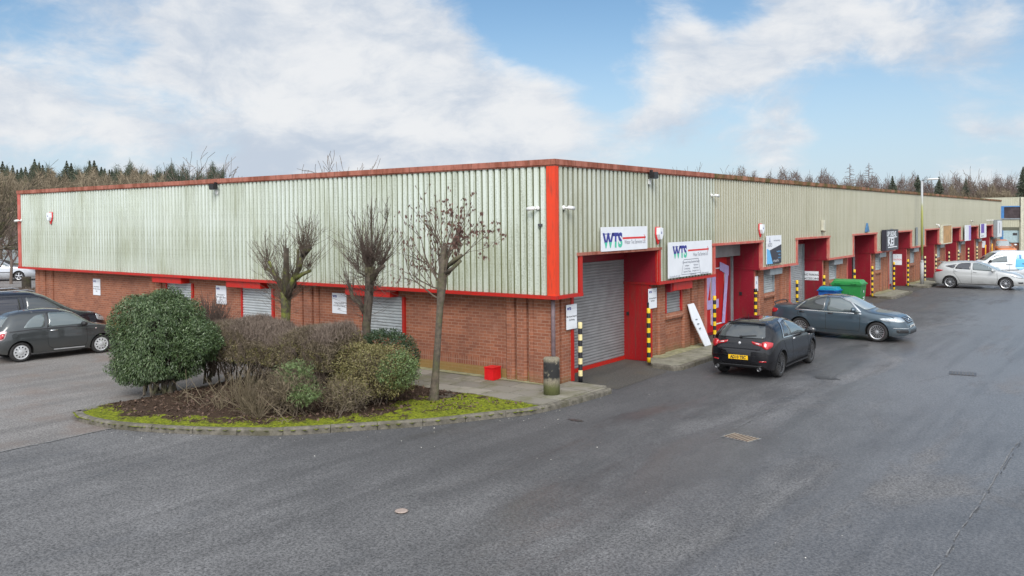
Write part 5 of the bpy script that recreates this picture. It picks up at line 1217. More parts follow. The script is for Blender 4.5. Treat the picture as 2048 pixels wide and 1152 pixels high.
def mh(bm2): return max(v.co.z for v in bm2[1].vertices)
def conifer(seed, h, dens=5200, dead=False):
    g_ = np.random.default_rng(seed); a = MB(); a.tube([(0, 0, 0), (0, 0, h*.6), (0, 0, h)], [h*.014, h*.008, .02], 6)
    n = dens; z = h*(.10+.90*g_.uniform(0, 1, n)**.75); lay = np.round(z/(h*.03))*(h*.03); z = z*.8+lay*.2
    R0 = .25*h*(1-z/h)**.95+.002*h; R0 *= (1+.30*np.sin(lay*37.3+seed)+.25*np.sin(z*3.1+seed*2)); an = g_.uniform(0, 2*np.pi, n); r = R0*g_.uniform(.05, 1.15, n)**.7
    C = np.stack([np.cos(an)*r, np.sin(an)*r, z-r*.28], 1); T = unit(np.stack([np.cos(an), np.sin(an), -.35+g_.normal(0, .2, n)], 1)); A = T*g_.uniform(.012, .030, (n, 1))*h*(.25+.75*np.clip((1-z/h)*3, 0, 1))[:, None]; B_ = unit(np.cross(T, g_.normal(0, .5, (n, 3))+np.array([0, 0, 1])))*.0055*h
    Vv = np.empty((n, 4, 3)); Vv[:, 0] = C-A; Vv[:, 1] = C+B_; Vv[:, 2] = C+A; Vv[:, 3] = C-B_
    me = bpy.data.meshes.new('crown'); me.from_pydata(Vv.reshape(-1, 3).tolist(), [], np.arange(n*4).reshape(-1, 4).tolist()); me.update()
    me.materials.append(M['conif']); return (mk(a, 'trunk', M['farbark']), me)
M['conif'] = leafmat('conifer_needles', [(.045, .065, .045), (.070, .092, .062), (.10, .115, .078), (.135, .12, .085)], .8)  # needle greens lightened, distance haze put into the colour
CT = [conifer(s, 12) for s in range(4)]
def at_px(px, D_, z0=0.0):
    d = _f+_r2*((px-1024)/1716.757); return (11.49+d.x*D_, -17.15+d.y*D_, z0)
rnd = random.Random(2)
LBL_C = 'conifers of the dark plantation beyond the left facade'
def toph(px, py, D_): return 4.19+D_*((471.646-py)/1716.757)-D_*.0222*1.0+((px-1024)/1716.757)*D_*(-.009)*-1*0 
def horizon(px): return 471.646-32.6+.0-(px-1024)*.009 if False else (447.5 if px < 300 else 447.5-(px-300)*.0103)
def ht(px, py, D_): return 4.19+(horizon(px)-py)/1716.757*D_
cons = [(8, 322), (28, 330), (45, 335), (62, 342), (72, 318), (88, 330), (100, 338), (118, 352), (136, 322), (152, 345), (165, 348), (182, 322), (196, 332), (212, 338), (226, 340), (240, 342), (252, 346), (268, 342), (282, 344), (296, 348), (310, 350), (322, 346), (338, 350), (352, 354), (365, 356), (380, 358), (395, 358), (408, 360), (421, 352), (438, 348)]
cons += [(px+9, py+rnd.uniform(-2, 9)) for px, py in cons]
for k, (px, py) in enumerate(cons):
    D_ = rnd.uniform(118, 150); x, y, _ = at_px(px, D_); h = ht(px, py, D_)
    tree_obj(CT[k % 4], 'conifer', 'dark conifer of the tight plantation row beyond the left facade', 'tree', (x, y, 0), rnd.uniform(0, 6), h/12, None, None, LBL_C)
ob = [(20, 380, 60), (60, 372, 75), (100, 365, 80), (135, 360, 85), (165, 356, 92), (200, 362, 95), (235, 364, 100), (275, 366, 104), (-15, 400, 48), (40, 400, 66), (120, 378, 74), (300, 350, 98), (80, 350, 90), (0, 350, 85), (250, 352, 106)]
for k, (px, py, D_) in enumerate(ob):
    x, y, _ = at_px(px, D_); h = ht(px, py, D_)
    tree_obj(BT[k % 4], 'bare_tree', 'brown leafless tree in the thicket between the conifers and the left facade', 'tree', (x, y, 0), rnd.uniform(0, 6), h/mh(BT[k % 4]), None, None, 'leafless trees of the left thicket')
for px, py, D_, lb in ((350, 288, 96, 'tall wide leafless tree standing against the sky above the left facade'), (425, 305, 98, 'slimmer leafless tree just right of the tall wide one above the left facade'), (680, 308, 90, 'top of a leafless tree peeping over the middle of the left roof edge'), (300, 330, 97, 'low leaning leafless tree left of the tall wide one above the left facade'),
                      (1367, 328, 110, 'tiny leafless treetop over the roof edge right of the corner'), (1385, 330, 112, 'second tiny leafless treetop over the roof edge right of the corner')):
    x, y, _ = at_px(px, D_); h = ht(px, py, D_); tree_obj(BT2[(px//7) % 4], 'bare_tree', lb, 'tree', (x, y, 0), px, h/mh(BT2[(px//7) % 4]), None, None, None)
# brushy thicket masses that close the gaps under the tree line
def brush(name, px0, px1, D0, D1, py, n, mat, seed, pyb=None, size=.9, zj=.25):
    g_ = np.random.default_rng(seed); px = g_.uniform(px0, px1, n); D_ = g_.uniform(D0, D1, n)
    X = 11.49+(_f.x+_r2.x*(px-1024)/1716.757)*D_; Y = -17.15+(_f.y+_r2.y*(px-1024)/1716.757)*D_
    top = np.array([ht(a, py, d_) for a, d_ in zip(px, D_)])*(1+.05*np.sin(px*.071+seed)+.05*np.sin(px*.23+seed*2)+.04*np.sin(px*.61+D_*.3)+.03*np.sin(px*1.37)); Z = top*(1.05-np.abs(g_.normal(0, .33, n)).clip(0, .95)-g_.exponential(.05, n))
    C = np.stack([X, Y, Z], 1); T = unit(g_.normal(0, 1, (n, 3))+np.array([0, 0, 1.4])); A = T*g_.uniform(.4, 1, (n, 1))*size; B_ = unit(np.cross(T, g_.normal(0, 1, (n, 3))))*size*.028
    o = quads(name, C, A, B_, mat); o['kind'] = 'stuff'; return o
M['brush1'] = leafmat('winter_brush', [(.10, .078, .050), (.17, .135, .09), (.24, .195, .13)], .95)
M['brush2'] = leafmat('reddish_brush', [(.07, .048, .042), (.12, .085, .075), (.16, .12, .10)], .95)
M['brushg'] = leafmat('evergreen_brush', [(.025, .04, .025), (.05, .065, .04), (.09, .09, .055)], .9)
brush('thicket', -30, 330, 70, 100, 366, 34000, M['brush1'], 1, size=.9)
brush('far_plantation', -10, 450, 112, 125, 354, 50000, M['brushg'], 2, size=.9)
brush('thicket', 1440, 1660, 112, 128, 358, 12000, M['brush2'], 3, size=.8)
brush('thicket', 1640, 2060, 118, 135, 368, 24000, M['brush2'], 4, size=.8)
brush('thicket', 1900, 2060, 108, 118, 388, 9000, M['brush1'], 5, size=.8)
rt = [(1480, 352), (1520, 350), (1600, 345), (1625, 348), (1650, 343), (1690, 344), (1712, 340), (1752, 345), (1775, 342), (1800, 340), (1830, 350), (1858, 346), (1885, 344), (1905, 356), (1930, 340), (1952, 330), (1975, 334), (1995, 338), (2012, 334), (2030, 352)]
for k, (px, py) in enumerate(rt):
    D_ = rnd.uniform(108, 132); x, y, _ = at_px(px, D_); h = ht(px, py, D_)
    tree_obj((BT2 if k % 2 else BT)[(k*3) % 4], 'bare_tree', 'thin leafless tree on the skyline behind the right hand roof', 'tree', (x, y, 0), rnd.uniform(0, 6), h/mh((BT2 if k % 2 else BT)[(k*3) % 4])*.97, None, None, 'leafless trees on the right skyline')
for px, py, D_, lb in ((1700, 328, 118, 'tallest bare larch left of centre on the right skyline'), (1738, 326, 120, 'tall bare larch with level branches on the right skyline')):
    x, y, _ = at_px(px, D_); h = ht(px, py, D_); t = empty('larch', (x, y, 0), px, lb, 'tree'); b = MB(); b.tube([(0, 0, 0), (0, 0, h)], [.16, .03], 6); b.build('trunk', M['farbark2'], t, False, False)
    b = MB(); r2 = random.Random(px)
    for k in range(64): z_ = h*(.35+.63*k/64); a = r2.uniform(0, 6.28); l = (h-z_)*.34+.25; b.tube([(0, 0, z_), (math.cos(a)*l*.6, math.sin(a)*l*.6, z_+.05), (math.cos(a)*l, math.sin(a)*l, z_-.05)], [.04, .03, .02], 3, False)
    b.build('crown', M['farbark2'], t, False, False)
for px, py, D_, s_, lb in ((1836, 350, 112, 0, 'small dark conifer left of the lamp column head'), (1785, 352, 112, 1, 'small bushy dark conifer on the skyline above the fifth bay'), (2046, 333, 100, 2, 'large dark conifer at the right edge of the picture'), (1878, 353, 112, 3, 'rounded dark evergreen right of the lamp head'), (1932, 357, 112, 1, 'rounded brown evergreen above the grass mound')):
    x, y, _ = at_px(px, D_); h = ht(px, py, D_); tree_obj(CT[s_], 'conifer', lb, 'tree', (x, y, 0), px, h/12, None, None, None)
# near left bare tree, its boughs crossing the gap beside the building
rnd = random.Random(8); t = empty('bare_tree', (*at_px(-60, 47)[:2], 0), 0, 'large leafless tree at the left edge whose boughs droop towards the building end', 'tree')
b = MB(); b.tube([V3(0, 0, 0), V3(.1, .05, 1.6), V3(.0, 0, 3.0)], [.30, .24, .2], 10); b.build('trunk', M['barkl'], t, True, False)
b = MB()
for k in range(9):
    a = -0.2+rnd.uniform(-1.2, 1.4) if k < 6 else rnd.uniform(0, 6.28); d = V3(math.cos(a)*.9, math.sin(a)*.9, rnd.uniform(-.05, .9)).normalized(); grow(b, rnd, V3(0, 0, rnd.uniform(2.0, 3.0)), d, 2.6, .09, 1, 4, .6, .08, (3, 5), .6, (7, 5, 4, 3, 3), .10, .010)
b.build('crown', M['barkl'], t, False, False)
# tree stump and low purple bed beyond the parked cars
t = empty('cut_stump', (*at_px(51, 51)[:2], 0), 0, 'short cut tree stump between the black car roof and the silver estate', 'stump'); b = MB(); b.lathe([(.30, 0), (.26, .4), (.25, .95), (.27, 1.05), (.0001, 1.06)], 14); b.build('trunk', M['bark'], t, True, False)
x, y, _ = at_px(25, 49); o = None
g_ = np.random.default_rng(6); n = 5000; px = g_.uniform(-30, 72, n); D_ = g_.uniform(48, 50.5, n); X = 11.49+(_f.x+_r2.x*(px-1024)/1716.757)*D_; Y = -17.15+(_f.y+_r2.y*(px-1024)/1716.757)*D_
C = np.stack([X, Y, g_.uniform(0, .42, n)], 1); T = unit(g_.normal(0, 1, (n, 3))+np.array([0, 0, 1])); o = quads('low_planting', C, T*.14, unit(np.cross(T, g_.normal(0, 1, (n, 3))))*.02, M['hedgep']); o['kind'] = 'stuff'
# pale sheds in the gap at far left
t = empty('pale_shed', (*at_px(10, 92)[:2], 0), R_(37), 'low pale grey building glimpsed through branches at the far left', 'building')
b = MB(); b.box(-9, 6, 0, 8, 0, 2.0); b.build('wall', plain('pale_blue_grey_wall', (.34, .38, .42), .7, 0, .2, .6), t); b = MB(); b.box(-9.3, 6.3, -.4, 8.4, 2.002, 3.0); b.build('roof', plain('frosted_roof', (.55, .57, .60), .7, 0, .2, .5, dirt=(.16, .15, .13), dscale=.5, damt=.7), t)
# ================================================================== VEHICLES
def paint(name, c, metal=.35, rough=.28, spec=.5, coat=.85, dust=.45):
    m, nt, b = newmat(name); o = nd(nt, 'ShaderNodeTexCoord').outputs['Object']; s = nd(nt, 'ShaderNodeSeparateXYZ', {0: o})
    n = noise(nt, o, 3, 5, .6); film = mth(nt, 'MULTIPLY', ss(nt, s.outputs[2], .62, .20), ss(nt, n, .25, .65))
    setb(nt, b, col=mix(nt, mth(nt, 'MULTIPLY', film, dust), c, (.10, .09, .075)), metal=metal, rough=mth(nt, 'ADD', rough, mth(nt, 'MULTIPLY', film, .35)), spec=spec, coat=coat); b.inputs['Coat Roughness'].default_value = .03
    return m
def glass(name, c, rough=.04):
    m, nt, b = newmat(name); setb(nt, b, col=c, rough=rough, spec=.75, coat=.6); b.inputs['Coat Roughness'].default_value = .02; return m
M['glass'] = glass('tinted_glass', (.045, .052, .056)); M['glassl'] = glass('clear_glass_pale', (.11, .135, .14)); M['glassw'] = glass('windscreen_glass', (.30, .34, .35)); M['glassb'] = glass('dark_privacy_glass', (.018, .018, .026))  # windscreen base is pale: sky reflection put into the colour
M['rub'] = plain('tyre_rubber', (.022, .021, .021), .8, 0, .2, 12); M['well'] = plain('wheel_well', (.012, .012, .012), .9); M['alloy'] = plain('alloy_rim', (.55, .56, .58), .32, .75, .06); M['alloyd'] = plain('dark_alloy_rim', (.13, .13, .135), .35, .7, .08)
M['capw'] = plain('silver_wheel_trim', (.52, .53, .54), .4, .3, .05)
M['taill'] = plain('tail_light_red', (.42, .012, .018), .12, 0, .12, 12, coat=1); M['tailw'] = plain('tail_light_clear', (.72, .55, .55), .12, 0, .1, 12, coat=1); M['headl'] = plain('headlight_lens', (.50, .54, .56), .1, .3, .25, 14, coat=1)
M['chrome'] = plain('chrome_strip', (.62, .63, .64), .15, .9, .02); M['platey'] = plain('yellow_plate', (.78, .47, .012), .35, 0, .02); M['platew'] = plain('white_plate', (.75, .75, .72), .35, 0, .02); M['plas'] = plain('black_trim_plastic', (.02, .02, .022), .5)
M['seam'] = plain('panel_gap', (.008, .008, .008), .7)
def pchip(P):
    X = np.array([p[0] for p in P], float); Y = np.array([p[1] for p in P], float); h = np.diff(X); dl = np.diff(Y)/h; d = np.zeros(len(X))
    for i in range(1, len(X)-1):
        if dl[i-1]*dl[i] > 0: w1 = 2*h[i]+h[i-1]; w2 = h[i]+2*h[i-1]; d[i] = (w1+w2)/(w1/dl[i-1]+w2/dl[i])
    d[0] = dl[0]; d[-1] = dl[-1]
    def f(x):
        x = min(max(x, X[0]), X[-1]); i = int(min(max(np.searchsorted(X, x)-1, 0), len(h)-1)); t = (x-X[i])/h[i]
        return float((1+2*t)*(1-t)**2*Y[i]+t*(1-t)**2*h[i]*d[i]+t*t*(3-2*t)*Y[i+1]+t*t*(t-1)*h[i]*d[i+1])
    return f
def chaikin(P, n=2, R=.055):
    Q = []; N_ = len(P)
    for i in range(N_):
        a, b, c = P[i-1], P[i], P[(i+1) % N_]; la, lc = math.dist(a, b), math.dist(b, c); r = min(R*n, .33*la, .33*lc)
        p = (b[0]+(a[0]-b[0])*r/la, b[1]+(a[1]-b[1])*r/la); q = (b[0]+(c[0]-b[0])*r/lc, b[1]+(c[1]-b[1])*r/lc)
        for k in range(5): t = k/4; Q.append(tuple((1-t)**2*p[j]+2*t*(1-t)*b[j]+t*t*q[j] for j in (0, 1)))
    return Q
class Car:
    def __init__(s, spec):
        s.sp = spec; s.L = spec['L']; s.ox = spec['roh']+spec['wb']/2
        T, Bt, Hf = pchip(spec['top']), pchip(spec['belt']), pchip(spec['half']); L = s.L
        Zb = pchip(spec.get('bot', [(0, .36), (.12, .27), (.6, .22), (L-.8, .21), (L-.12, .22), (L, .28)]))
        nx = spec.get('n', 3.0); tum = spec.get('tumble', .17)
        xs = sorted(set([0, .012, .03]+[round(x, 3) for x in np.arange(.05, .8, .03)]+[round(x, 3) for x in np.arange(.8, L-.5, .05)]+[round(x, 3) for x in np.arange(L-.5, L-.02, .03)]+[L-.012, L]))
        nb, ns, nu = 3, 12, 16; rows = []
        for x in xs:
            W, zt, zb = Hf(x), T(x), Zb(x); zs = min(Bt(x), zt-.03); zs = max(zs, zb+.04); zt = max(zt, zs+.02); h = []
            for k in range(nb): h.append((W*.88*k/nb, zb))
            for k in range(ns+1):
                t = k/ns; cr = -.012*math.exp(-((t-.72)/.05)**2)*min(1, W) if spec.get('crease', True) else 0
                h.append((W*(1-.10*(1-t)**4-.06*t**3)+cr*(1 if .5 < x < L-.5 else 0), zb+(zs-zb)*t))
            yb = W*.94
            for k in range(1, nu+1):
                th = math.pi/2*k/nu; c_, s_ = max(0, math.cos(th))**(2/nx), math.sin(th)**(2/nx); z_ = zs+(zt-zs)*s_
                h.append((yb*c_*(1-tum*min(1, (z_-zs)/.5)), z_))
            row = [(x-s.ox, -y, z_) for y, z_ in h]+[(x-s.ox, y, z_) for y, z_ in h[-2:0:-1]]; rows.append(row)
        def cap(row, dx, fac):
            cy = 0; cz = sum(p[2] for p in row)/len(row); return [(p[0]+dx, p[1]*fac, cz+(p[2]-cz)*fac) for p in row]
        bl = spec.get('bulge', .05)
        rows = [cap(rows[0], -bl, .55), cap(rows[0], -bl*.72, .85)]+rows+[cap(rows[-1], bl*.72, .85), cap(rows[-1], bl, .55)]
        b = MB(); n = len(rows[0])
        for r in rows: b.v += r
        for i in range(len(rows)-1):
            for k in range(n): l = (k+1) % n; b.f.append((i*n+k, (i+1)*n+k, (i+1)*n+l, i*n+l)); b.m.append(0)
        b.f.append(tuple(range(n))); b.f.append(tuple((len(rows)-1)*n+n-1-k for k in range(n))); b.m += [0, 0]; s.mb = b
        bm = bmesh.new(); me = bpy.data.meshes.new('b'); me.from_pydata(b.v, [], b.f); bm.from_mesh(me); bmesh.ops.recalc_face_normals(bm, faces=bm.faces); bm.to_mesh(me); s.bvh = BVHTree.FromBMesh(bm); bm.free(); s.me = me
        s.root = empty('car', (0, 0, 0), 0)
    def X(s, x): return x-s.ox
    def cast(s, ax, sg, a, b, off):
        if ax == 'y': o, d = Vector((a, 3*sg, b)), Vector((0, -sg, 0))
        elif ax == 'x': o, d = Vector((5*sg, a, b)), Vector((-sg, 0, 0))
        else: o, d = Vector((a, b, 4*sg)), Vector((0, 0, -sg))
        h, nrm, i, di = s.bvh.ray_cast(o, d)
        if h is None: h, nrm, i, di = s.bvh.find_nearest(o+d*(3-.5 if ax == 'y' else 3))
        if nrm.dot(d) > 0: nrm = -nrm
        return h+nrm*off
    def patch(s, poly, ax, sg, mat, name, parent=None, off=.006, rnd_=0, res=.06):
        if rnd_: poly = chaikin(poly, rnd_)
        out = []
        for a, b in zip(poly, poly[1:]+poly[:1]):
            m_ = max(1, int(math.dist(a, b)/res))
            for k in range(m_): out.append((a[0]+(b[0]-a[0])*k/m_, a[1]+(b[1]-a[1])*k/m_))
        inner = []; x0, x1 = min(p[0] for p in out), max(p[0] for p in out); y0, y1 = min(p[1] for p in out), max(p[1] for p in out)
        yy = y0+res/2
        while yy < y1:
            xx = x0+res/2
            while xx < x1:
                if inpoly(xx, yy, out) and min(math.dist((xx, yy), p) for p in out) > res*.45: inner.append((xx, yy))
                xx += res
            yy += res
        n = len(out); r = delaunay_2d_cdt([Vector(p) for p in out+inner], [(i, (i+1) % n) for i in range(n)], [list(range(n))], 1, 1e-5)
        V = [s.cast(ax, sg, p.x, p.y, off) for p in r[0]]; F = [tuple(q) for q in r[2]]
        me = bpy.data.meshes.new(name); me.from_pydata([tuple(v) for v in V], [], F); me.update()
        bm = bmesh.new(); bm.from_mesh(me)
        be = [e for e in bm.edges if e.is_boundary]
        rr2 = bmesh.ops.extrude_edge_only(bm, edges=be)
        dd = {'y': Vector((0, -sg, 0)), 'x': Vector((-sg, 0, 0)), 'z': Vector((0, 0, -sg))}[ax]
        for v in [g_ for g_ in rr2['geom'] if isinstance(g_, bmesh.types.BMVert)]: v.co += dd*(off+.008)
        bmesh.ops.recalc_face_normals(bm, faces=bm.faces)
        if bm.faces and sum((f.normal.dot(dd)*f.calc_area() for f in bm.faces)) > 0: bmesh.ops.reverse_faces(bm, faces=bm.faces)
        bm.to_mesh(me); bm.free()
        return link(name, me, parent or s.root, mat, True)
    def line(s, pts, ax, sg, w_, mat, name='panel_gap', parent=None, off=.003):
        b = MB(); prev = None; P = []
        for a, c in zip(pts, pts[1:]):
            m_ = max(1, int(math.dist(a, c)/.05))
            for k in range(m_): P.append((a[0]+(c[0]-a[0])*k/m_, a[1]+(c[1]-a[1])*k/m_))
        P.append(pts[-1])
        for i, p in enumerate(P):
            q0, q1 = P[max(i-1, 0)], P[min(i+1, len(P)-1)]; dx, dy = q1[0]-q0[0], q1[1]-q0[1]; l = math.hypot(dx, dy) or 1; nx, ny = -dy/l*w_/2, dx/l*w_/2
            cur = (s.cast(ax, sg, p[0]+nx, p[1]+ny, off), s.cast(ax, sg, p[0]-nx, p[1]-ny, off))
            if prev: b.face(prev[0], prev[1], cur[1], cur[0])
            prev = cur
        return b.build(name, mat, parent or s.root, False, False)
    def sides(s, fn):
        for sg in (-1, 1): fn(sg)
    def wheel(s, x, y, r, w_, rim, style, n):
        sg = 1 if y > 0 else -1; rr_ = r*.70
        b = MB(); P = [(rr_, -w_/2), (r*.93, -w_/2), (r*.99, -w_*.36), (r, 0), (r*.99, w_*.36), (r*.93, w_/2), (rr_, w_/2)]
        b.lathe(P, 40, 'y', (x, y, r), True); tyre = b.build('wheel', M['rub'], s.root, True, False)
        b = MB(); yo = y+sg*w_*.40; c = lambda a, rad, dy=0: (x+rad*math.cos(a), yo+sg*dy, r+rad*math.sin(a))
        def ring(r0, r1, d0, d1, N_=40):
            for k in range(N_): a0, a1 = 2*math.pi*k/N_, 2*math.pi*(k+1)/N_; b.face(c(a0, r0, d0), c(a1, r0, d0), c(a1, r1, d1), c(a0, r1, d1))
        ring(rr_*1.02, rr_*.93, .022, .012); ring(rr_*.93, rr_*.89, .012, -.05)
        if style == 'cap':
            ring(rr_*.93, rr_*.80, .014, .018); ring(rr_*.60, rr_*.30, .026, .03); ring(rr_*.30, .001, .045, .055, 20); ring(rr_*.34, rr_*.30, .03, .045)
            for k in range(n):
                a0 = 2*math.pi*(k+.2)/n; a1 = 2*math.pi*(k+.8)/n; b.face(c(a0, rr_*.60, .026), c(a1, rr_*.60, .026), c(a1, rr_*.80, .018), c(a0, rr_*.80, .018))
        else:
            for k in range(n):
                a = 2*math.pi*k/n+.3
                for da in ((-.10, .10) if style == 'twin' else (0,)):
                    w0, w1 = (.045, .045) if style == 'twin' else (.30/(n/5), .22/(n/5)); a_ = a+da; f0 = .028
                    p = [c(a+da*.5-w0*1.6, rr_*.18, .02), c(a+da*.5+w0*1.6, rr_*.18, .02), c(a_+da*.8+w1, rr_*.93, f0-.012), c(a_+da*.8-w1, rr_*.93, f0-.012)]; b.face(*p)
                    for (u, v) in ((0, 3), (1, 2)): q = [p[u], p[v], (p[v][0], p[v][1]-sg*.04, p[v][2]), (p[u][0], p[u][1]-sg*.04, p[u][2])]; b.face(*q)
            ring(rr_*.26, .001, .026, .034, 20)
        b.build('rim', rim, tyre, False, False)
        b = MB(); ring_ = [(x+rr_*.9*math.cos(2*math.pi*k/28), yo-sg*.05, r+rr_*.9*math.sin(2*math.pi*k/28)) for k in range(28)]; b.face(*ring_); b.build('wheel_backing', M['well'], tyre, False, False)  # black backing disc added to darken the gaps between the spokes
    def finish(s, label, cat, loc, rz, body, sc=1.0, rim=None, style='twin', n=10, name='parked_car', group=None, arch=None):
        sp = s.sp; r, ww = sp['r'], .205; W = max(p[1] for p in sp['half']); xr, xf = -sp['wb']/2, sp['wb']/2
        me = s.me; me.materials.append(body); me.materials.append(M['well']); o = link('body', me, s.root); cut = MB(); cut.mi = 1
        for x in (xr, xf):
            for sg in (-1, 1):
                cc = MB(); cc.lathe([(r+.055, -.17), (r+.055, .17)], 36, 'y', (x, sg*(W-.10), r+.0)); base = len(cut.v); cut.v += cc.v; cut.f += [tuple(i+base for i in f_) for f_ in cc.f]; cut.m += [1]*len(cc.f)
        cm = bpy.data.meshes.new('cut'); cm.from_pydata(cut.v, [], cut.f); cm.materials.append(body); cm.materials.append(M['well'])
        bm = bmesh.new(); bm.from_mesh(cm); bmesh.ops.recalc_face_normals(bm, faces=bm.faces); bm.to_mesh(cm); bm.free()
        cm.polygons.foreach_set('material_index', [1]*len(cm.polygons)); c_ = bpy.data.objects.new('cut', cm); COL.objects.link(c_)
        md = o.modifiers.new('b', 'BOOLEAN'); md.operation = 'DIFFERENCE'; md.solver = 'EXACT'; md.object = c_
        dg = bpy.context.evaluated_depsgraph_get(); nm = bpy.data.meshes.new_from_object(o.evaluated_get(dg)); o.modifiers.clear(); o.data = nm; nm.name = 'body'; bpy.data.objects.remove(c_)
        nm.shade_smooth()
        try: nm.set_sharp_from_angle(angle=R_(38))
        except Exception: pass
        if len(nm.materials) < 2: nm.materials.clear(); nm.materials.append(body); nm.materials.append(M['well'])
        for x in (xr, xf):
            for sg in (-1, 1):
                s.wheel(x, sg*(W-.085-ww*.40), r, ww, rim or M['alloy'], style, n)
                b = MB(); P_ = []
                for k in range(25):
                    a = math.pi*(-.06+1.12*k/24); P_.append((x+(r+.06)*math.cos(a), r+(r+.06)*math.sin(a)))
                P_ = [p for p in P_ if p[1] > .25]
                s.line(P_, 'y', sg, .028, arch or body, 'arch_lip', off=.008)
        s.root.name = name; s.root.location = loc; s.root.rotation_euler = (0, 0, rz); s.root.scale = (sc, sc, sc); tag(s.root, label, cat, group); return s.root
    def mirror(s, x, z, mat, sz=.10):
        W = max(p[1] for p in s.sp['half'])
        for sg in (-1, 1):
            b = MB(); c = Vector((s.X(x), sg*(W+.10), z))
            b.lathe([(.0001, .12), (.55*sz, .10), (.85*sz, .03), (.9*sz, -.02), (.8*sz, -.05), (.0001, -.055)], 14, 'x', (0, 0, 0)); b.v = [(c.x+p[0]*.9, c.y+p[1]*1.25, c.z+p[2]*.85) for p in b.v]
            m_ = b.build('mirror', mat, s.root, True, False)
            b = MB(); b.tube([(c.x, sg*(W-.06), z-.06), (c.x+.0, c.y-sg*.04, z-.03)], .022, 6); b.build('mirror_arm', M['plas'], m_, True, False)
    def handle(s, x, z, mat, w_=.17):
        for sg in (-1, 1): s.patch([(s.X(x)-w_/2, z-.014), (s.X(x)+w_/2, z-.014), (s.X(x)+w_/2, z+.016), (s.X(x)-w_/2, z+.016)], 'y', sg, mat, 'door_handle', off=.028, res=.08)
    def S(s, pts): return [(s.X(a), b) for a, b in pts]
def door_lines(c, segs):
    for sg in (-1, 1):
        for pts in segs: c.line(c.S(pts), 'y', sg, .011, M['seam'])
def plate(c, end, z, mat, txt, w_=.52, y=0):
    sg = 1 if end == 'f' else -1; h = .11; p = c.cast('x', sg, y, z, .0); b = MB(); xx = p.x+sg*.012
    b.box(min(xx, xx+sg*.008), max(xx, xx+sg*.008), y-w_/2, y+w_/2, z-h/2, z+h/2); o = b.build('number_plate', mat, c.root, uv=False)
    if txt:
        me = text_mesh(txt, .105, 'CENTER', .0045, .88)
        for v in me.vertices: v.co = (xx+sg*.0095, y+v.co.x*(1 if sg > 0 else -1), z-.036+v.co.y)
        link('plate_lettering', me, o, M['black'])
# ---- 1. small dark grey three door car
c = Car(dict(L=3.56, roh=.60, wb=2.30, r=.295, n=3.0, tumble=.19, bulge=.05,
    top=[(0, .80), (.03, .93), (.09, 1.02), (.22, 1.20), (.36, 1.36), (.50, 1.43), (.9, 1.485), (1.4, 1.49), (1.9, 1.445), (2.2, 1.34), (2.48, 1.14), (2.70, .99), (2.85, .945), (3.1, .89), (3.35, .79), (3.48, .67), (3.56, .5)],
    belt=[(0, .78), (.3, .93), (1, .95), (2, .94), (2.7, .91), (3.2, .80), (3.45, .62), (3.56, .45)],
    half=[(0, .60), (.06, .68), (.2, .75), (.5, .80), (1, .815), (2.7, .815), (3.1, .78), (3.35, .68), (3.5, .52), (3.56, .42)]))
for sg in (-1, 1):
    c.patch(c.S([(.66, .98), (1.27, .98), (1.30, 1.36), (1.05, 1.33), (.84, 1.20)]), 'y', sg, M['glassl'], 'side_window', rnd_=2)
    c.patch(c.S([(1.37, .98), (2.50, .97), (2.50, 1.03), (2.16, 1.27), (1.92, 1.36), (1.42, 1.38)]), 'y', sg, M['glassl'], 'side_window', rnd_=1)
    c.patch(c.S([(1.33, .98), (1.375, .98), (1.43, 1.39), (1.36, 1.38)]), 'y', sg, M['plas'], 'door_pillar', off=.004)
    c.patch(c.S([(.02, .66), (.17, .70), (.26, .94), (.12, .95), (.03, .85)]), 'y', sg, M['tailw'], 'tail_light', rnd_=1)
    c.patch(c.S([(.06, .70), (.15, .73), (.20, .88), (.10, .88)]), 'y', sg, M['taill'], 'tail_lamp', rnd_=1, off=.012)
    c.line(c.S([(.3, .91), (.9, .935), (2.0, .93), (2.9, .87)]), 'y', sg, .03, M['plas'], 'waist_line', off=.003)
c.patch([(-.50, 1.04), (.50, 1.04), (.40, 1.33), (-.40, 1.33)], 'x', -1, M['glassl'], 'rear_window', rnd_=1); c.patch([(-.58, 1.0), (.58, 1.0), (.46, 1.40), (-.46, 1.40)], 'x', 1, M['glass'], 'windscreen', rnd_=1)
c.patch([(c.X(.98), -.42), (c.X(1.85), -.42), (c.X(1.85), .42), (c.X(.98), .42)], 'z', 1, M['glassb'], 'sunroof', rnd_=1)
c.patch([(-.42, .62), (-.66, .66), (-.60, .84), (-.42, .82)], 'x', 1, M['headl'], 'headlight', rnd_=1); c.patch([(.42, .62), (.66, .66), (.60, .84), (.42, .82)], 'x', 1, M['headl'], 'headlight', rnd_=1)
door_lines(c, [[(1.34, .98), (1.33, .55), (1.36, .40), (1.48, .32), (2.42, .31), (2.47, .45), (2.46, .92)]]); c.handle(1.50, .86, M['chrome'], .2)
for sg in (-1, 1): c.line(c.S([(1.50, .285), (2.40, .275)]), 'y', sg, .03, M['capw'], 'sill_strip', off=.01); c.line(c.S([(.37, .82), (.46, .86), (.53, .80), (.48, .72), (.39, .73), (.37, .82)]), 'y', sg, .008, M['seam'], 'filler_flap'); c.patch(c.S([(2.72, .80), (2.76, .80), (2.76, .825), (2.72, .825)]), 'y', sg, M['tailw'], 'side_repeater', res=.05)
b = MB(); p = c.cast('z', 1, c.X(.78), 0, 0); b.tube([p, p+V3(-.05, 0, .16)], .006, 5); b.build('aerial', M['plas'], c.root)
c.mirror(2.33, 1.00, M['plas'], .10); plate(c, 'r', .55, M['platey'], '')
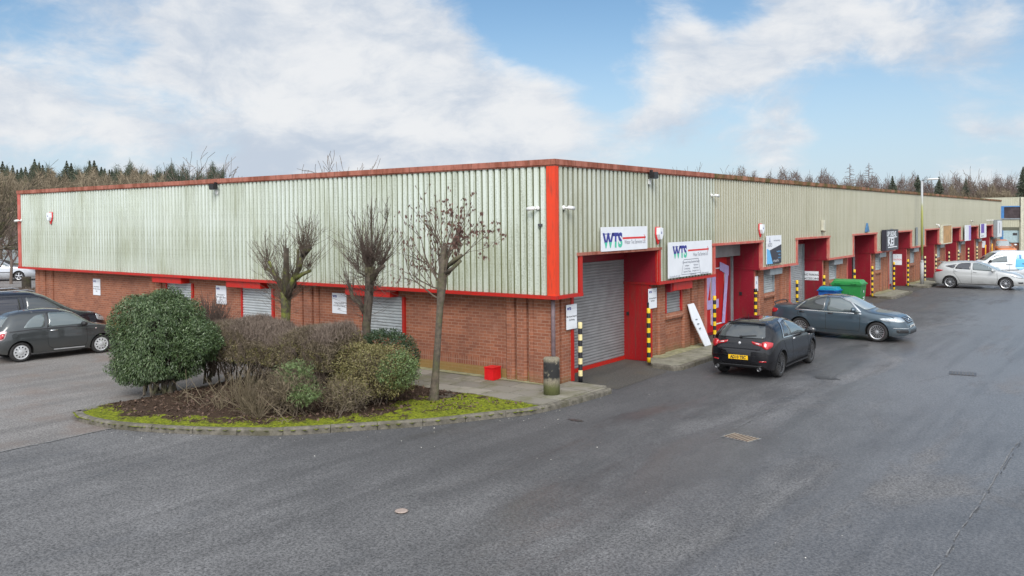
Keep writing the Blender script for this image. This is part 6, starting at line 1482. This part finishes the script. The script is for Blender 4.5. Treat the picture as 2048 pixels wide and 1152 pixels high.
c.finish('small dark grey three door car with silver wheel trims parked left of the evergreen bush', 'car', (-16.60, -3.98, 0), R_(83.2), paint('graphite_paint', (.058, .064, .066), .5, .32), 1.02, M['capw'], 'cap', 10)
# ---- 2. black people carrier behind it
c = Car(dict(L=4.75, roh=.95, wb=2.88, r=.335, n=3.4, tumble=.15, bulge=.05,
    top=[(0, .85), (.05, 1.10), (.14, 1.45), (.30, 1.64), (.7, 1.71), (1.6, 1.74), (2.4, 1.71), (2.8, 1.60), (3.2, 1.36), (3.6, 1.12), (3.8, 1.05), (4.2, .97), (4.5, .86), (4.66, .72), (4.75, .5)],
    belt=[(0, .9), (1, 1.02), (2.6, 1.0), (3.6, .96), (4.3, .84), (4.6, .66), (4.75, .45)], half=[(0, .76), (.1, .84), (.4, .91), (1, .93), (3.7, .93), (4.2, .87), (4.5, .74), (4.75, .5)]))
for sg in (-1, 1):
    c.patch(c.S([(.35, 1.08), (1.05, 1.06), (1.05, 1.54), (.42, 1.52)]), 'y', sg, M['glassb'], 'side_window', rnd_=1); c.patch(c.S([(1.12, 1.06), (2.05, 1.05), (2.05, 1.55), (1.12, 1.55)]), 'y', sg, M['glassb'], 'side_window', rnd_=1)
    c.patch(c.S([(2.22, 1.04), (3.32, 1.03), (3.28, 1.10), (2.86, 1.40), (2.60, 1.52), (2.24, 1.55)]), 'y', sg, M['glass'], 'side_window', rnd_=1)
    c.patch(c.S([(4.30, .70), (4.66, .62), (4.62, .78), (4.25, .90)]), 'y', sg, M['headl'], 'headlight', rnd_=1)
    b = MB(); b.tube([(c.X(.5), sg*.66, 1.70), (c.X(.6), sg*.66, 1.765), (c.X(2.3), sg*.66, 1.775), (c.X(2.5), sg*.66, 1.72)], .018, 6); b.build('roof_rail', M['chrome'], c.root)
c.patch([(-.66, 1.12), (.66, 1.12), (.56, 1.62), (-.56, 1.62)], 'x', 1, M['glass'], 'windscreen', rnd_=1); c.patch([(-.62, 1.1), (.62, 1.1), (.55, 1.55), (-.55, 1.55)], 'x', -1, M['glassb'], 'rear_window', rnd_=1)
door_lines(c, [[(2.14, 1.55), (2.14, .4), (3.35, .38), (3.40, .95)], [(1.08, 1.0), (1.12, .6), (1.3, .4), (2.1, .4)]]); c.handle(2.28, .93, M['plas']); c.handle(1.2, .93, M['plas']); c.mirror(3.25, 1.06, M['plas'], .12)
c.finish('black people carrier with silver roof rails parked behind the small dark grey car', 'car', (-19.65, -3.55, 0), R_(85), paint('black_paint_blue', (.012, .014, .022), .3, .25), 1.10, M['alloy'], 'twin', 7)
# ---- 3. silver estate beyond the building end
c = Car(dict(L=4.83, roh=1.1, wb=2.70, r=.33, n=3.0, tumble=.17, top=[(0, .85), (.06, 1.05), (.25, 1.30), (.5, 1.42), (1.2, 1.47), (2.2, 1.47), (2.7, 1.38), (3.2, 1.12), (3.5, 1.0), (4.2, .90), (4.6, .76), (4.83, .5)], belt=[(0, .88), (1, .95), (3.4, .92), (4.3, .78), (4.83, .45)], half=[(0, .76), (.15, .84), (.5, .89), (3.7, .89), (4.3, .82), (4.6, .7), (4.83, .5)]))
for sg in (-1, 1):
    for q in ([(.45, 1.0), (1.35, .99), (1.35, 1.33), (.7, 1.31)], [(1.43, .99), (2.15, .98), (2.15, 1.36), (1.43, 1.34)], [(2.25, .98), (3.25, .97), (2.75, 1.26), (2.5, 1.34), (2.27, 1.36)]): c.patch(c.S(q), 'y', sg, M['glassl'], 'side_window', rnd_=1)
    c.line(c.S([(.95+.5, .60), (3.3, .60)]), 'y', sg, .045, M['plas'], 'rubbing_strip', off=.01)
c.patch([(-.62, 1.02), (.62, 1.02), (.50, 1.40), (-.50, 1.40)], 'x', 1, M['glass'], 'windscreen', rnd_=1); c.patch([(4.3-c.ox, -.6), (4.3-c.ox, .6), (4.32-c.ox, .6), (4.32-c.ox, -.6)], 'z', 1, M['seam'], 'bonnet_gap')
door_lines(c, [[(2.2, 1.0), (2.2, .35)], [(1.4, 1.0), (1.4, .6)], [(3.3, .97), (3.3, .35)]])
c.finish('silver estate car seen side on in the gap beyond the left end of the building', 'car', (-57.0, 11.3, 0), R_(48), paint('silver_paint', (.48, .50, .53), .3, .3), 1.08, M['alloy'], 'star', 5)
# ---- 4. black hatchback, tail to the camera
c = Car(dict(L=4.36, roh=.80, wb=2.634, r=.34, n=3.3, tumble=.19, bulge=.075,
    top=[(0, .80), (.025, .93), (.07, 1.02), (.18, 1.13), (.34, 1.27), (.52, 1.385), (.62, 1.415), (1.1, 1.455), (1.8, 1.465), (2.3, 1.40), (2.75, 1.22), (3.15, 1.03), (3.4, .97), (3.8, .90), (4.1, .79), (4.28, .62), (4.36, .45)],
    belt=[(0, .78), (.3, .95), (.7, 1.0), (1.5, .97), (3.1, .91), (3.9, .78), (4.2, .6), (4.36, .42)], half=[(0, .66), (.03, .74), (.10, .805), (.3, .865), (.7, .895), (1.2, .895), (2.0, .885), (3.3, .90), (3.8, .86), (4.15, .72), (4.3, .58), (4.36, .48)]))
for sg in (-1, 1):
    c.patch(c.S([(1.02, 1.04), (1.62, 1.02), (1.62, 1.34), (1.40, 1.33), (1.15, 1.21)]), 'y', sg, M['glass'], 'side_window', rnd_=1, off=.008); c.patch(c.S([(1.70, 1.02), (2.95, .98), (2.45, 1.25), (2.05, 1.36), (1.70, 1.36)]), 'y', sg, M['glassl'], 'side_window', rnd_=1, off=.008)
    c.line(c.S([(.95, 1.02), (1.10, 1.22), (1.36, 1.37), (1.7, 1.40), (2.1, 1.395), (2.5, 1.27), (3.0, .99)]), 'y', sg, .034, M['chrome'], 'chrome_strip', off=.012); c.line(c.S([(.95, 1.02), (1.6, .995), (3.0, .955)]), 'y', sg, .022, M['chrome'], 'chrome_strip', off=.010)
    # rear lamps wrap round the corner
    c.patch([(sg*.30, .985), (sg*.58, .94), (sg*.62, .90), (sg*.58, .87), (sg*.36, .915)], 'x', -1, M['taill'], 'tail_light', rnd_=1, off=.012); c.patch([(sg*.57, .965), (sg*.66, .99), (sg*.80, .96), (sg*.80, .85), (sg*.70, .79), (sg*.60, .84)], 'x', -1, M['taill'], 'tail_light', rnd_=1, off=.014)
    c.patch([(sg*.42, .945), (sg*.52, .935), (sg*.52, .915), (sg*.42, .925)], 'x', -1, M['tailw'], 'reversing_light', off=.018, res=.04)
    c.patch([(sg*.54, .50), (sg*.70, .505), (sg*.70, .475), (sg*.54, .47)], 'x', -1, M['taill'], 'reflector', off=.01)
    b = MB(); b.lathe([(.042, 0), (.050, .0), (.050, -.09), (.042, -.09), (.040, -.02)], 18, 'x', (c.X(-.045), sg*.56, .30)); b.build('exhaust_tip', M['alloyd'], c.root, True)
    b = MB(); b.lathe([(.0001, .0), (.041, .0)], 18, 'x', (c.X(-.055), sg*.56, .30)); b.build('exhaust_bore', M['well'], c.root, True)
    c.line(c.S([(1.1, .255), (3.15, .25)]), 'y', sg, .05, M['plas'], 'sill_skirt', off=.02); c.line(c.S([(1.15, .235), (3.1, .23)]), 'y', sg, .012, M['chrome'], 'sill_skirt', off=.03)
c.patch([(-.60, 1.055), (.60, 1.055), (.62, 1.10), (.52, 1.34), (0, 1.362), (-.52, 1.34), (-.62, 1.10)], 'x', -1, M['glass'], 'rear_window', rnd_=1, off=.008)
b = MB(); p = [(c.X(.56), -.50, 1.395), (c.X(.50), -.3, 1.412), (c.X(.47), 0, 1.418), (c.X(.50), .3, 1.412), (c.X(.56), .50, 1.395)]; b.tube(p, .022, 8); b.build('spoiler', M['plas'], c.root, True)
b = MB(); q0 = c.cast('x', -1, .02, 1.07, .03); q1 = c.cast('x', -1, -.40, 1.115, .03); b.tube([q0, q1], [.014, .009], 6); b.tube([q0+V3(0, 0, -.01), q0+V3(0, -.06, 0)], .028, 8); b.build('rear_wiper', M['plas'], c.root)
c.patch([(c.X(.85), -.48), (c.X(1.9), -.50), (c.X(1.9), .50), (c.X(.85), .48)], 'z', 1, M['glassb'], 'glass_roof', rnd_=1, off=.005)
c.patch([(-.60, .99), (.60, .99), (.50, 1.38), (-.50, 1.38)], 'x', 1, M['glass'], 'windscreen', rnd_=1)
for pts in ([(-.60, 1.04), (-.62, .97), (-.56, .84), (-.46, .70), (-.38, .68), (.38, .68), (.46, .70), (.56, .84), (.62, .97), (.60, 1.04)],): c.line(pts, 'x', -1, .010, M['seam'], off=.004)
c.line([(-.74, .62), (.74, .62)], 'x', -1, .008, M['seam'], off=.004)
c.patch([(-.60, .385), (.60, .385), (.52, .30), (-.52, .30)], 'x', -1, M['plas'], 'rear_diffuser', off=.012)
b = MB(); q = c.cast('x', -1, 0, .93, .0); b.lathe([(.0001, -.02), (.034, -.02), (.038, 0)], 20, 'x', (q.x, 0, .93)); b.build('badge', M['capw'], c.root, True)
b = MB(); p = c.cast('z', 1, c.X(.72), 0, 0); b.tube([p, p+V3(-.07, 0, .20)], .006, 5); b.build('aerial', M['plas'], c.root)
door_lines(c, [[(1.66, 1.0), (1.66, .45), (1.72, .33), (2.92, .32), (3.0, .5), (3.02, .93)], [(.98, .96), (1.06, .75), (1.20, .6)]]); c.handle(1.86, .90, M['chrome']); c.mirror(2.78, 1.03, paint('black_gloss', (.01, .01, .012), .2, .2), .13); plate(c, 'r', .575, M['platey'], 'AD10 TEC')
for sg in (-1, 1): c.patch(c.S([(3.12, .86), (3.20, .86), (3.20, .88), (3.12, .88)]), 'y', sg, M['tailw'], 'side_repeater', res=.05)
c.finish('black hatchback seen from behind with yellow number plate and twin exhausts', 'car', (2.88, 6.33, 0), R_(91), paint('black_metallic_paint', (.004, .004, .006), .0, .2, .3, .5, .08), 1.0, M['alloyd'], 'twin', 9)
# ---- 5. blue grey saloon
c = Car(dict(L=4.56, roh=1.08, wb=2.578, r=.33, n=3.5, tumble=.17, bulge=.06,
    top=[(0, .80), (.03, .97), (.09, 1.06), (.35, 1.075), (.75, 1.10), (1.05, 1.22), (1.4, 1.37), (1.75, 1.445), (2.15, 1.465), (2.5, 1.43), (2.9, 1.26), (3.25, 1.06), (3.45, .99), (3.9, .93), (4.25, .83), (4.45, .70), (4.56, .5)],
    belt=[(0, .86), (.4, .94), (1.2, .93), (2.5, .91), (3.4, .88), (4.1, .79), (4.4, .62), (4.56, .42)], half=[(0, .68), (.06, .76), (.25, .84), (.7, .885), (1.4, .89), (3.4, .89), (4.0, .855), (4.3, .75), (4.47, .60), (4.56, .48)]))
for sg in (-1, 1):
    c.patch(c.S([(1.00, .98), (1.92, .96), (1.95, 1.385), (1.62, 1.375), (1.26, 1.22)]), 'y', sg, M['glass'], 'side_window', rnd_=1, off=.008); c.patch(c.S([(2.02, .96), (3.10, .94), (3.06, 1.0), (2.70, 1.27), (2.38, 1.38), (2.04, 1.39)]), 'y', sg, M['glassl'], 'side_window', rnd_=1, off=.008)
    c.line(c.S([(.93, .96), (1.24, 1.24), (1.6, 1.40), (1.95, 1.418), (2.38, 1.41), (2.74, 1.28), (3.14, .96)]), 'y', sg, .034, M['chrome'], 'chrome_strip', off=.010); c.line(c.S([(.93, .945), (2.0, .925), (3.16, .905)]), 'y', sg, .028, M['chrome'], 'chrome_strip', off=.010)
    c.patch([(sg*.40, .80), (sg*.66, .83), (sg*.84, .80), (sg*.84, .70), (sg*.66, .665), (sg*.42, .69)], 'x', 1, M['headl'], 'headlight', rnd_=1, off=.010); c.patch(c.S([(.0, .78), (.22, .80), (.30, .92), (.05, .96)]), 'y', sg, M['taill'], 'tail_light', rnd_=1)
    c.patch([(sg*.46, .42), (sg*.76, .44), (sg*.74, .33), (sg*.48, .32)], 'x', 1, M['plas'], 'lower_grille', rnd_=1, off=.008); c.line([(sg*.44, .47), (sg*.80, .49)], 'x', 1, .016, M['chrome'], 'chrome_strip', off=.012)
c.patch([(-.64, 1.03), (.64, 1.03), (.52, 1.40), (-.52, 1.40)], 'x', 1, M['glassw'], 'windscreen', rnd_=1, off=.008); c.patch([(-.55, 1.14), (.55, 1.14), (.48, 1.38), (-.48, 1.38)], 'x', -1, M['glass'], 'rear_window', rnd_=1)
c.patch([(-.36, .80), (.36, .80), (.32, .62), (-.32, .62)], 'x', 1, M['plas'], 'grille', rnd_=0, off=.010)
for z_ in (.66, .70, .74, .78): c.line([(-.33, z_), (.33, z_)], 'x', 1, .014, M['chrome'], 'grille_bar', off=.016)
b = MB(); q = c.cast('x', 1, 0, .72, .0); b.lathe([(.0001, .03), (.05, .03), (.055, .01)], 20, 'x', (q.x, 0, .72)); b.build('badge', M['chrome'], c.root, True)
c.patch([(-.40, .40), (.40, .40), (.38, .30), (-.38, .30)], 'x', 1, M['plas'], 'lower_grille', off=.008); plate(c, 'f', .51, M['platew'], 'GL06 RKJ')
b = MB(); b.tube([(c.X(.12), -.60, 1.06), (c.X(.07), -.56, 1.13), (c.X(.05), 0, 1.15), (c.X(.07), .56, 1.13), (c.X(.12), .60, 1.06)], .022, 6); b.build('spoiler', M['plas'], c.root, True)
c.patch([(c.X(1.9), -.38), (c.X(2.35), -.38), (c.X(2.35), .38), (c.X(1.9), .38)], 'z', 1, M['glassb'], 'sunroof', rnd_=1, off=.004)
door_lines(c, [[(1.98, 1.0), (1.98, .33)], [(1.98, .33), (3.08, .32), (3.12, .5), (3.12, .96)], [(1.02, .98), (1.0, .80), (1.14, .66), (1.42, .42), (1.5, .33), (1.98, .33)]]); c.handle(2.14, .87, M['plas']); c.handle(1.16, .87, M['plas'])
for yy in (-.42, .42): c.line([(c.X(3.45), yy*1.25), (c.X(4.2), yy*.9)], 'z', 1, .010, M['seam'])
bl = paint('blue_grey_paint', (.060, .092, .118), .5, .3); c.mirror(2.94, 1.04, bl, .12)
c.finish('blue grey saloon car with alloy wheels parked nose out beyond the black hatchback', 'car', (2.91, 13.83, 0), R_(-1.3), bl, 1.0, M['alloy'], 'twin', 9)
# ---- 6. silver hatchback
def focus(label, loc, rz, sc, body, plate_=None, grp=None):
    c = Car(dict(L=4.38, roh=.80, wb=2.65, r=.33, n=3.4, tumble=.18, bulge=.06,
        top=[(0, .78), (.04, .98), (.12, 1.12), (.24, 1.28), (.34, 1.375), (.7, 1.43), (1.2, 1.475), (1.7, 1.475), (2.2, 1.40), (2.7, 1.20), (3.15, 1.0), (3.5, .93), (3.9, .84), (4.15, .72), (4.3, .58), (4.38, .45)],
        belt=[(0, .86), (.5, 1.02), (1.2, 1.0), (2.5, .93), (3.1, .89), (3.9, .74), (4.2, .58), (4.38, .42)], half=[(0, .70), (.08, .80), (.3, .87), (.8, .905), (3.3, .905), (3.8, .86), (4.1, .74), (4.3, .58), (4.38, .46)]))
    for sg in (-1, 1):
        c.patch(c.S([(.55, 1.20), (.98, 1.08), (1.14, 1.30), (.95, 1.28)]), 'y', sg, M['glassb'], 'side_window', rnd_=1, off=.007); c.patch(c.S([(1.04, 1.07), (1.80, 1.03), (1.80, 1.38), (1.36, 1.36), (1.2, 1.31)]), 'y', sg, M['glassb'], 'side_window', rnd_=1, off=.007)
        c.patch(c.S([(1.90, 1.02), (3.05, .95), (2.62, 1.20), (2.2, 1.36), (1.90, 1.38)]), 'y', sg, M['glassl'], 'side_window', rnd_=1, off=.007)
        c.patch(c.S([(.0, .93), (.10, 1.03), (.52, .98), (.30, .90), (.08, .86)]), 'y', sg, M['taill'], 'tail_light', rnd_=1, off=.01); c.patch(c.S([(3.62, .80), (4.0, .74), (4.28, .62), (4.2, .60), (3.9, .66)]), 'y', sg, M['headl'], 'headlight', rnd_=1, off=.01); c.patch([(sg*.38, .66), (sg*.62, .72), (sg*.66, .64), (sg*.42, .60)], 'x', 1, M['headl'], 'headlight', rnd_=1, off=.01)
        c.patch(c.S([(4.0, .42), (4.24, .42), (4.24, .34), (4.05, .34)]), 'y', sg, M['plas'], 'fog_light_surround', rnd_=1, off=.008)
        c.line(c.S([(1.2, .26), (3.1, .25)]), 'y', sg, .03, M['plas'], 'sill_strip', off=.006)
    c.patch([(-.60, 1.0), (.60, 1.0), (.5, 1.40), (-.5, 1.40)], 'x', 1, M['glassw'], 'windscreen', rnd_=1); c.patch([(-.55, 1.08), (.55, 1.08), (.48, 1.32), (-.48, 1.32)], 'x', -1, M['glassb'], 'rear_window', rnd_=1)
    c.patch([(-.62, .38), (.62, .38), (.56, .27), (-.56, .27)], 'x', -1, M['plas'], 'rear_bumper_insert', off=.01); c.patch([(-.40, .58), (.40, .58), (.34, .42), (-.34, .42)], 'x', 1, M['plas'], 'grille', rnd_=0, off=.008)
    b = MB(); b.box(c.X(.16), c.X(.40), -.50, .50, 1.385, 1.405); b.build('spoiler', body, c.root)
    door_lines(c, [[(1.85, 1.03), (1.86, .30)], [(3.05, .92), (3.08, .5), (3.0, .30)], [(1.0, 1.05), (1.0, .85), (1.2, .6), (1.34, .30)]]); c.handle(2.02, .90, body); c.handle(1.08, .95, body); c.mirror(2.86, 1.02, body, .12)
    return c.finish(label, 'car', loc, rz, body, sc, M['alloy'], 'twin', 8, group=grp)
silv = paint('silver_metallic_paint', (.44, .45, .445), .2, .32)
focus('silver five door hatchback parked nose out across the bays near the right edge', (3.56, 38.62, 0), R_(1), 1.06, silv)
whp = paint('white_vehicle_paint', (.66, .69, .72), .0, .35)
x, y, _ = at_px(2085, 70); focus('white car beyond the van, only its roof showing at the right edge', (x, y, 0), R_(180), 1.0, whp)
# ---- 7. white van
c = Car(dict(L=4.70, roh=.80, wb=3.08, r=.33, n=4.2, tumble=.10, bulge=.05, crease=False,
    top=[(0, .9), (.02, 1.4), (.06, 1.70), (.15, 1.80), (.5, 1.83), (2.6, 1.83), (3.0, 1.74), (3.35, 1.52), (3.7, 1.24), (3.85, 1.16), (4.2, 1.08), (4.5, .93), (4.64, .72), (4.70, .5)],
    belt=[(0, .95), (.1, 1.08), (3.2, 1.06), (3.7, 1.0), (4.3, .86), (4.6, .66), (4.70, .45)], half=[(0, .84), (.06, .89), (.2, .91), (3.8, .91), (4.2, .87), (4.5, .74), (4.65, .6), (4.70, .5)]))
for sg in (-1, 1):
    c.patch(c.S([(2.42, 1.10), (3.62, 1.06), (3.55, 1.16), (3.22, 1.45), (3.0, 1.58), (2.44, 1.60)]), 'y', sg, M['glassl'], 'side_window', rnd_=1, off=.008); c.line(c.S([(.30, .98), (1.55, .98)]), 'y', sg, .05, M['plas'], 'door_rail', off=.012); c.line(c.S([(1.75, .58), (3.2, .56)]), 'y', sg, .045, M['plas'], 'rubbing_strip', off=.012)
    c.patch(c.S([(4.05, .92), (4.5, .80), (4.56, .70), (4.2, .74)]), 'y', sg, M['headl'], 'headlight', rnd_=1)
c.patch([(-.70, 1.2), (.70, 1.2), (.6, 1.70), (-.6, 1.70)], 'x', 1, M['glass'], 'windscreen', rnd_=1)
M['bp1'] = plain('mid_blue_print', (.09, .40, .72), .4, 0, .05); M['bp2'] = plain('pale_blue_print', (.30, .58, .80), .4, 0, .05); M['bp3'] = plain('deep_blue_print', (.02, .10, .38), .4, 0, .05)
for sg in (-1, 1):
    c.patch(c.S([(1.36, .78), (1.96, .78), (1.90, 1.30), (1.42, 1.30)]), 'y', sg, M['bp1'], 'printed_bottle', off=.006); c.patch(c.S([(1.48, .64), (1.66, .56), (1.86, .64), (1.96, .78), (1.36, .78)]), 'y', sg, M['bp2'], 'printed_bottle', off=.0065); c.patch(c.S([(1.50, 1.31), (1.86, 1.31), (1.86, 1.60), (1.50, 1.60)]), 'y', sg, M['bp2'], 'printed_neck', off=.006); c.patch(c.S([(1.60, 1.33), (1.68, 1.33), (1.68, 1.58), (1.60, 1.58)]), 'y', sg, M['bp3'], 'printed_stripe', off=.009)
    c.patch(c.S([(.42, 1.22), (1.02, 1.22), (.96, 1.42), (.84, 1.34), (.72, 1.50), (.60, 1.34), (.46, 1.42)]), 'y', sg, M['bp2'], 'printed_crown', off=.007); c.line(c.S([(.42, 1.16), (1.02, 1.16)]), 'y', sg, .03, M['bp1'], 'printed_stripe')
door_lines(c, [[(2.32, 1.7), (2.32, .34)], [(3.72, 1.02), (3.7, .34)], [(1.25, 1.7), (1.25, .34)]]); c.handle(2.42, .93, M['plas']); c.handle(2.22, .93, M['plas']); c.mirror(3.5, 1.15, M['plas'], .13)
x, y, _ = at_px(1916, 57.5); hd = Vector((-.90, -.436)).normalized()
c.finish('white panel van with blue printed bottle on its side facing left behind the silver hatchback', 'van', (x-hd.x*2.32-_f.x*.7, y-hd.y*2.32+_f.y*.7, 0), math.atan2(hd.y, hd.x), whp, 1.0, M['alloy'], 'star', 5, name='panel_van')
# ---- 8. orange pickup near the far building
c = Car(dict(L=5.1, roh=1.2, wb=3.0, r=.38, n=3.6, tumble=.15, top=[(0, .95), (.02, 1.05), (1.3, 1.08), (1.45, 1.40), (1.6, 1.80), (2.0, 1.86), (2.9, 1.86), (3.3, 1.66), (3.75, 1.24), (4.3, 1.16), (4.8, 1.04), (5.0, .85), (5.1, .6)], belt=[(0, .92), (1.4, 1.02), (3.6, 1.08), (4.6, .98), (5.0, .75), (5.1, .5)], half=[(0, .88), (.1, .92), (3.8, .93), (4.6, .88), (5.0, .78), (5.1, .66)]))
c.patch([(-.70, 1.26), (.70, 1.26), (.62, 1.76), (-.62, 1.76)], 'x', 1, M['glassw'], 'windscreen', rnd_=1); c.patch([(-.62, .92), (.62, .92), (.58, .74), (-.58, .74)], 'x', 1, M['platew'], 'grille', rnd_=0)
for sg in (-1, 1): c.patch([(sg*.66, .94), (sg*.86, .92), (sg*.84, .78), (sg*.66, .76)], 'x', 1, M['headl'], 'headlight', rnd_=1); c.patch(c.S([(1.7, 1.14), (3.5, 1.12), (3.0, 1.62), (1.75, 1.66)]), 'y', sg, M['glassb'], 'side_window', rnd_=1)
c.mirror(3.5, 1.35, M['chrome'], .16); x, y, _ = at_px(2000, 82)
c.finish('orange pickup with pale windscreen parked in front of the far two storey building', 'pickup', (x, y+.5, 0), R_(-68), paint('orange_paint', (.62, .17, .03), .1, .35), 1.0, M['alloy'], 'star', 6, name='pickup_truck')
